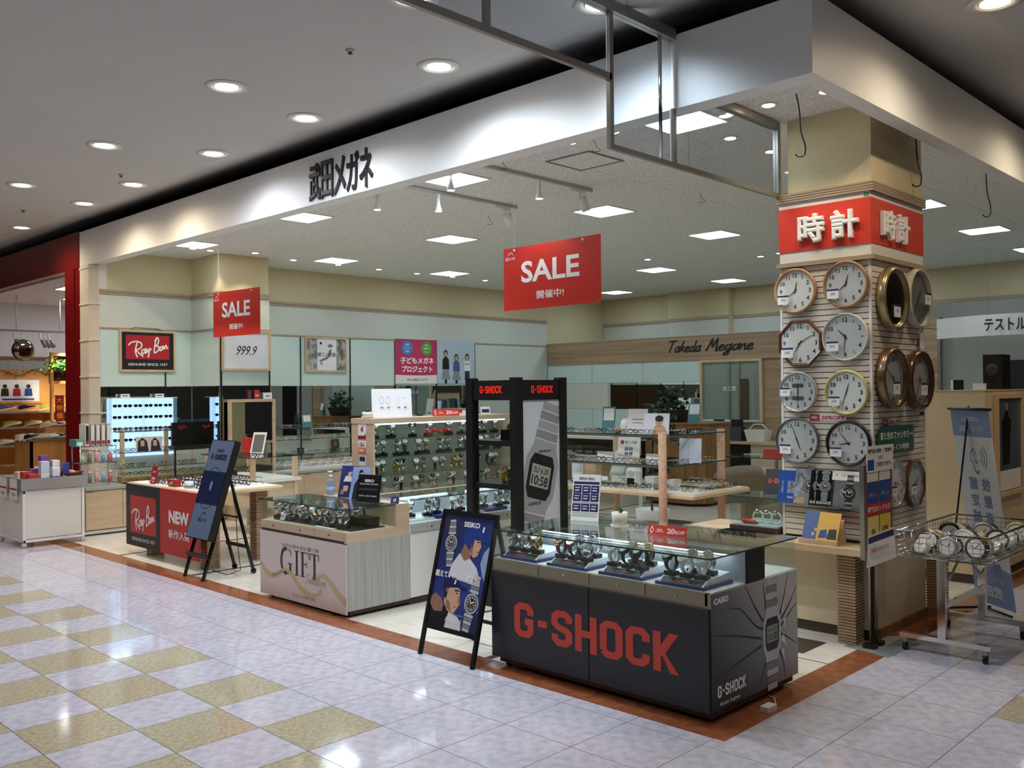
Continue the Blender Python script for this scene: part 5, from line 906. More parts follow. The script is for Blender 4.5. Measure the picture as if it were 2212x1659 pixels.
# ================================================================ hearing-aid banner seen from behind
t = thing('banner_stand', 'pale blue and white fabric banner on a leaning stand, seen from behind', 'banner', (.15, 3.6, 0)); a = Vector((-.02, 3.76, .06)); d = Vector((.78, -.626, 0)); bw = .47; lean = Vector((-.626, -.78, 0)) * .2
up = (lean + Vector((0, 0, 1.5))); L = up.length; v = up / L; n = d.cross(v); n.normalize()
def bn(x, y, dd=0): return a + d * (x * bw) + v * (y * L) + n * dd
M_bnw = mat('banner_white', (214, 218, 224), .7); M_bnb = mat('banner_blue', (130, 152, 192), .7); M_bnt = mat('banner_text_blue', (112, 136, 178), .7); M_bny = mat('banner_yellow', (200, 200, 110), .7)
MB().prism([(0, 0), (bw, 0), (bw, L), (0, L)], a, d, v, n * -.002).build('cloth', M_bnw, t); cloth_o = bpy.data.objects['cloth']
MB().flat([(0, .86 * L), (bw, .86 * L), (bw, L), (0, L)], a + n * .0006, d, v).build('printed_band', M_bnb, cloth_o); MB().flat([(0, 0), (bw, 0), (bw, .19 * L), (0, .24 * L)], a + n * .0006, d, v).build('printed_band', M_bnb, cloth_o)
text('公益財団法人', M_bnw, cloth_o, bn(.5, .95, .0012), d, v, h=.035, mirror=True, bold=.01); text('テクノエイド協会', M_bnw, cloth_o, bn(.5, .90, .0012), d, v, h=.045, w=.30, mirror=True, bold=.01)
for i, ch in enumerate('技能者が在籍'): text(ch, M_bnt, cloth_o, bn(.68, .62 - .085 * i, .0012), d, v, h=.10, mirror=True, bold=.03)
for i, ch in enumerate('認定補聴器'): text(ch, M_bnt, cloth_o, bn(.36, .62 - .085 * i, .0012), d, v, h=.10, mirror=True, bold=.03)
MB().disc(bn(.62, .27, .0008), .055, d, v, 24).build('printed_badge', M_bny, cloth_o); text('店', M_bnt, cloth_o, bn(.62, .27, .0014), d, v, h=.07, mirror=True, bold=.02); text('きこえのことなら', M_bnw, cloth_o, bn(.5, .135, .0014), d, v, h=.03, mirror=True); text('武田', M_bnw, cloth_o, bn(.5, .07, .0014), d, v, h=.09, w=.22, mirror=True, bold=.04)
MB().rib([(.5, .815), (.42, .80), (.38, .765), (.42, .74), (.44, .715), (.50, .69), (.56, .70)], .014, bn(0, 0, .001), d * bw, v * L * .98, smooth=4).rib([(.53, .80), (.47, .775), (.50, .745), (.55, .75)], .012, bn(0, 0, .001), d * bw, v * L * .98, smooth=4).build('printed_ear', M_bnt, cloth_o)
for k in range(3): MB().rib([(.64 + .05 * k, .80 + .015 * k), (.68 + .06 * k, .775), (.64 + .05 * k, .745 - .015 * k)], .012, bn(0, 0, .001), d * bw, v * L * .98, smooth=4).build('printed_wave', M_bnt, cloth_o)
MB().cyl(bn(-.05, 1.0), bn(1.05, 1.0), .012, 10).build('top_bar', M_blk, t); MB().tube([bn(.45, 1.0), bn(.45, 1.0) - n * .02 + Vector((0, 0, .02)), a + d * .1 + n * .25 + Vector((0, 0, .5)), a + d * .06 + n * .40 + Vector((0, 0, .0))], .007, 8).build('support_rod', M_blk, t)
for k, (e, f_) in enumerate(((a + d * .06 + n * .40, a + d * .1 - n * .05), (a + d * .05, a + d * .42))): MB().tube([Vector((e.x, e.y, .02)), Vector((f_.x, f_.y, .02))], .010, 8).build('foot_bar', M_blk, t)
# ================================================================ tall partition counter on the right and what is behind it
g = thing('tall_counter', 'tall maple coloured partition counter behind the banner', 'counter', (-.7, 5.6, 0)); M_part = mat('partition_laminate', (206, 186, 148), .5, noise=.04, scale=5)
bx('front_board', M_part, g, -1.6, -.2, 4.62, 4.66, .08, 1.69); bx('side_board', M_part, g, -.24, -.2, 4.66, 7.2, .08, 1.69); bx('top_cap', M_maple, g, -1.6, -.195, 4.615, 4.67, 1.69, 1.70); bx('top_cap', M_maple, g, -.25, -.195, 4.67, 7.2, 1.69, 1.70); bx('kick_board', M_plinth, g, -1.6, -.21, 4.63, 4.66, 0, .08); bx('kick_board', M_plinth, g, -.24, -.21, 4.66, 7.2, 0, .08)
t = thing('framed_poster', 'maple framed dark poster of a standing person on the tall counter side', 'poster', (-.19, 5.3, .76)); py0, py1, pz0, pz1 = 4.84, 5.62, .74, 1.66
for nm, aa in (('frame_side', (py0, py0 + .05, pz0, pz1)), ('frame_side', (py1 - .05, py1, pz0, pz1)), ('frame_side', (py0 + .05, py1 - .05, pz0, pz0 + .04)), ('frame_side', (py0 + .05, py1 - .05, pz1 - .04, pz1))): bx(nm, M_maple, t, -.198, -.165, *aa)
pr = bx('print', mat('print_slate', (84, 94, 104), .35, rgb2=(60, 68, 78), scale=3), t, -.197, -.18, py0 + .05, py1 - .05, pz0 + .04, pz1 - .04)
MB().flat([(5.02, 1.02), (5.22, 1.02), (5.24, 1.25), (5.28, 1.42), (5.20, 1.46), (5.19, 1.52), (5.10, 1.52), (5.08, 1.46), (5.0, 1.42), (5.0, 1.25)], (-.1795, 0, 0), Y, Z).build('printed_figure', M_blk, pr); MB().disc((-.179, 5.15, 1.545), .04, Y, Z, 16).build('printed_head', M_skin2, pr); MB().flat([(4.90, .79), (5.55, .79), (5.55, .97), (4.90, .97)], (-.1795, 0, 0), Y, Z).build('printed_caption', M_offw, pr)
t = thing('tissue_box', 'white and black box on the tall counter ledge', 'box', (-.43, 4.64, 1.70)); bx('body', M_blk, t, -.46, -.385, 4.62, 4.66, 1.702, 1.79); bx('side_face', M_white, t, -.48, -.46, 4.62, 4.66, 1.702, 1.79)
t = thing('white_box', 'small glowing white box on the tall counter by the corner', 'box', (-.23, 4.68, 1.70)); bx('body', M_white, t, -.30, -.2, 4.625, 4.665, 1.702, 1.75); bx('lid', M_white, t, -.302, -.198, 4.624, 4.668, 1.75, 1.756)
t = thing('speaker_cabinet', 'tall black speaker standing on the far right counter', 'speaker', (-.3, 5.4, 1.70)); bx('cabinet', M_blk, t, -.36, -.2, 5.1, 5.35, 1.702, 2.02); MB().lathe([(.05, 0), (.055, .004), (.05, .008), (.02, .004)], (-.28, 5.1, 1.88), 16, 'y').build('driver', M_dark, t)
t = thing('barrier_hoop', 'grey hooped barrier with red and yellow tape beside the tall counter', 'barrier', (.06, 4.8, 0)); MB().tube([(.07, 4.8, 0), (.07, 4.8, .96), (.07, 4.86, 1.0), (.07, 5.2, 1.0), (.07, 5.26, .96), (.07, 5.26, 0)], .012, 8).build('hoop', M_grey, t); MB().cyl((.07, 4.8, .80), (.07, 4.8, .93), .0135, 8).build('red_tape', M_red, t); MB().cyl((.07, 4.8, .52), (.07, 4.8, .80), .0135, 8).build('yellow_tape', M_ybl, t)
# test room: grey walls, wood post and the curved hanging sign
tw = struct('wall_test_room', MB().box(-2.9, -.12, 9.6, 9.7, 0, 2.9), mat('grey_wallcloth', (150, 152, 144), .8, noise=.05, scale=30)); bx('doorway_dark_sheet', M_blk, tw, -1.40, -.7, 9.59, 9.602, 0, 2.08); bx('wood_post', M_oak, tw, -2.62, -2.30, 9.5, 9.6, 0, 2.72); bx('steel_edge', M_steel, tw, -2.295, -2.27, 9.5, 9.6, 0, 2.72)  # a black sheet on the wall stands for the dark of the doorway
t = thing('hanging_sign', 'white curved hanging sign with a test room title at the far right', 'sign', (-1.4, 9.0, 2.4)); b = MB(); n = 16; fr_ = []; 
for i in range(n + 1): s = i / n; x = -2.15 + 1.75 * s; y = 9.05 - .32 * math.sin(math.pi * min(1, s * 1.0)); fr_.append((x, y))
vs = [];
for x, y in fr_: vs += [(x, y, 2.38), (x, y, 2.65), (x, y + .012, 2.38), (x, y + .012, 2.65)]
fs = []
for i in range(n): a_ = 4 * i; c_ = a_ + 4; fs += [(a_, c_, c_ + 1, a_ + 1), (a_ + 2, a_ + 3, c_ + 3, c_ + 2), (a_ + 1, c_ + 1, c_ + 3, a_ + 3), (a_, a_ + 2, c_ + 2, c_)]
fs += [(0, 1, 3, 2), (4 * n, 4 * n + 2, 4 * n + 3, 4 * n + 1)]; b.add(vs, fs).build('board', M_white, t)
text('テストルーム', M_btext, t, (-1.08, 8.722, 2.515), Vector((1, .1, 0)), Z, h=.16, w=.72, bold=.02)
for x in (-1.42, -.6): MB().tube([(x, 8.78, 2.65), (x, 8.78, 3.68)], .002, 4).build('wire', M_steel, t)
# ================================================================ posters on the left wall
def wall_frame(name, label, x, y0, y1, z0, z1, m, fw=.03, fm=None):
    t = thing(name, label, 'poster', (x, (y0 + y1) / 2, z0)); fm = fm or M_maple
    if fw:
        for aa in ((y0, y0 + fw, z0, z1), (y1 - fw, y1, z0, z1), (y0 + fw, y1 - fw, z0, z0 + fw), (y0 + fw, y1 - fw, z1 - fw, z1)): bx('frame_side', fm, t, x, x + .03, *aa)
    p = bx('print', m, t, x, x + .018, y0 + fw, y1 - fw, z0 + fw, z1 - fw)
    W_, H_ = y1 - y0 - 2 * fw, z1 - z0 - 2 * fw
    return t, p, (lambda a, b, d=.001: Vector((x + .018 + d, y0 + fw + W_ * a, z0 + fw + H_ * b))), W_, H_
M_rbred = mat('print_ruby', (176, 30, 38), .45); M_mblk = mat('print_ink_black', (24, 24, 30), .4)
def printed(p, q, pts, m, name='printed_area', d=.001): return MB().add([q(a, b, d) for a, b in pts], [tuple(range(len(pts)))]).build(name, m, p)
LW = LX + .016
t, p, q, w, h = wall_frame('framed_poster', 'maple framed black and red script logo poster on the left wall', LW, 1.251, 2.045, 2.055, 2.63, M_mblk)
printed(p, q, [(.08, .28), (.92, .28), (.92, .92), (.08, .92)], M_rbred); rayban(M_wtext, p, q(.13, .33, .0016), Y, Z, w * .76); text('GENUINE SINCE 1937', M_wtext, p, q(.5, .14), Y, Z, h=.036, w=w * .76, bold=.01)
MB().tube([(LW + .02, 1.42, 2.64), (LW + .02, 1.45, 2.665), (LW + .02, 1.80, 2.655), (LW + .02, 1.84, 2.635)], .004, 5).build('hanging_wire', M_dark, t)
t, p, q, w, h = wall_frame('framed_poster', 'maple framed white poster with slanted numerals on the wall column', -9.284, 2.315, 3.075, 2.06, 2.63, mat('print_paper_white', (226, 230, 238), .4)); text('999.9', M_btext, p, q(.5, .5), Y, Z, h=.13, w=w * .44, slant=.35, bold=0)
t, p, q, w, h = wall_frame('framed_poster', 'maple framed poster with a brown map of Japan on the left wall', LW, 4.184, 4.99, 2.073, 2.639, mat('print_collage', (96, 96, 92), .4, rgb2=(186, 186, 180), scale=9, detail=2)); printed(p, q, [(.27, 0), (.76, 0), (.76, 1), (.27, 1)], mat('print_paper_white'))
MB().rib([(.34, .28), (.42, .34), (.52, .40), (.58, .52), (.60, .64), (.60, .66)], .07, q(0, 0, .002), Y * w, Z * h, smooth=3).rib([(.56, .74), (.60, .80), (.66, .76)], .08, q(0, 0, .002), Y * w, Z * h).rib([(.36, .24), (.38, .18)], .05, q(0, 0, .002), Y * w, Z * h).build('printed_map', mat('print_map_brown', (150, 120, 84), .5), p); text('鯖江の眼鏡', M_btext, p, q(.51, .5, .0032), Y, Z, h=.07, w=.34); MB().disc(q(.36, .86, .002), .022, Y, Z, 14).build('printed_mark', M_btext, p)
M_mag = mat('print_magenta_pink', (186, 52, 92), .45)
t, p, q, w, h = wall_frame('wall_poster', 'magenta childrens glasses poster with blue and green bubbles', LW, 6.0, 6.95, 1.885, 2.665, M_white, 0); printed(p, q, [(0, .2), (.25, .19), (.5, .185), (.75, .19), (1, .2), (1, 1), (0, 1)], M_mag)
for cx, cyy, m, ln in ((.28, .80, mat('print_sky', (64, 130, 196), .5), ('商品数', 'ボリューム', 'UP!')), (.75, .80, mat('print_grass', (92, 160, 60), .5), ('充実の', '保証で', 'あんしん!'))):
    b = MB(); b.disc(q(cx, cyy, .0018), .125, Y, Z, 20); b.build('printed_bubble', m, p)
    for k in range(3): text(ln[k], M_wtext, p, q(cx, cyy + .075 - .075 * k, .003), Y, Z, h=.036, w=.09 + .05 * (k == 1), bold=.015)
text('子どもメガネ', M_wtext, p, q(.52, .52, .002), Y, Z, h=.115, w=w * .8, bold=.035); text('プロジェクト', M_wtext, p, q(.52, .33, .002), Y, Z, h=.115, w=w * .74, bold=.035); text('キッズ&ジュニア', M_btext, p, q(.52, .09, .002), Y, Z, h=.05, w=w * .5, bold=.02)
t, p, q, w, h = wall_frame('wall_poster', 'pale blue photo poster of three children looking up', LW, 6.96, 7.89, 1.885, 2.68, mat('print_fog_blue', (186, 200, 214), .45, noise=.05, scale=2), 0); M_denim = mat('print_denim', (70, 96, 140), .5); M_gskirt = mat('print_grey_skirt', (140, 146, 150), .5)
for cx, top, hair, shirt, low, sk in ((.22, .78, 1, M_btext, M_gskirt, 1), (.50, .68, 1, M_denim, M_gskirt, 1), (.79, .70, 0, M_wtext, mat('print_jeans', (36, 46, 70), .5), 0)):
    H = top
    printed(p, q, [(cx - .03, 0), (cx - .03, .12), (cx + .03, .12), (cx + .03, 0)], M_btext if sk else low, 'printed_legs', .0012); printed(p, q, [(cx - (.12 if sk else .07), H * .12), (cx + (.12 if sk else .07), H * .12), (cx + .06, H * .48), (cx - .06, H * .48)], low, 'printed_lower', .0016); printed(p, q, [(cx - .09, H * .42), (cx + .09, H * .42), (cx + .08, H * .72), (cx + .03, H * .78), (cx - .03, H * .78), (cx - .08, H * .72)], shirt, 'printed_top', .002)
    MB().disc(q(cx, H * .88, .0022), .052, Y, Z, 14, .068).build('printed_hair', M_hair, p); MB().disc(q(cx, H * .86, .0028), .036, Y, Z, 14, .046).build('printed_face', M_skin, p)
text('UCLA', M_btext, p, q(.79, .46, .003), Y, Z, h=.035, bold=.02)
# ================================================================ hanging SALE signs
def sale(label, c, w, h, yaw, hooks):
    t = thing('sale_sign', label, 'sign', (c[0], c[1], c[2] - h / 2), yaw); f = frame(t); R = ROOT[t.name].to_3x3(); u = R @ X; n = R @ -Y; c = Vector(c)
    o = c - u * w / 2 - Z * h / 2
    b = MB().prism([(0, 0), (w, 0), (w, h), (0, h)], o + n * .002, u, Z, n * -.004).build('board', M_red, t)
    text('SALE', M_wtext, b, c + n * .003 - u * w * .005 + Z * h * .09, u, Z, h=h * .34, w=w * .60, bold=.025); text('開催中!', M_wtext, b, c + n * .003 - Z * h * .29, u, Z, h=h * .13, w=w * .28, bold=.015); shop_logo(M_wtext, b, o + n * .003 + u * w * .02 + Z * h * .80, u, Z, w * .11)
    for k, s in enumerate((.12, .83)):
        a = o + u * w * s + Z * h * .96; MB().disc(a + n * .004, .012, u, Z, 12).build('eyelet', M_white, t); MB().tube([a, Vector((a.x, a.y, 3.684))], .0015, 4).build('cord', mat('nylon_cord', (220, 222, 224), .4), t)
    return t
sale('large red SALE sign hanging from the ceiling in the middle', (-3.17, 2.3, 2.795), 1.2, .594, -.012, None); sale('red SALE sign hanging in front of the wall column', (-8.475, 2.1, 2.79), 1.048, .594, .082, None)
# ================================================================ wooden table with the red and black front
def ribbed(parent, xa, ya, w, h, n, z0=0):
    b = MB().box(xa + .008, xa + w - .008, ya + .008, ya + w - .008, z0, h)
    p = (h - z0) / n
    for k in range(n): b.box(xa, xa + w, ya, ya + w, z0 + p * k + .003, z0 + p * k + p * .72)
    return b.build('ribbed_leg', M_oak, parent)
t = thing('display_table', 'maple display table with a black and red printed front', 'table', (-6.83, .8, 0)); RBX0, RBX1 = -7.72, -6.0
MB().bbox(RBX0, RBX1, .335, 1.26, .735, .775, .015).build('table_top', M_maple, t); bx('inlay', M_white, t, RBX0 + .04, RBX1 - .04, .37, 1.22, .775, .777)
for xa, ya in ((-7.42, .42), (-6.19, .42), (-6.29, 1.02), (-7.42, 1.02)): ribbed(t, xa, ya, .14, .735, 34)
p1 = bx('front_board', M_mblk, t, -7.69, -6.86, .318, .334, .10, .765); p2 = bx('front_board', mat('print_scarlet', (192, 44, 36), .4), t, -6.858, -6.02, .318, .334, .10, .765)
MB().flat([(-7.58, .245), (-6.955, .245), (-6.955, .645), (-7.58, .645)], (0, .3172, 0), X, Z).build('printed_area', MATS['print_scarlet'], p1); rayban(M_wtext, p1, (-7.545, .3165, .275), X, Z, .57); text('GENUINE SINCE 1937', M_wtext, p1, (-7.265, .317, .178), X, Z, h=.036, w=.56, bold=.01)
text('NEW', M_wtext, p2, (-6.44, .317, .49), X, Z, h=.13, w=.44, bold=.05); text('新作入荷', M_wtext, p2, (-6.44, .317, .315), X, Z, h=.09, w=.46, bold=.02)
for r in range(4): specs_row((-7.45, .47 + .17 * r, .777), (-6.2, .47 + .17 * r, .777), 8, .1, 'spectacles in the %s row on the red fronted table' % ('front', 'second', 'third', 'back')[r], 'spectacles on the red fronted table', (0, 0, 1, 4, 0), .01, 1.12)
tt, P, u, v = tentcard('discount_card', 'tall red discount card standing on the red fronted table', 'sign', (-7.22, .42, .778), .12, .10, .19, .18, M_rbred); text('30%', M_wtext, tt, P(0, .06), u, v, h=.03, bold=.02); text('OFF', M_wtext, tt, P(0, .025), u, v, h=.02, bold=.02); text('新作', M_wtext, tt, P(0, .13), u, v, h=.025)
tt = thing('red_case', 'small red spectacle case box on the red fronted table', 'box', (-6.75, .44, .778)); bx('body', M_rbred, tt, -6.83, -6.68, .395, .46, .778, .85); bx('flap', M_rbred, tt, -6.832, -6.678, .393, .40, .83, .852); rayban(M_wtext, tt, (-6.82, .394, .795), X, Z, .12)
tt = thing('white_cup', 'white cylinder cup on the red fronted table', 'cup', (-6.46, .44, .778)); MB().lathe([(.045, .778), (.045, .85), (.04, .85), (.04, .79), (0, .79)], (-6.46, .44, 0), 18).build('wall', M_white, tt); MB().lathe([(.046, .79), (.046, .81)], (-6.46, .44, 0), 18).build('band', M_grey, tt)
# ================================================================ digital signage on an easel
t = thing('digital_signage', 'tilted digital screen on a black easel beside the red fronted table', 'screen', (-5.77, .4, 0)); e0, e1 = -5.985, -5.545; A, B = Vector((0, .13, .30)), Vector((0, .455, 1.29)); A = Vector((0, .165, .372)); dv = (B - A).normalized(); nn = X.cross(dv); Ls = (B - A).length
def eq(x, s, d=0): return Vector((x, 0, 0)) + A + dv * s + nn * d
MB().hexa([eq(e0, 0, -.065), eq(e1, 0, -.065), eq(e1, 0, 0), eq(e0, 0, 0), eq(e0, Ls, -.065), eq(e1, Ls, -.065), eq(e1, Ls, 0), eq(e0, Ls, 0)]).build('housing', M_blk, t)
sw = e1 - e0 - .016
def sq(a, b, d=.0012): return eq(e0 + .008 + sw * a, .008 + (Ls - .016) * b, d)
M_scr1 = mat('screen_slate', (92, 106, 130), .10, emit=.05); M_scr2 = mat('screen_navy', (30, 38, 66), .08, emit=.05)
sc = MB().add([sq(0, 0, .001), sq(1, 0, .001), sq(1, 1, .001), sq(0, 1, .001)], [(0, 1, 2, 3)]).build('screen', M_scr1, t); MB().add([sq(0, .34), sq(1, .34), sq(1, .68), sq(0, .68)], [(0, 1, 2, 3)]).build('picture', M_scr2, sc)
text('CASIO', M_mblk, sc, sq(.5, .895, .002), X, dv, h=.032, w=.14, bold=.03); block_logo(M_mblk, sc, sq(.14, .80, .002), X, dv, .055, .31, each=False)
for rr in (.09, .13, .17): MB().ring(sq(.5, .51, .002), rr, rr + .006, X, dv, 30, 1.15).build('picture_ring', mat('screen_ring', (44, 54, 84), .2), sc)
MB().disc(sq(.5, .53, .0026), .022, X, dv, 16, .05).build('picture_glow', mat('screen_glow', (110, 124, 156), .2, emit=.1), sc); shop_logo(M_mblk, sc, sq(.32, .16, .002), X, dv, .17)
for x in (e0 + .03, e1 - .05):
    MB().hexa([(x, .12, 0), (x + .025, .12, 0), (x + .025, .145, 0), (x, .145, 0)] + [tuple(eq(x + a, .30, b)) for a, b in ((0, -.09), (.025, -.09), (.025, -.066), (0, -.066))]).build('front_leg', M_blk, t)
    MB().hexa([(x, .64, .03), (x + .025, .64, .03), (x + .025, .665, .03), (x, .665, .03)] + [tuple(eq(x + a, .60, b)) for a, b in ((0, -.09), (.025, -.09), (.025, -.066), (0, -.066))]).build('rear_leg', M_blk, t); MB().cyl((x, .655, .025), (x + .025, .655, .025), .025, 12).build('caster', M_blk, t)
bx('front_rail', M_blk, t, e0 + .02, e1 - .02, .155, .18, .20, .235); bx('rear_rail', M_blk, t, e0 + .02, e1 - .02, .575, .60, .25, .28); bx('rear_rail', M_blk, t, e0 + .02, e1 - .02, .485, .505, .55, .565)
MB().tube([(e1 - .05, .42, .95), (e1 - .03, .47, .6), (e1 - .06, .50, .3), (e1 - .04, .52, .05), (e1 - .1, .42, .01), (-6.0, .45, .006)], .004, 6).build('power_cord', M_blk, t)
# ================================================================ wall cabinets and shelves on the left
def counter_run(label, y0, y1, doors):
    g = thing('wall_counter', label, 'counter', (-9.6, (y0 + y1) / 2, 0)); bx('kick_board', M_plinth, g, LX + .02, -9.26, y0, y1, 0, .07); bx('metal_skirt', M_white, g, -9.255, -9.235, y0, y1, .02, .06); bx('carcass', M_beige, g, LX + .02, -9.225, y0, y1, .07, .56); bx('worktop', mat('grey_edge_top', (160, 166, 160), .35), g, LX + .02, -9.19, y0, y1, .56, .595)
    w = (y1 - y0) / doors
    for k in range(doors): d = bx('cabinet_door', M_mapl2, g, -9.225, -9.205, y0 + w * k + .003, y0 + w * (k + 1) - .003, .075, .55); bx('finger_pull', M_steel, d, -9.205, -9.20, y0 + w * k + .02, y0 + w * k + .10, .535, .55)
    return g
counter_run('pale maple wall counter between the end column and the wall column', .46, 2.28, 4); counter_run('pale maple wall counter behind the wall column with shelves above', 3.10, 7.88, 10)
g = thing('spectacle_shelves', 'glass wall shelves with spectacles right of the wall column', 'shelf', (-9.95, 5.4, .8))
for z, d in ((1.19, .26), (1.02, .30), (.79, .36)): bx('glass_shelf', M_glass, g, LX + .02, LX + .02 + d, 3.10, 7.88, z, z + .008); bx('shelf_edge', M_gedge, g, LX + .02 + d, LX + .022 + d, 3.10, 7.88, z, z + .008)
for y in (3.12, 4.115, 5.065, 6.005):
    for z, d in ((1.19, .26), (1.02, .30), (.79, .36)): bx('bracket', M_steel, g, LX + .02, LX + d, y - .006, y + .006, z - .03, z)
for z, d, nm in ((1.198, .12, 'top'), (1.028, .15, 'middle'), (.798, .19, 'bottom')): specs_row((LX + d, 3.16, z), (LX + d, 5.1, z), 13, 1.57, 'spectacles on the %s glass wall shelf' % nm, 'spectacles on the %s glass wall shelf' % nm, (0, 2, 2, 5, 3))
tr_ = thing('stepped_tray', 'stepped white spectacle tray on the counter right of the wall column', 'tray', (-9.6, 4.2, .595))
for k in range(3): bx('step', M_white, tr_, -9.85 + .18 * k, -9.67 + .18 * k, 3.14, 5.2, .596, .70 - .035 * k)
for k in range(3): specs_row((-9.76 + .18 * k, 3.2, .701 - .035 * k), (-9.76 + .18 * k, 5.15, .701 - .035 * k), 13, 1.57, 'spectacles on the %s step of the white tray' % ('back', 'middle', 'front')[k], 'spectacles on the %s tray step' % ('back', 'middle', 'front')[k], (0, 2, 5, 3, 1))
tt, P, u, v = tentcard('notice_board', 'teal standing notice on the top glass wall shelf', 'sign', (LX + .13, 4.15, 1.199), 1.4, .17, .21, .2, mat('card_teal', (78, 128, 132), .45)); MB().flat([(-.06, .09), (.06, .09), (.06, .19), (-.06, .19)], P(0, 0), u, v).build('printed_area', M_white, tt)
for k, (y, z, w, h, m, lab) in enumerate(((4.05, .80, .12, .08, M_dark, 'small dark name plate on the lowest wall shelf'), (4.70, .80, .15, .19, mat('print_sepia', (96, 70, 54), .5, rgb2=(40, 30, 28), scale=8), 'sepia portrait card on the lowest wall shelf'), (3.45, .80, .0, .0, M_white, ''))):
    if w: tt, P, u, v = tentcard('picture_card', lab, 'card', (LX + .1, y, z), 1.5, w, h, .15, m); MB().disc(P(0, h * .6), h * .18, u, v, 12).build('printed_face', M_skin2, tt)
# left bay: backlit sunglasses cabinet, glass unit and black divider
g = thing('backlit_cabinet', 'backlit blue-white cabinet with rows of sunglasses at the left wall', 'cabinet', (-10.05, 1.55, .9)); M_bluelit = emis('backlight_blue', (176, 212, 255), 1.25)
bx('light_box', M_bluelit, g, LX + .02, LX + .05, 1.10, 2.0, .90, 1.69); bx('top_board', M_white, g, LX + .02, LX + .17, 1.09, 2.01, 1.69, 1.70)
for y in (1.09, 1.545, 2.0): bx('upright', M_glass, g, LX + .05, LX + .16, y, y + .006, .90, 1.69)
for k in range(5): bx('shelf', M_glass, g, LX + .05, LX + .17, 1.10, 2.0, .94 + .155 * k, .946 + .155 * k)
for k in range(5): specs_row((LX + .08, 1.13, .946 + .155 * k), (LX + .08, 1.98, .946 + .155 * k), 6, 1.57, 'sunglasses on row %s of the backlit cabinet, counted from below' % ('one', 'two', 'three', 'four', 'five')[k], 'sunglasses row %d of the backlit cabinet' % (k + 1), (9,), .004, .9)
for y, lab in ((1.30, 'small white name card on top of the backlit cabinet, left'), (1.78, 'small white name card on top of the backlit cabinet, right')): tt, P, u, v = tentcard('name_card', lab, 'card', (LX + .1, y, 1.70), 1.5, .12, .05, .1, M_white); MB().rib([(-.04, .025), (.04, .025)], .012, P(0, 0), u, v).build('printed_line', M_dark, tt)
g = thing('glass_shelf_unit', 'glass shelf unit on maple posts with a photo of two women', 'shelf', (-9.6, 1.5, .595))
for y in (1.12, 1.72): bx('post', M_maple, g, -9.78, -9.74, y, y + .05, .596, 1.28)
for z in (.78, .98, 1.25): bx('glass_shelf', M_glass, g, -9.9, -9.5, .96, 2.2, z, z + .008); bx('shelf_edge', M_gedge, g, -9.5, -9.498, .96, 2.2, z, z + .008)
for z, nm in ((.788, 'lower'), (.988, 'middle'), (1.258, 'upper')): specs_row((-9.7, 1.0, z), (-9.7, 2.18, z), 8, 1.57, 'spectacles on the %s shelf of the maple-post glass unit' % nm, 'spectacles on the %s glass unit shelf' % nm, (0, 1, 2, 4))
tt, P, u, v = picture_card('photo_card', 'photo card of two women wearing glasses on the glass unit', (-9.56, 1.42, .989), 1.4, .34, .19, mat('print_blush', (206, 196, 192), .45), [('printed_hair', [(.05, 0), (.08, .7), (.25, .95), (.42, .7), (.48, 0)], M_hair), ('printed_face', [(.18, .35), (.18, .75), (.32, .75), (.32, .35)], M_skin), ('printed_hair', [(.55, 0), (.58, .7), (.72, .95), (.86, .7), (.95, 0)], M_hair), ('printed_face', [(.65, .35), (.65, .75), (.79, .75), (.79, .35)], M_skin)], .1, 'photo')
g = thing('stepped_tray', 'olive and red stepped trays of spectacles on the left wall counter', 'tray', (-9.45, 1.5, .595)); M_olive = mat('olive_felt', (150, 140, 92), .8); M_wine = mat('wine_felt', (110, 24, 44), .8)
bx('back_step', M_olive, g, -9.62, -9.42, 1.0, 2.24, .596, .68); bx('front_step', M_wine, g, -9.42, -9.23, 1.0, 2.24, .596, .612)
specs_row((-9.55, 1.04, .681), (-9.55, 2.22, .681), 8, 1.57, 'spectacles on the olive back step of the wall counter', 'spectacles on the olive step', (0, 1, 0, 4)); specs_row((-9.36, 1.04, .613), (-9.36, 2.22, .613), 8, 1.57, 'spectacles on the wine red felt of the wall counter', 'spectacles on the wine felt', (0, 1, 0, 4))
t = thing('black_divider', 'black display back board with small red logos near the wall column', 'display board', (-9.42, 2.0, .98)); bx('board', M_blkgl, t, -9.44, -9.40, 1.66, 2.26, 1.05, 1.36); bx('base', M_blk, t, -9.5, -9.32, 1.66, 2.26, 1.0, 1.05)
for y in (1.80, 2.15): rayban(M_rbred, t, (-9.399, y - .06, 1.27), Y, Z, .12)
for y in (1.7, 2.2): bx('support_post', M_blk, t, -9.43, -9.41, y, y + .02, .613, 1.0)
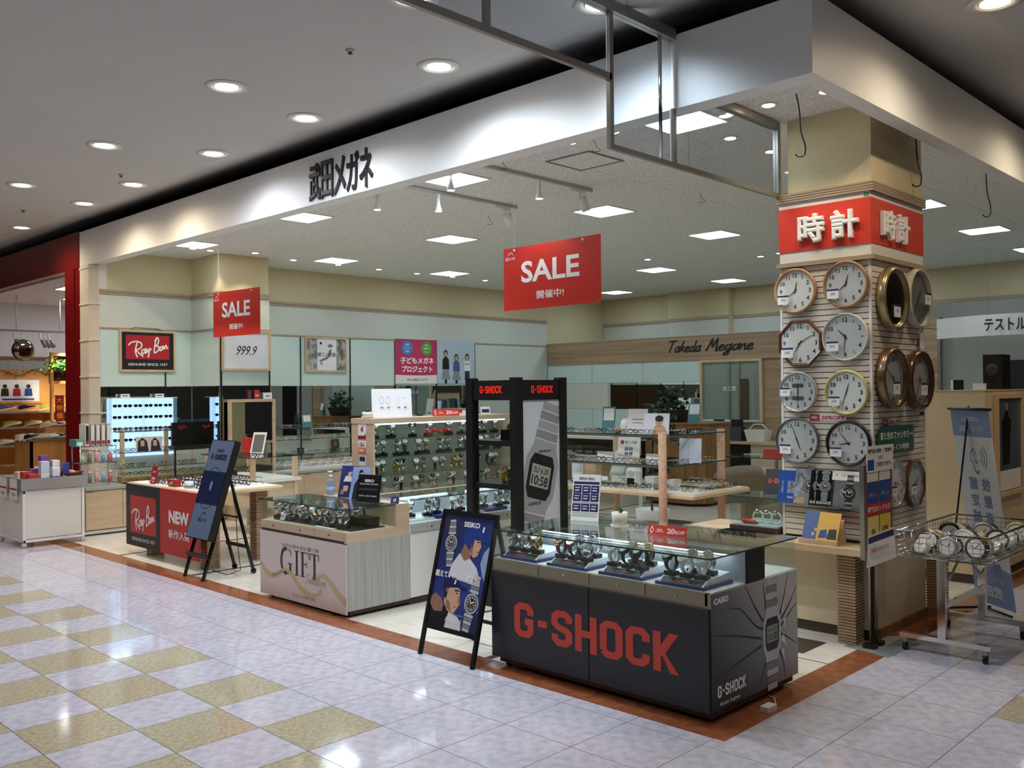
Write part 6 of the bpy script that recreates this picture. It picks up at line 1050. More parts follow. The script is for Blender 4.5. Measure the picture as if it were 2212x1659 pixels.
# freestanding mirror beside the column
t = thing('standing_mirror', 'tall mirror in a pale frame standing before the wall column', 'mirror', (-9.15, 2.7, .3)); 
for nm, aa in (('frame_side', (2.36, 2.40, .30, 1.66)), ('frame_side', (3.04, 3.08, .30, 1.66)), ('frame_side', (2.40, 3.04, 1.62, 1.66)), ('frame_side', (2.40, 3.04, .30, .34))): bx(nm, M_mapl2, t, -9.2, -9.15, *aa)
bx('mirror_pane', M_mirror, t, -9.19, -9.165, 2.40, 3.04, .34, 1.62); bx('side_board', mat('olive_board', (120, 116, 84), .5), t, -9.165, -9.155, 2.40, 2.60, .34, 1.62); bx('foot', M_mapl2, t, -9.28, -9.02, 2.36, 2.42, .0, .30); bx('foot', M_mapl2, t, -9.28, -9.02, 3.02, 3.08, .0, .30)
tt, P, u, v = tentcard('red_tag', 'red discount tag on top of the standing mirror', 'sign', (-9.175, 2.80, 1.661), 1.5, .08, .13, .1, M_rbred); text('20%', M_wtext, tt, P(0, .05), u, v, h=.025, bold=.02)
tt, P, u, v = tentcard('white_tag', 'white note card on top of the standing mirror', 'card', (-9.175, 2.97, 1.661), 1.5, .13, .09, .1, M_white); MB().rib([(-.03, .04), (.03, .04)], .016, P(0, 0), u, v).build('printed_line', M_bblue, tt)
# glass display table in the middle left
g = thing('glass_display_table', 'glass topped display table with black risers behind the red fronted table', 'table', (-8.0, 2.0, 0)); 
for x, y in ((-8.6, 1.72), (-7.5, 1.72), (-8.6, 2.3), (-7.5, 2.3)): bx('leg', M_maple, g, x, x + .05, y, y + .05, 0, .96)
bx('table_top', M_white, g, -8.65, -7.42, 1.68, 2.38, .66, .70); bx('glass_shelf', M_glass, g, -8.65, -7.42, 1.68, 2.38, .80, .808); bx('glass_shelf', M_glass, g, -8.65, -7.42, 1.68, 2.38, .96, .968); bx('shelf_edge', M_gedge, g, -7.42, -7.418, 1.68, 2.38, .96, .968); bx('shelf_edge', M_gedge, g, -8.65, -7.42, 1.678, 1.68, .96, .968); bx('riser', M_blk, g, -8.5, -8.3, 1.75, 2.0, .70, .80); bx('drawer_box', M_beige, g, -8.6, -7.47, 1.75, 2.3, .35, .66)
specs_row((-8.2, 1.75, .70), (-7.5, 1.75, .70), 5, .1, 'spectacles on the white top of the glass display table', 'spectacles on the glass display table', (0, 0, 1)); specs_row((-8.55, 1.85, .968), (-7.5, 1.85, .968), 7, .1, 'spectacles on the top glass of the display table', 'spectacles on the display table glass', (0, 1, 4)); specs_row((-8.55, 1.78, .808), (-7.5, 1.78, .808), 7, .1, 'spectacles on the middle glass of the display table', 'spectacles on the display table middle glass', (0, 0, 2))
t = thing('red_bag', 'bright red paper bag on the glass display table', 'bag', (-8.2, 2.1, .968)); bx('bag_body', M_red, t, -8.27, -8.12, 2.06, 2.14, .969, 1.17); MB().tube([(-8.24, 2.06, 1.17), (-8.22, 2.06, 1.21), (-8.17, 2.06, 1.21), (-8.15, 2.06, 1.17)], .003, 5).build('handle', M_red, t)
tt, P, u, v = tentcard('white_mirror_board', 'white tilted table mirror on the glass display table', 'mirror', (-7.95, 2.1, .969), .35, .21, .29, .3, M_white); MB().flat([(-.08, .03), (.08, .03), (.08, .26), (-.08, .26)], P(0, 0), u, v).build('mirror_face', mat('mirror_grey', (200, 204, 206), .08, metal=.8), tt)
# ================================================================ white sale cart at the left
t = thing('sale_cart', 'white panelled cart on casters with an aluminium tray of care goods', 'cart', (-9.26, -.03, 0)); kx0, kx1, ky0, ky1 = -9.66, -8.87, -.36, .32
for x in (kx0, kx1 - .03):
    for y in (ky0, ky1 - .03):
        bx('post', M_white, t, x, x + .03, y, y + .03, .06, .66); w_ = MB().cyl((x + .003, y + .015, .028), (x + .027, y + .015, .028), .028, 14).build('caster_wheel', mat('caster_grey', (190, 188, 182), .4), t); bx('caster_fork', M_steel, w_, x + .004, x + .026, y + .004, y + .026, .045, .062)
for aa in ((kx0, kx1, ky0 + .005, ky0 + .025, .06, .09), (kx1 - .025, kx1 - .005, ky0, ky1, .06, .09), (kx0, kx1, ky0 + .005, ky0 + .025, .62, .65), (kx1 - .025, kx1 - .005, ky0, ky1, .62, .65)): bx('rail', M_white, t, *aa)
bx('side_panel', M_offw, t, kx0 + .03, kx1 - .03, ky0 + .01, ky0 + .02, .10, .62); bx('side_panel', M_offw, t, kx1 - .02, kx1 - .01, ky0 + .035, ky1 - .035, .10, .62)
tb_ = bx('tray_floor', M_steel, t, kx0 - .02, kx1 + .02, ky0 - .02, ky1 + .03, .66, .672); M_alu2 = mat('anodised_aluminium', (196, 198, 200), .3, metal=.7)
for aa in ((kx0 - .02, kx1 + .02, ky0 - .025, ky0 - .015), (kx0 - .02, kx1 + .02, ky1 + .025, ky1 + .035), (kx0 - .025, kx0 - .015, ky0 - .02, ky1 + .03), (kx1 + .015, kx1 + .025, ky0 - .02, ky1 + .03)): bx('tray_side', M_alu2, tb_, *aa, .66, .79)
cols = [((120, 70, 150), 'purple'), ((232, 232, 236), 'white'), ((50, 70, 150), 'blue'), ((220, 200, 190), 'cream'), ((190, 60, 60), 'red'), ((200, 210, 230), 'pale blue')]
k = 0
for i, (x, y, w, d, h, c_) in enumerate(((-8.97, -.10, .10, .09, .30, 5), (-9.09, -.06, .09, .09, .36, 0), (-8.98, -.22, .12, .10, .16, 4), (-9.12, -.24, .12, .10, .18, 4), (-8.96, .02, .10, .08, .22, 1), (-9.08, .06, .10, .08, .30, 1), (-9.25, -.12, .12, .1, .2, 0), (-9.42, -.2, .14, .12, .16, 3), (-9.26, .1, .1, .1, .26, 2), (-8.94, .13, .07, .07, .27, 2), (-9.5, .05, .14, .12, .2, 1))):
    m = mat('pack_' + cols[c_][1].replace(' ', '_'), cols[c_][0], .4); q = thing('care_goods_box', '%s carton %s in the cart tray' % (cols[c_][1], ('standing at the right front', 'standing tall behind the others', 'lying at the right rim', 'beside the low red one', 'at the right middle', 'tall, behind the right middle', 'at the middle front', 'at the left front', 'at the back middle', 'at the right back corner', 'at the left back')[i]), 'box', (x, y, .672), group='cartons in the cart'); bx('carton', m, q, x - w / 2, x + w / 2, y - d / 2, y + d / 2, .673, .673 + h); bx('printed_band', M_white if c_ != 1 else M_bblue, q, x - w / 2 - .0006, x + w / 2 + .0006, y - d / 2 - .0006, y + d / 2 + .0006, .673 + h * .3, .673 + h * .55)
t = thing('oval_tray', 'dark red oval tray of shoe care sachets on the cart', 'tray', (-8.98, .24, .79)); MB().lathe([(0, .795), (.13, .795), (.155, .83), (.145, .83), (.125, .802), (0, .802)], (-9.0, .20, 0), 24).build('dish', mat('tray_wine', (96, 32, 30), .35), t)
for k in range(6): MB().sphere((-9.07 + .028 * k, .16 + .05 * (k % 2), .83), .032, 8, 6, 1, 1, .7).build('sachet', (M_white, mat('sachet_tan', (206, 170, 130), .4))[k % 2], t)
for k, (x, lab) in enumerate(((-9.45, 'white price card hanging on the front of the cart, left'), (-9.1, 'white price card with a red bar on the front of the cart'))): q = thing('price_card', lab, 'card', (x, ky0 - .03, .56)); bx('card', M_white, q, x - .12, x + .12, ky0 - .03, ky0 - .027, .55, .78); bx('printed_bar', M_rbred, q, x - .12, x + .12, ky0 - .031, ky0 - .03, .655, .675); text('¥1,320' if k else 'SALE', M_rbred, q, (x, ky0 - .031, .60), X, Z, h=.04, bold=.02)
# chrome rack with booklets on the wall counter
t = thing('wire_rack', 'three tier chrome wire rack on the left wall counter', 'rack', (-9.4, .65, .595)); 
for x in (-9.52, -9.26):
    for y in (.42, .86): MB().cyl((x, y, .596), (x, y, 1.13), .007, 8).build('post', M_chrome, t)
for z in (.64, .89, 1.10):
    sh = MB().tube([(-9.52, .42, z), (-9.26, .42, z), (-9.26, .86, z), (-9.52, .86, z)], .006, 6, closed=True).build('shelf_frame', M_chrome, t)
    for k in range(6): MB().tube([(-9.52, .48 + .064 * k, z), (-9.26, .48 + .064 * k, z)], .003, 5).build('shelf_wire', M_chrome, sh)
for k in range(5): q = thing('catalogue', '%s of five grey and red catalogues standing on the wire rack' % ('first', 'second', 'third', 'fourth', 'fifth')[k], 'catalogue', (-9.4, .52 + .065 * k, 1.107), group='catalogues on the wire rack'); bx('cover', mat('catalogue_grey', (176, 172, 176), .4) if k else M_white, q, -9.5, -9.30, .50 + .065 * k, .545 + .065 * k, 1.108, 1.38); bx('spine', M_offw if k else M_btext, q, -9.30, -9.297, .505 + .065 * k, .54 + .065 * k, 1.13, 1.36); bx('red_foot', M_rbred, q, -9.2968, -9.2965, .505 + .065 * k, .54 + .065 * k, 1.13, 1.17)
q = thing('care_box', 'flat teal and white box on the wire rack top', 'box', (-9.4, .43, 1.107)); bx('carton', mat('pack_teal', (90, 160, 150), .4), q, -9.5, -9.28, .38, .47, 1.108, 1.19); bx('label', M_white, q, -9.2799, -9.279, .39, .46, 1.12, 1.16)
bt = [('pale green', (180, 200, 150)), ('grey', (120, 130, 130)), ('pink', (220, 170, 170)), ('blue', (120, 160, 210)), ('rose', (210, 120, 120))]
for z, nm in ((.897, 'middle'), (.647, 'bottom')):
    for k, (cn, cc) in enumerate(bt):
        y = .47 + .085 * k; q = thing('care_bottle', '%s lens care bottle on the %s tier of the wire rack' % (cn, nm), 'bottle', (-9.32, y, z), group='bottles on the wire rack'); h = .11 + .03 * (k % 3); MB().lathe([(0, z), (.026, z), (.026, z + h * .7), (.012, z + h * .8), (.012, z + h * .84)], (-9.32, y, 0), 12).build('bottle', mat('pack_' + cn.replace(' ', '_') + '_bottle', cc, .35), q); MB().lathe([(.014, z + h * .84), (.014, z + h), (0, z + h)], (-9.32, y, 0), 12).build('cap', M_white, q)
# ================================================================ centre island: maple table with glass tiers on peach posts
M_peach = mat('peach_post', (212, 172, 142), .55, rgb2=(196, 152, 122), scale=30)
t = thing('island_table', 'maple island table with two glass tiers on peach round posts', 'table', (-3.2, 3.8, 0)); ix0, ix1, iy0, iy1 = -4.25, -2.33, 3.33, 4.36
MB().bbox(ix0, ix1, iy0, iy1, .70, .745, .018).build('table_top', M_maple, t); bx('inlay', M_white, t, ix0 + .05, ix1 - .05, iy0 + .05, iy1 - .05, .745, .747)
for x, y in ((-2.645, 3.285), (-2.60, 4.25), (-3.94, 4.25), (-3.90, 3.285)): MB().cyl((x, y, 0), (x, y, 1.325), .040, 18).build('post', M_peach, t)
for z in (1.0, 1.29): bx('glass_tier', M_glass, t, -3.98, -2.56, 3.30, 4.29, z, z + .01); bx('tier_edge', M_gedge, t, -3.98, -2.56, 3.298, 3.30, z, z + .01); bx('tier_edge', M_gedge, t, -2.56, -2.558, 3.30, 4.29, z, z + .01); bx('tier_rail', M_steel, t, -3.9, -2.66, 3.32, 3.335, z - .02, z); bx('tier_rail', M_steel, t, -2.63, -2.615, 3.33, 4.2, z - .02, z)
bx('raised_tray', M_maple, t, -3.7, -2.95, 3.65, 3.95, .76, .775); bx('raised_tray', M_maple, t, -2.95, -2.45, 3.85, 4.25, .765, .78); bx('tray_leg', M_glass, t, -3.6, -3.55, 3.7, 3.9, .747, .76); bx('tray_leg', M_glass, t, -3.1, -3.05, 3.7, 3.9, .747, .76); bx('tray_leg', M_glass, t, -2.75, -2.7, 3.9, 4.2, .747, .765)
SK = (2, 2, 3, 5, 0)
for r in range(2): specs_row((-4.1, 3.41 + .12 * r, .748), (-2.72 if r == 0 else -2.45, 3.41 + .12 * r, .748), 10, .05, 'spectacles along the front edge of the island table', 'spectacles along the island front', SK, .012)
specs_row((-2.42, 3.55, .748), (-2.42, 4.25, .748), 6, 1.57, 'spectacles along the right end of the island table', 'spectacles at the island right end', SK)
specs_row((-3.65, 3.72, .776), (-3.0, 3.72, .776), 5, .05, 'spectacles on the round raised tray of the island table', 'spectacles on the island raised tray', SK); specs_row((-2.9, 3.95, .781), (-2.5, 3.95, .781), 3, .05, 'spectacles on the right raised tray of the island table', 'spectacles on the island right tray', SK); specs_row((-2.9, 4.12, .781), (-2.5, 4.12, .781), 3, .05, 'spectacles on the right raised tray of the island table', 'spectacles on the island right tray', SK)
for z, nm in ((1.011, 'lower'), (1.301, 'upper')):
    specs_row((-3.95, 3.38, z), (-2.72, 3.38, z), 9, .05, 'spectacles on the front of the %s island glass tier' % nm, 'spectacles on the %s island tier' % nm, SK); specs_row((-2.63, 3.5, z), (-2.63, 4.15, z), 4, 1.57, 'spectacles at the right end of the %s island glass tier' % nm, 'spectacles at the %s tier end' % nm, SK)
def card(lab, loc, rz, w, h, m, face=None, nm='display_card', deco=None):
    t, P, u, v = tentcard(nm, lab, 'card', loc, rz, w, h, .15, m)
    if deco == 'box': MB().flat([(-w * .4, h * .45), (w * .4, h * .45), (w * .4, h * .93), (-w * .4, h * .93)], P(0, 0), u, v).build('printed_area', M_white, t)
    if deco == 'lines': MB().rib([(-w * .3, h * .55), (w * .3, h * .55)], h * .04, P(0, 0), u, v).rib([(-w * .25, h * .4), (w * .25, h * .4)], h * .03, P(0, 0), u, v).build('printed_lines', M_print_g, t)
    if deco == 'grid':
        for a in (-.1, .1):
            for b in (.3, .5): MB().flat([(w * a - w * .08, h * b - h * .07), (w * a + w * .08, h * b - h * .07), (w * a + w * .08, h * b + h * .07), (w * a - w * .08, h * b + h * .07)], P(0, 0), u, v).build('printed_photo', M_photo1, t)
        MB().disc(P(-w * .3, h * .78), h * .09, u, v, 12).build('printed_mark', M_rbred, t); text('鯖江大國', M_btext, t, P(w * .08, h * .78), u, v, h=h * .13)
    if deco == 'face': MB().disc(P(w * .1, h * .62), w * .16, u, v, 14, w * .2).build('printed_face', M_skin, t); MB().flat([(-w * .2, 0), (w * .45, 0), (w * .3, h * .4), (-w * .05, h * .4)], P(0, 0), u, v).build('printed_figure', mat('print_coat', (216, 160, 120), .5), t); MB().disc(P(w * .1, h * .74, .001), w * .17, u, v, 14, w * .12).build('printed_hair', M_hair, t)
    return t
card('teal standing card with a white sheet on the upper island tier', (-3.55, 3.62, 1.301), .2, .15, .26, mat('card_teal'), deco='box'); card('plain white card with a signature on the upper island tier', (-3.18, 3.62, 1.301), .15, .22, .24, M_white, deco='lines'); card('white card with a smiling person on the upper island tier', (-2.86, 3.5, 1.301), .15, .27, .20, mat('print_paper_white'), deco='face')
card('square white card with four small photos on the lower island tier', (-3.28, 3.6, 1.011), .2, .25, .24, M_white, deco='grid'); card('white and blue booklet card on the lower island tier', (-2.42 - .2, 3.72, 1.011), .35, .22, .24, mat('print_mist_blue', (176, 190, 216), .45, rgb2=(226, 232, 240), scale=4))
for k, (x, z) in enumerate(((-3.55, 1.011), (-2.93, 1.011), (-3.5, .748))): tt = card('low white card with a red bar on the %s' % ('lower island tier, left', 'lower island tier, middle', 'island table near the left')[k], (x, 3.55 if k < 2 else 3.72, z), .1, .19, .085, M_white); 
t = thing('white_vase', 'tall white curved display vase on the upper island tier', 'vase', (-3.36, 3.6, 1.301)); MB().lathe([(0, 1.301), (.05, 1.301), (.06, 1.36), (.045, 1.42), (.03, 1.425), (0, 1.425)], (-3.36, 3.66, 0), 18).build('body', M_white, t); MB().lathe([(.032, 1.42), (.035, 1.43), (.03, 1.435)], (-3.36, 3.66, 0), 18).build('lip', M_white, t)
t = thing('tissue_dispenser', 'white and grey rounded dispenser on the island table', 'dispenser', (-3.2, 3.6, .748)); MB().bbox(-3.3, -3.12, 3.54, 3.64, .748, .94, .03).build('body', M_white, t); MB().box(-3.26, -3.17, 3.538, 3.54, .76, .84).build('label', M_blk, t); MB().lathe([(.03, 0), (.035, .003), (.03, .006)], (-3.21, 3.54, .89), 14, 'y').build('knob', M_offw, t)
def squarepot(lab, x, y, z, s): 
    t = thing('plant_pot', lab, 'plant pot', (x, y, z)); MB().hexa([(x - s * .35, y - s * .35, z), (x + s * .35, y - s * .35, z), (x + s * .35, y + s * .35, z), (x - s * .35, y + s * .35, z), (x - s / 2, y - s / 2, z + s), (x + s / 2, y - s / 2, z + s), (x + s / 2, y + s / 2, z + s), (x - s / 2, y + s / 2, z + s)]).build('pot', M_white, t); bx('saucer', M_white, t, x - s * .5, x + s * .5, y - s * .5, y + s * .5, z - .001, z + .006)
    for a in range(5): MB().add([(x, y, z + s), (x + .02 * math.cos(a * 1.3), y + .02 * math.sin(a * 1.3), z + s + .02), (x + .03 * math.cos(a * 1.3 + .3), y + .03 * math.sin(a * 1.3 + .3), z + s + .05)], [(0, 1, 2)]).build('leaf', M_leafd, t)
squarepot('square tapered white pot on the island table, left', -2.97, 3.58, .748, .12); squarepot('small square white pot on the island table beside the post', -2.74, 3.62, .748, .10)
t = thing('wooden_holder', 'light wood block with a photo sheet on the island table left end', 'holder', (-3.86, 3.6, .748)); bx('block', M_maple, t, -3.86, -3.70, 3.58, 3.68, .748, .97); bx('sheet', mat('print_paper_white'), t, -4.02, -3.865, 3.57, 3.58, .748, 1.0); bx('picture', mat('print_mist_blue'), t, -4.01, -3.875, 3.568, 3.57, .87, .98)
t = thing('marble_board', 'pale marble board leaning on the island table', 'board', (-3.62, 3.9, .748)); MB().hexa([(-3.72, 3.80, .748), (-3.54, 3.80, .748), (-3.54, 3.815, .748), (-3.72, 3.815, .748), (-3.68, 3.9, 1.08), (-3.50, 3.9, 1.08), (-3.50, 3.915, 1.08), (-3.68, 3.915, 1.08)]).build('slab', mat('pale_marble', (214, 220, 218), .3, rgb2=(190, 198, 198), scale=8), t); bx('foot', M_white, t, -3.72, -3.54, 3.816, 3.9, .748, .756)
# ================================================================ reception desk, chairs and back counters
t = thing('reception_desk', 'curved walnut reception block in the middle of the store', 'desk', (-5.5, 8.0, 0)); MB().prism([(-5.95, 7.56), (-5.14, 7.56), (-4.95, 7.75), (-4.95, 8.35), (-5.95, 8.35)], (0, 0, .04), X, Y, (0, 0, 1.17)).build('body', M_walnut, t); MB().prism([(-5.9, 7.6), (-5.16, 7.6), (-5.0, 7.77), (-5.0, 8.3), (-5.9, 8.3)], (0, 0, 0), X, Y, (0, 0, .04)).build('plinth', M_blk, t); MB().prism([(-5.97, 7.54), (-5.13, 7.54), (-4.93, 7.74), (-4.93, 8.37), (-5.97, 8.37)], (0, 0, 1.21), X, Y, (0, 0, .02)).build('top_edge', M_walnut, t)
t = thing('planter_box', 'long black planter with a leafy green plant on the reception desk', 'plant', (-5.7, 8.0, 1.23)); MB().hexa([(-5.90, 7.85, 1.231), (-5.5, 7.85, 1.231), (-5.5, 8.05, 1.231), (-5.90, 8.05, 1.231), (-5.96, 7.8, 1.42), (-5.44, 7.8, 1.42), (-5.44, 8.1, 1.42), (-5.96, 8.1, 1.42)]).build('box', M_blk, t)
def leaves(t, c, R, n, s, m, zs=1.0, name='foliage'):
    b = MB()
    for k in range(n):
        a = random.uniform(0, 6.28); e = random.uniform(-.3, 1.4); r = R * random.uniform(.3, 1); p = Vector(c) + Vector((math.cos(a) * math.cos(e), math.sin(a) * math.cos(e), math.sin(e) * zs)) * r; d = Vector((random.uniform(-1, 1), random.uniform(-1, 1), random.uniform(-.4, .7))).normalized(); w = d.cross(Vector((random.uniform(-1, 1), random.uniform(-1, 1), random.uniform(-1, 1)))).normalized() * s * .35
        b.add([p, p + d * s * .5 + w, p + d * s, p + d * s * .5 - w], [(0, 1, 2, 3)])
    return tag(b.build(name, m, t), kind='stuff')
leaves(t, (-5.7, 7.95, 1.45), .30, 150, .10, M_leafd, 1.1); MB().tube([(-5.7, 7.95, 1.40), (-5.68, 7.95, 1.7)], .012, 6).build('stem', M_dark, t)
tt, P, u, v = tentcard('desk_notice', 'teal tent notice beside the planter on the reception desk', 'sign', (-5.22, 7.8, 1.231), .2, .2, .30, .2, mat('card_teal')); MB().flat([(-.08, .13), (.08, .13), (.08, .28), (-.08, .28)], P(0, 0), u, v).build('printed_area', M_white, tt)
t = thing('fitting_desk', 'white fitting desk with open shelves left of the reception block', 'desk', (-6.6, 7.2, 0)); bx('desk_top', M_offw, t, -7.3, -6.05, 6.95, 7.6, .99, 1.03); bx('end_panel', M_offw, t, -7.3, -7.26, 6.98, 7.6, 0, .99); bx('end_panel', M_offw, t, -6.1, -6.06, 6.98, 7.6, 0, .99); bx('back_panel', M_beige, t, -7.26, -6.1, 7.5, 7.54, 0, .99); bx('shelf', M_offw, t, -7.26, -6.1, 7.0, 7.5, .72, .74); bx('front_sheet', M_glass, t, -7.3, -6.05, 6.94, 6.948, .68, .9)
for k in range(5): q = thing('document_tray', 'black document tray in the fitting desk, %s in the row' % ('first', 'second', 'third', 'fourth', 'fifth')[k], 'tray', (-7.05 + .2 * k, 7.2, .74), group='document trays'); bx('tray_body', M_blk, q, -7.14 + .2 * k, -6.96 + .2 * k, 7.05, 7.4, .742, .82); bx('tray_lip', M_grey, q, -7.12 + .2 * k, -6.98 + .2 * k, 7.045, 7.05, .77, .80); bx('upper_tray', M_blk, q, -7.14 + .2 * k, -6.96 + .2 * k, 7.05, 7.4, .83, .87)
t = thing('writing_desk', 'low white writing desk with papers beside the reception block', 'desk', (-5.75, 6.6, 0)); bx('desk_top', M_offw, t, -6.03, -5.48, 6.3, 6.9, .70, .735)
for x in (-6.0, -5.55):
    for y in (6.33, 6.83): bx('leg', M_white, t, x, x + .04, y, y + .04, 0, .70)
bx('paper', mat('paper_blue', (130, 170, 214), .5), t, -5.95, -5.6, 6.4, 6.7, .735, .738)
M_chair = mat('taupe_shell', (126, 112, 92), .45)
def shell_chair(lab, x, y, rz):
    t = thing('shell_chair', lab, 'chair', (x, y, 0), rz); f = frame(t)
    MB().lathe([(0, 0), (.24, 0), (.24, .008), (.06, .03), (.025, .10), (.022, .42), (.06, .45), (0, .45)], f(0, 0, 0), 24).build('pedestal', M_chrome, t)
    vs = []; n = 14; lv = [(.45, .21, 0), (.50, .27, 0), (.66, .29, .5), (.86, .27, 1)]
    for z, r, cut in lv:
        for i in range(n + 1): a = math.pi * (-.1 + 1.2 * i / n) if cut else math.pi * (-.5 + 2.0 * i / n); zz = z if not cut else z - .10 * cut * abs(i / n - .5) * 2; vs.append(f(r * math.cos(a), r * math.sin(a), zz))
    m = n + 1; fs = [(k * m + i, k * m + i + 1, (k + 1) * m + i + 1, (k + 1) * m + i) for k in (2,) for i in range(n)] + [(i, i + 1, m + i + 1, m + i) for i in range(n)]
    MB().add(vs, fs, True).build('seat_shell', M_chair, t)
    b = MB(); vs = []
    for k, (z, r) in enumerate(((.46, .25), (.62, .285), (.78, .285), (.88, .25))):
        for i in range(n + 1):
            a = math.pi * (-.08 + 1.16 * i / n); zz = z - (.0 if k < 2 else .16 * (abs(i / n - .5) * 2) ** 2); vs += [f(r * math.cos(a), r * math.sin(a), zz), f((r + .02) * math.cos(a), (r + .02) * math.sin(a), zz)]
    m2 = 2 * m
    for k in range(3):
        for i in range(n):
            a_ = k * m2 + 2 * i; b_ = a_ + 2; c_ = a_ + m2; d_ = b_ + m2; fs2 = [(a_, c_, d_, b_), (a_ + 1, b_ + 1, d_ + 1, c_ + 1)]
            if k == 2: fs2.append((c_, c_ + 1, d_ + 1, d_))
            b.f += fs2; b.sm += [True] * len(fs2); b.mi += [0] * len(fs2)
    b.v = [tuple(p) for p in vs]; b.build('backrest', M_chair, t)
    MB().lathe([(0, .45), (.25, .46), (.255, .49), (.2, .505), (0, .5)], f(0, 0, 0), 24).build('cushion', mat('cushion_taupe', (140, 126, 106), .7), t)
    return t
shell_chair('taupe shell chair on a chrome pedestal behind the island', -6.5, 6.25, -2.6); shell_chair('taupe shell chair turned to the glass desk right of the island', -3.05, 5.35, -2.3)
t = thing('glass_desk', 'glass topped service desk with papers behind the taupe chair', 'desk', (-2.9, 6.2, 0)); bx('desk_top', M_maple, t, -3.5, -2.1, 5.95, 6.5, .70, .74); bx('glass_upper', M_gtop, t, -3.6, -2.1, 5.9, 6.5, .90, .91); bx('glass_edge', M_gedge, t, -3.6, -2.1, 5.898, 5.9, .90, .91); bx('panel', M_beige, t, -3.45, -2.1, 6.4, 6.44, 0, .70); bx('leg', M_maple, t, -3.45, -3.40, 6.0, 6.4, 0, .70); bx('steel_leg', M_steel, t, -3.0, -2.97, 6.1, 6.13, .74, .90); bx('paper', M_white, t, -2.9, -2.4, 6.05, 6.3, .74, .743); bx('paper', mat('paper_blue'), t, -3.3, -2.95, 6.02, 6.25, .74, .743)
card('red 20%OFF strip card on the glass desk', (-2.95, 6.0, .911), .2, .26, .10, M_signred, deco='lines'); card('white picture card with coloured figures on the glass desk', (-2.72, 6.02, .911), .2, .16, .20, mat('print_paper_white'), deco='face'); card('white board card with a black header on the glass desk', (-2.46, 6.05, .911), .2, .22, .27, M_white, deco='grid')
t = thing('back_counter', 'maple back counter under the workshop window', 'counter', (-5.6, 9.6, 0)); bx('worktop', M_maple, t, -7.6, -4.7, 9.35, 9.94, .83, .87); bx('side', M_beige, t, -7.6, -7.56, 9.4, 9.94, 0, .83); bx('side', M_beige, t, -5.2, -4.7, 9.4, 9.94, 0, .83); bx('opening_dark_sheet', M_blk, t, -7.56, -5.2, 9.6, 9.62, 0, .83); bx('shelf', M_beige, t, -7.56, -5.2, 9.42, 9.6, .4, .42)  # the black sheet stands for the shade inside the open counter
t = thing('paper_stack', 'stack of white trays and papers on the back counter', 'papers', (-6.0, 9.7, .87)); 
for k in range(4): bx('tray', M_white if k % 2 == 0 else M_offw, t, -6.45 + .02 * k, -5.7 + .02 * k, 9.55, 9.85, .871 + .05 * k, .915 + .05 * k)
t = thing('black_terminal', 'black card terminal on the back counter', 'terminal', (-5.5, 9.6, .87)); MB().hexa([(-5.72, 9.45, .871), (-5.4, 9.45, .871), (-5.4, 9.7, .871), (-5.72, 9.7, .871), (-5.68, 9.55, 1.10), (-5.46, 9.55, 1.10), (-5.46, 9.68, 1.10), (-5.68, 9.68, 1.10)]).build('case', M_blk, t); bx('screen_back', M_blk, t, -5.74, -5.52, 9.7, 9.73, .95, 1.22)
t = thing('white_basket', 'white plastic basket with a handle on the back counter', 'basket', (-5.15, 9.6, .87)); MB().hexa([(-5.32, 9.5, .871), (-5.02, 9.5, .871), (-5.02, 9.7, .871), (-5.32, 9.7, .871), (-5.36, 9.47, 1.06), (-4.98, 9.47, 1.06), (-4.98, 9.73, 1.06), (-5.36, 9.73, 1.06)]).build('tub', M_white, t); MB().tube([(-5.34, 9.6, 1.06), (-5.25, 9.6, 1.15), (-5.1, 9.6, 1.15), (-5.0, 9.6, 1.06)], .01, 6).build('handle', M_white, t)
for k, (x, lab, m) in enumerate(((-6.98, 'blue notice on the back ledge beside the planter', mat('notice_blue', (60, 120, 190), .45)), (-6.68, 'white notice on the back ledge by the window', M_white))): card(lab, (x, 9.7, .871), .1, .26, .72, m, deco='box' if k == 0 else 'lines')
# small floor plant beside the tower
t = thing('potted_tree', 'leafy indoor tree in a pot behind the display tower', 'plant', (-3.9, 4.7, 0)); MB().lathe([(0, 0), (.16, 0), (.2, .32), (.18, .32), (.16, .28), (0, .28)], (-4.0, 5.0, 0), 20).build('pot', M_white, t); MB().tube([(-4.0, 5.0, .28), (-4.02, 5.0, .8), (-3.96, 5.0, 1.25)], .014, 6).build('trunk', M_dark, t); leaves(t, (-3.96, 5.0, 1.18), .36, 150, .11, M_leafd, .9); leaves(t, (-3.93, 4.98, .78), .22, 50, .11, M_leafd, .8, 'lower_foliage')
script('Takeda', M_btext, wp, (-7.17, 9.938, 2.40), X, Z, .70, .20, .14, .2, 'script_word'); script('Megane', M_btext, wp, (-6.36, 9.938, 2.40), X, Z, .92, .20, .14, .2, 'script_word')
# ================================================================ shop name on the fascia
fn = thing('fascia_lettering', 'raised black shop name on the white front fascia', 'sign', (-4.45, .9, 3.5))
for i, ch in enumerate('武田メガネ'): text(ch, M_btext, fn, (-4.845 + .197 * i, .909, 3.70), X, Z, h=.345, w=.185, bold=.016, depth=.018, name='raised_letter')
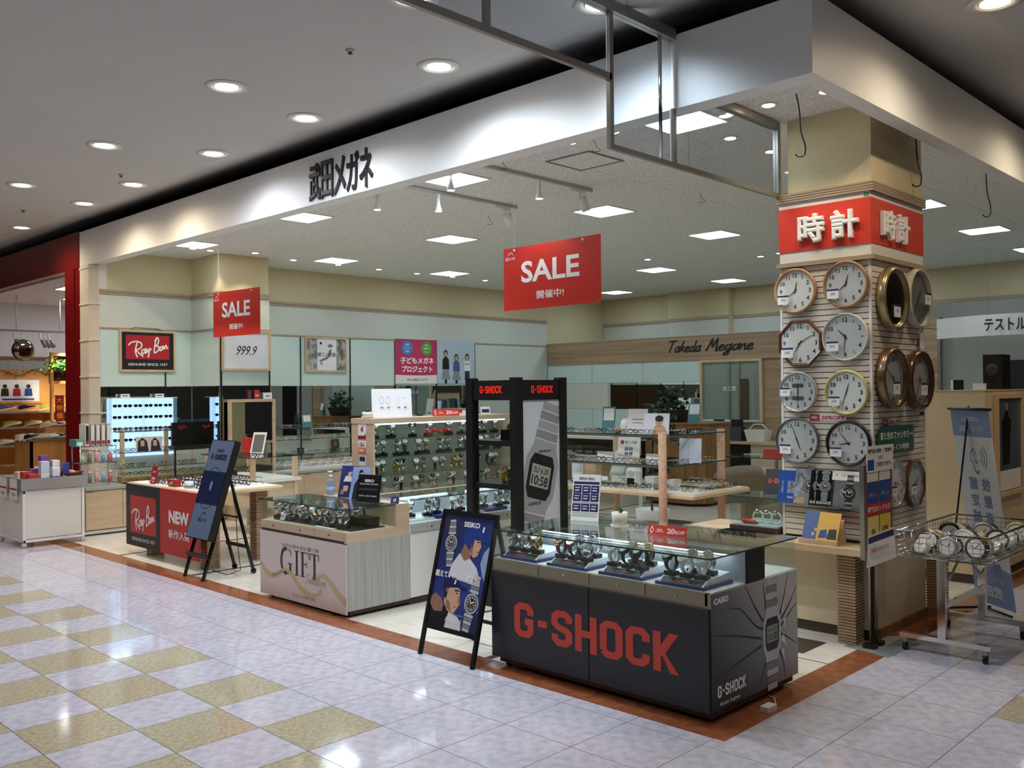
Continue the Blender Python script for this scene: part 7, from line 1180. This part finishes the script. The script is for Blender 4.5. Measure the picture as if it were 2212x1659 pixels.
# ================================================================ hanging glass smoke barrier
t = thing('smoke_barrier', 'hanging glass smoke barrier in a steel frame beside the pillar', 'smoke barrier', (-.87, .6, 3.15)); sx_ = -.87; M_bar = mat('barrier_steel', (164, 160, 152), .35, metal=.6)
def bar(y0, y1, z0, z1, w=.02, nm='frame_bar', m=None): return bx(nm, m or M_bar, t, sx_ - w, sx_ + w, y0, y1, z0, z1)
bar(-2.4, .27, 3.53, 3.57, .014); bar(.25, .285, 3.13, 3.99, .014); bar(.285, .91, 3.13, 3.16, .014); bar(.91, 1.07, 3.13, 3.16, .014); bar(1.07, 2.262, 3.13, 3.16, .014); bar(.89, .925, 3.16, 3.5, .014); MB().cyl((sx_, .77, 3.14), (sx_, .77, 3.99), .012, 10).build('round_rod', M_chrome, t); bar(2.22, 2.262, 3.16, 3.68, .02); bar(-2.4, .905, 3.93, 3.995, .03, 'ceiling_channel'); bar(1.08, 2.2, 3.63, 3.68, .03, 'ceiling_channel'); bar(-.75, -.715, 3.57, 3.93, .014)
bar(-2.4, .25, 3.57, 3.93, .003, 'glass_pane', M_barrier); bar(.285, .76, 3.16, 3.93, .003, 'glass_pane', M_barrier); bar(.78, .89, 3.16, 3.93, .003, 'glass_pane', M_barrier); bar(.925, 1.08, 3.16, 3.49, .003, 'glass_pane', M_barrier); bar(1.08, 2.22, 3.16, 3.63, .003, 'glass_pane', M_barrier)
# ================================================================ hooks hanging from the ceiling
def hook(lab, x, y, z, L, rz=0):
    t = thing('ceiling_hook', lab, 'hook', (x, y, z - L)); c, s = math.cos(rz), math.sin(rz); pts = catmull([(0, 0), (.02, -L * .25), (.03, -L * .6), (.055, -L * .82), (.05, -L * .97), (.015, -L), (-.01, -L * .96)], 5)
    MB().tube([(x + a * c, y + a * s, z + b) for a, b in pts], .005 if L > .2 else .0022, 6).build('rod', M_blk, t); MB().lathe([(.012, z - .006), (.012, z)], (x, y, 0), 10).build('ceiling_cap', M_white, t); return t
hook('long dark hook hanging from the ceiling in front of the pillar top', -.45, 1.72, 3.684, .42, .7); hook('long dark hook hanging behind the side fascia beside the pillar', -.02 - .1, 2.85, 3.684, .50, .7); hook('long dark hook hanging at the far right under the fascia', -.12, 4.4, 3.684, .52, .7)
for k, (x, y, lab) in enumerate(((-3.0, 1.5, 'small ceiling hook near the track light'), (-2.1, 1.62, 'small ceiling hook beside the ceiling hatch'), (-4.9, 3.2, 'small ceiling hook between the ceiling lights, left'), (-2.6, 3.9, 'small ceiling hook between the ceiling lights, right'))): hook(lab, x, y, 3.684, .09, .7)
# ================================================================ ceiling hatch, track lights, recessed spots
t = thing('ceiling_hatch', 'square inspection hatch frame in the store ceiling', 'hatch', (-2.56, 2.08, 3.68)); 
for aa in ((-2.80, -2.32, 1.84, 1.86), (-2.80, -2.32, 2.29, 2.31), (-2.80, -2.78, 1.86, 2.29), (-2.34, -2.32, 1.86, 2.29)): bx('frame_side', M_grey, t, *aa, 3.677, 3.686)
bx('panel', M_tilebd, t, -2.78, -2.34, 1.86, 2.29, 3.682, 3.686)
def spot(parent, x, y, z, lit, big, n):
    if big:
        MB().cyl((x, y, z), (x, y, z - .05), .007, 8).build('stem', M_white, parent); h = MB().cyl((x, y + .02, z - .04), (x + .03, y + .06, z - .17), .045, 16).build('spot_head', M_white, parent)
    else:
        MB().box(x - .012, x + .012, y - .012, y + .012, z - .05, z).build('adapter', M_white, parent); h = MB().lathe([(.015, z - .05), (.018, z - .10), (.034, z - .155), (.036, z - .17)], (x, y, 0), 16).build('spot_head', M_white, parent); MB().disc((x, y, z - .171), .034, X, -Y, 16).build('lamp_glass', M_lampw0, h)
M_lampw0 = emis('spot_glow', (255, 238, 206), 14)
for k, (x, y0, y1, s1, s2) in enumerate(((-4.28, 1.46, 3.02, 1.93, 2.85), (-3.22, 1.47, 2.97, 2.22, 2.80))):
    t = thing('track_light', '%s ceiling track with one lit bulb and one white spot head' % ('left', 'right')[k], 'track light', (x, 2.2, 3.65)); bx('track', mat('track_grey', (190, 188, 180), .4), t, x - .018, x + .018, y0, y1, 3.655, 3.685); bx('gear_box', M_white, t, x - .015, x + .015, s2 - .14, s2 + .06, 3.625, 3.655); spot(t, x, s1, 3.655, 1, 0, 0); spot(t, x, s2, 3.625, 0, 1, 0)
    lamp('SPOT', (x, s1, 3.47), 18, (1, .9, .74), .03, 95, .6, (x, s1, 0))
for k, (x, y) in enumerate(((-4.75, 1.55), (-3.62, 1.5))): t = thing('spot_bulb', 'single lit spot bulb under the front soffit, %s' % ('left', 'right')[k], 'spotlight', (x, y, 3.5)); spot(t, x, y, 3.686, 1, 0, 0); lamp('SPOT', (x, y, 3.505), 14, (1, .9, .74), .03, 95, .6, (x, y, 0))
WALLSPOT = [(-9.15, 1.85), (-9.15, 2.65 - .55), (-9.19, 3.42), (-9.17, 4.19), (-9.18, 4.97), (-9.18, 5.75), (-9.12, 6.48), (-9.12, 7.25)]; SM = [(-7.57, 1.49), (-8.12, 1.52), (-.70, 1.81), (-.97, 1.79), (-1.32, 2.35), (-1.30, 2.95), (-.29, 1.82), (-.30, 3.45), (-2.26, 1.54), (-1.84, 1.55), (-4.37, 8.3), (-5.68, 7.3)]
for k, (x, y) in enumerate([(-8.95, 2.66)] + WALLSPOT + SM):
    lab = 'small recessed spotlight over the wall column' if k == 0 else 'small recessed spotlight in the row along the left wall, %s from the front' % ('first', 'second', 'third', 'fourth', 'fifth', 'sixth', 'seventh', 'eighth')[k - 1] if k < 9 else 'small recessed spotlight ' + ('behind the fascia left of the shop name', 'behind the fascia at the far left', 'in front of the pillar top', 'beside the smoke barrier channel', 'seen through the smoke barrier, upper', 'seen through the smoke barrier, lower', 'at the fascia corner', 'right of the pillar top', 'left of the ceiling hatch', 'behind the hatch near the smoke barrier', 'deep in the store right of the sale sign', 'deep in the store behind the sale sign')[k - 9]
    t = thing('recessed_spot', lab, 'spotlight', (x, y, 3.68), group='small recessed spotlights'); MB().lathe([(.045, 3.686), (.062, 3.686), (.062, 3.681), (.046, 3.679)], (x, y, 0), 20).build('trim_ring', M_white, t); MB().disc((x, y, 3.677), .042, X, -Y, 16).build('lamp_glass', M_lampw0, t)
    if k in (0, 2, 3, 5, 7): lamp('SPOT', (x, y, 3.67), 26, (1, .84, .6), .03, 88, .5, (x - .12, y, 0))
    if k in (11, 13, 15): lamp('SPOT', (x, y, 3.67), 22, (1, .84, .62), .03, 100, .6, (x, y, 0))
for k, (x, y, z) in enumerate(((-2.55, -.35, 4.0), (-7.0, .0, 4.0), (-9.6, -.1, 4.0))): t = thing('sprinkler_head', 'small sprinkler head in the mall ceiling, %s' % ('nearest the smoke barrier', 'in the middle', 'at the far left')[k], 'sprinkler', (x, y, z)); MB().lathe([(.03, z), (.03, z - .006), (.012, z - .008), (.012, z - .025)], (x, y, 0), 14).build('body', M_steel, t); MB().lathe([(.018, z - .026), (.018, z - .029)], (x, y, 0), 12).build('deflector', M_dark, t)
# ================================================================ neighbouring shoe shop on the left
rf = struct('wall_shop_fascia', MB().box(-26, -10.56, .91, 1.06, 3.48, 3.985), M_shopred); struct('wall_shop_pillar', MB().box(-11.07, -10.74, .905, 1.1, 0, 3.48), M_shopred); struct('wall_shop_side', MB().box(-10.74, -10.55, .92, 9, 0, 3.985), M_shopred)
M_shopwall = mat('shop_white_wall', (224, 224, 228), .7); M_pine = mat('pine_wood', (220, 164, 88), .5, rgb2=(200, 140, 70), scale=5, stretch=(1, 1, .2))
SX = -16.0
sw_ = struct('wall_shop_display', MB().box(SX - .3, SX, .9, 6.5, 0, 3.6), M_shopwall); bx('picture_rail', mat('rail_brown', (130, 94, 56), .5), sw_, SX, SX + .05, .9, 6.5, 2.42, 2.47); bx('patterned_band', mat('band_silver', (176, 182, 180), .6, rgb2=(150, 156, 156), scale=30), sw_, SX, SX + .02, .9, 6.5, 2.24, 2.42); bx('pine_back', M_pine, sw_, SX, SX + .02, .9, 6.5, .1, 2.24)
struct('wall_shop_back', MB().box(-26, -10.74, 6.5, 6.7, 0, 3.6), M_shopwall); struct('ceiling_shop', MB().box(-26, -10.74, 1.06, 6.6, 3.46, 3.5), M_shopwall); struct('floor_shop', MB().box(-26, -11.07, 1.0, 6.5, -.02, .004), M_store2); struct('wall_shop_far', MB().box(-26.2, -26, -13, 6.6, 0, 4.0), M_shopwall)
for k, (x, y) in enumerate(((-12.9, 1.75), (-14.4, 2.4), (-15.3, 4.0), (-13.0, 3.6))):
    t = thing('shop_ceiling_light', 'square white light in the shoe shop ceiling', 'ceiling light', (x, y, 3.46), group='shoe shop ceiling lights'); bx('frame', M_white, t, x - .26, x + .26, y - .26, y + .26, 3.45, 3.462); bx('diffuser', emis('shop_panel_glow', (250, 250, 255), 14), t, x - .24, x + .24, y - .24, y + .24, 3.446, 3.4505)
t = thing('shop_light_track', 'grey ceiling hung track with spot heads in the shoe shop', 'track light', (-14.5, 1.9, 2.9)); bx('track', M_grey, t, -14.52, -14.48, 1.1, 2.9, 2.84, 2.87)
for y in (1.35, 2.05, 2.75): MB().cyl((-14.5, y, 2.87), (-14.5, y, 3.455), .012, 8).build('hanger', M_offw, t)
for k, y in enumerate((1.30, 1.72, 1.79, 1.86, 2.28)): h = MB().tube([(-14.5, y, 2.84), (-14.5, y, 2.74), (-14.46, y + .03, 2.68)], .014, 6).build('spot_arm', M_offw, t); MB().cyl((-14.47, y + .03, 2.70), (-14.42, y + .07, 2.58), .035, 12).build('spot_head', M_grey if k < 4 else M_white, h)
lamp('SPOT', (-14.4, 2.3, 2.6), 200, (1, .84, .6), .05, 100, .6, (-15.2, 2.2, 1.0)); lamp('SPOT', (-14.4, 1.4, 2.6), 260, (1, .84, .6), .05, 110, .6, (-16, 1.7, 1.6))
t = thing('round_mirror', 'round convex security mirror hanging in the shoe shop', 'mirror', (-14.4, 1.42, 2.5)); b = MB(); b.lathe([(.17, -.02), (.185, 0), (.15, .035), (.08, .055), (0, .06)], (-14.4, 1.42, 2.52), 24, 'x'); b.build('dome', mat('mirror_tint', (150, 146, 130), .08, metal=1), t); MB().tube([(-14.42, 1.42, 2.52), (-14.48, 1.42, 2.7), (-14.5, 1.42, 2.84)], .01, 6).build('arm', M_offw, t)
# back shelves with shoes
g = thing('shoe_shelves', 'pine wall shelves with sneakers in the shoe shop', 'shelf', (SX + .2, 2.2, .5))
for z in (1.46, 1.18, .85, .5): bx('shelf_board', M_pine, g, SX + .02, SX + .42, 1.0, 3.4, z - .03, z); bx('shelf_edge', M_grey, g, SX + .42, SX + .43, 1.0, 3.4, z - .03, z)
def make_shoe(up, sole):
    t = thing('sneaker', 'sneaker', 'shoe'); pr = [(-.145, 0, .022, .085), (-.135, .0, .036, .098), (-.10, .0, .040, .104), (-.05, .0, .040, .102), (-.005, .0, .042, .090), (.04, .0, .047, .070), (.085, .0, .049, .058), (.125, .0, .040, .050), (.148, 0, .018, .038)]
    b = MB(); vs = []
    for x, _, w, h in pr: vs += [(x, -w, .022), (x, -w * .8, h * .75), (x, -w * .3, h), (x, w * .3, h), (x, w * .8, h * .75), (x, w, .022)]
    fs = [(k * 6 + i, k * 6 + i + 1, k * 6 + 7 + i, k * 6 + 6 + i) for k in range(len(pr) - 1) for i in range(5)] + [tuple(range(5, -1, -1))]; b.add(vs, fs, True).build('upper', up, t)
    MB().prism([(-.15, -.042), (-.02, -.046), (.08, -.056), (.14, -.04), (.16, 0), (.14, .04), (.08, .056), (-.02, .046), (-.15, .042)], (0, 0, 0), X, Y, (0, 0, .026)).build('sole', sole, t); b = MB()
    for i in range(4): b.tube([(-.01 + .022 * i, -.022, .090 - .009 * i), (-.004 + .022 * i, 0, .097 - .010 * i), (-.01 + .022 * i, .022, .090 - .009 * i)], .0035, 5)
    b.build('laces', M_white, t); MB().disc((-.082, 0, .1055), .048, X, Y, 14, .024).build('opening_shade', M_dark, t)  # a dark disc paints the shade inside the shoe
    return Proto(t)
SH = [make_shoe(mat('shoe_white', (226, 228, 228), .5), M_white), make_shoe(mat('shoe_black', (24, 24, 26), .5), M_white), make_shoe(mat('shoe_beige', (206, 180, 146), .6), M_offw), make_shoe(mat('shoe_blue', (60, 80, 120), .5), M_white), make_shoe(mat('shoe_lime', (176, 190, 60), .5), M_white)]; SN = ['white', 'black', 'beige', 'navy blue', 'lime']
k = 0
for z, nm in ((1.46, 'top'), (1.18, 'second'), (.85, 'third')):
    for i in range(6):
        c_ = (i * 3 + k) % 5; SH[c_].put((SX + .26, 1.2 + .36 * i + .1 * (k % 2), z + .03), (0, -.22, 1.0 + random.uniform(-.2, .2)), '%s sneaker on the %s pine shelf of the shoe shop' % (SN[c_], nm), 'sneakers on the %s pine shelf' % nm)
    k += 1
t = thing('framed_print', 'pine framed sports print above the sneakers', 'poster', (SX + .04, 1.85, 1.6)); bx('frame', M_pine, t, SX + .02, SX + .05, 1.42, 2.24, 1.60, 2.08); pr = bx('print', mat('print_paper_white'), t, SX + .05, SX + .053, 1.47, 2.19, 1.64, 2.04)
for i in range(3): MB().disc((SX + .054, 1.60 + .2 * i, 1.92), .04, Y, Z, 12).build('printed_head', M_hair, pr); MB().flat([(1.53 + .2 * i, 1.74), (1.67 + .2 * i, 1.74), (1.66 + .2 * i, 1.88), (1.54 + .2 * i, 1.88)], (SX + .054, 0, 0), Y, Z).build('printed_figure', (M_btext, M_rbred, M_bblue)[i], pr)
MB().rib([(1.55, 1.68), (2.1, 1.68)], .03, (SX + .055, 0, 0), Y, Z).build('printed_line', M_bblue, pr)
# stepped shoe bench and pine tower with greenery
g = thing('shoe_bench', 'low pine bench piled with sandals in the shoe shop', 'bench', (-14.0, 1.6, 0)); bx('bench_top', mat('bench_grey_brown', (128, 108, 88), .5), g, -14.3, -13.5, 1.22, 2.0, 1.0, 1.035); bx('bench_front', M_pine, g, -13.56, -13.52, 1.24, 1.98, 0, 1.0); bx('bench_side', M_pine, g, -14.28, -13.52, 1.24, 1.28, 0, 1.0); bx('riser', M_pine, g, -14.3, -13.9, 1.6, 2.3, 1.035, 1.22)
for i in range(4): 
    for j in range(3): c_ = (i + 2 * j) % 3; SH[(1, 2, 0)[c_]].put((-13.62 - .19 * j, 1.3 + .15 * i, 1.036), (0, -.25, .9 + random.uniform(-.3, .3)), '%s slip-on shoe on the low shoe shop bench' % ('black', 'beige', 'white')[c_], 'shoes on the low bench', .9)
for i in range(5): c_ = i % 3; SH[(2, 1, 0)[c_]].put((-13.98, 1.68 + .13 * i, 1.221), (0, -.2, .9), '%s shoe on the raised step of the bench' % ('beige', 'black', 'white')[c_], 'shoes on the bench riser', .9)
g = thing('pine_display_tower', 'pine display frame with trailing ivy in the shoe shop', 'display', (-14.6, 2.1, 0)); 
for y in (1.93, 2.20): bx('post', M_pine, g, -14.66, -14.58, y, y + .04, 0, 2.5)
for z in (1.95, 2.44, 1.5): bx('cross_rail', M_pine, g, -14.66, -14.58, 1.97, 2.20, z, z + .05)
bx('back_board', M_dark, g, -14.70, -14.67, 1.93, 2.24, 1.95, 2.44); leaves(g, (-14.6, 2.09, 2.2), .17, 160, .08, mat('ivy_green', (70, 140, 60), .5, noise=.3, scale=20), 1.0); leaves(g, (-14.56, 1.93, 2.2), .15, 60, .06, mat('ivy_lime', (130, 170, 60), .5), 1.4, 'trailing_ivy'); bx('base_cabinet', M_pine, g, -14.9, -14.5, 1.95, 2.3, 0, .9)
t = thing('shop_banner', 'narrow red vertical banner with yellow lettering in the shoe shop', 'banner', (-14.2, 1.55 + .35, 1.2)); bx('cloth', M_rbred, t, -14.205, -14.195, 1.86, 2.0, 1.24, 1.74); 
for i, ch in enumerate('大特価'): text(ch, M_ybl, t, (-14.194, 1.93, 1.66 - .13 * i), Y, Z, h=.10, bold=.02)
MB().cyl((-14.2, 1.84, 1.74), (-14.2, 2.02, 1.74), .008, 6).build('rod', M_blk, t)
MB().cyl((-14.2, 1.93, 1.036), (-14.2, 1.93, 1.24), .006, 6).build('pole', M_blk, t)
t = thing('leaf_garland', 'ivy leaf garland along the pine wall of the shoe shop', 'garland', (SX + .05, 1.8, 2.15)); pts = [(SX + .05, 1.1 + .1 * i, 2.17 - .05 * math.sin(i * 1.1)) for i in range(14)]; MB().tube(pts, .006, 5).build('vine', M_leafd, t)
b = MB()
for i in range(50): p = Vector(random.choice(pts)) + Vector((.01, random.uniform(-.05, .05), random.uniform(-.05, .03))); a = random.uniform(0, 6); b.add([p, p + Vector((.01, .04 * math.cos(a), .04 * math.sin(a))), p + Vector((.01, .05 * math.cos(a + .6), .05 * math.sin(a + .6)))], [(0, 1, 2)])
tag(b.build('leaves', M_leafd, t), kind='stuff')
# ================================================================ the mall around: opposite shop fronts seen only in reflections
ow = struct('wall_opposite', MB().box(-26, 9, -13.2, -13, 0, 4.0), mat('opposite_wall', (150, 140, 128), .7)); struct('wall_mall_end', MB().box(9, 9.2, -13, 22, 0, 4.0), mat('mall_end_wall', (150, 146, 140), .7)); struct('wall_mall_far', MB().box(.0, 9, 22, 22.2, 0, 4.0), mat('mall_end_wall'))
for k in range(7):
    x = -23 + 4.4 * k; bx('shop_front', (mat('front_warm', (190, 150, 100), .6), mat('front_dark', (40, 36, 34), .5), mat('front_white', (216, 214, 208), .6))[k % 3], ow, x, x + 3.8, -13.0, -12.95, .1, 2.9); bx('shop_header', (M_shopred, M_white, mat('front_green', (70, 100, 80), .5))[k % 3], ow, x, x + 3.8, -13.0, -12.93, 2.95, 3.6)
# ================================================================ lamps and their fittings
M_lamp = emis('lamp_glow', (255, 252, 246), 22); M_lampw = emis('warm_lamp_glow', (255, 226, 180), 22)
M_cell = emis('panel_glow', (222, 242, 255), PANEL_E)
M_rim = mat('downlight_rim', (222, 220, 214), .35); M_alum = mat('louvre_white', (230, 232, 232), .3)
ORD = ['first', 'second', 'third', 'fourth', 'fifth', 'sixth', 'seventh', 'eighth']
def mall_light(k, x, y, col, p):
    w = col[2] < .8
    lab = 'round mall downlight in the row along the fascia, %s from the right' % ORD[k] if k < 7 else 'round mall downlight in the row nearer the aisle, %s from the right' % ORD[k - 7] if k < 13 else 'round mall downlight beside the side fascia, %s from the corner' % ORD[k - 13] if k < 16 else 'round mall downlight over the open aisle'
    t = thing('ceiling_downlight', lab, 'downlight', (x, y, 4.0), group='mall ceiling downlights')
    MB().lathe([(.10, 4.0), (.155, 4.0), (.155, 3.994), (.10, 3.99), (.095, 4.0)], (x, y, 0), 32).build('trim_ring', M_rim, t)
    MB().disc((x, y, 3.996), .085, X, -Y, 24).build('lamp_glass', M_lampw if w else M_lamp, t)
    if k < 7 or 12 < k < 16: lamp('SPOT', (x, y, 3.985), p * 2.3, col, .04, 162, .9, (x, y, 0))
    else: lamp('SPOT', (x, y, 3.985), p * 1.38, col, .06, 120, .6, (x, y, 0))
    return t
for k, (x, y, c_, p) in enumerate(MALL_LAMPS): mall_light(k, x, y, c_, p)
def panel_light(x, y, i, j):
    t = thing('ceiling_panel_light', 'square ceiling light, %s row from the front, %s from the right' % (ORD[j], ORD[i]), 'ceiling light', (x, y, 3.686), group='square ceiling lights of the store')
    h = .235
    MB().box(x - h - .02, x + h + .02, y - h - .02, y - h, 3.676, 3.69).box(x - h - .02, x + h + .02, y + h, y + h + .02, 3.676, 3.69).box(x - h - .02, x - h, y - h, y + h, 3.676, 3.69).box(x + h, x + h + .02, y - h, y + h, 3.676, 3.69).build('frame', M_alum, t)
    for i in (-1, 1):
        for j in (-1, 1):
            cx, cy = x + i * h / 2, y + j * h / 2; q = h / 2 - .011
            MB().add([(cx - q, cy - q, 3.679), (cx + q, cy - q, 3.679), (cx + q, cy + q, 3.679), (cx - q, cy + q, 3.679), (cx, cy, 3.686)], [(1, 0, 4), (2, 1, 4), (3, 2, 4), (0, 3, 4)]).build('diffuser_cell', M_cell, t)
    return t
for i, x in enumerate(PANEL_X):
    for j, y in enumerate(PANEL_Y):
        panel_light(x, y, i, j)
# prototypes that no shelf used
for _p in PROTOS:
    if not _p.used:
        for _c in list(_p.root.children_recursive) + [_p.root]: bpy.data.objects.remove(_c)
bpy.data.scenes.remove(TS)
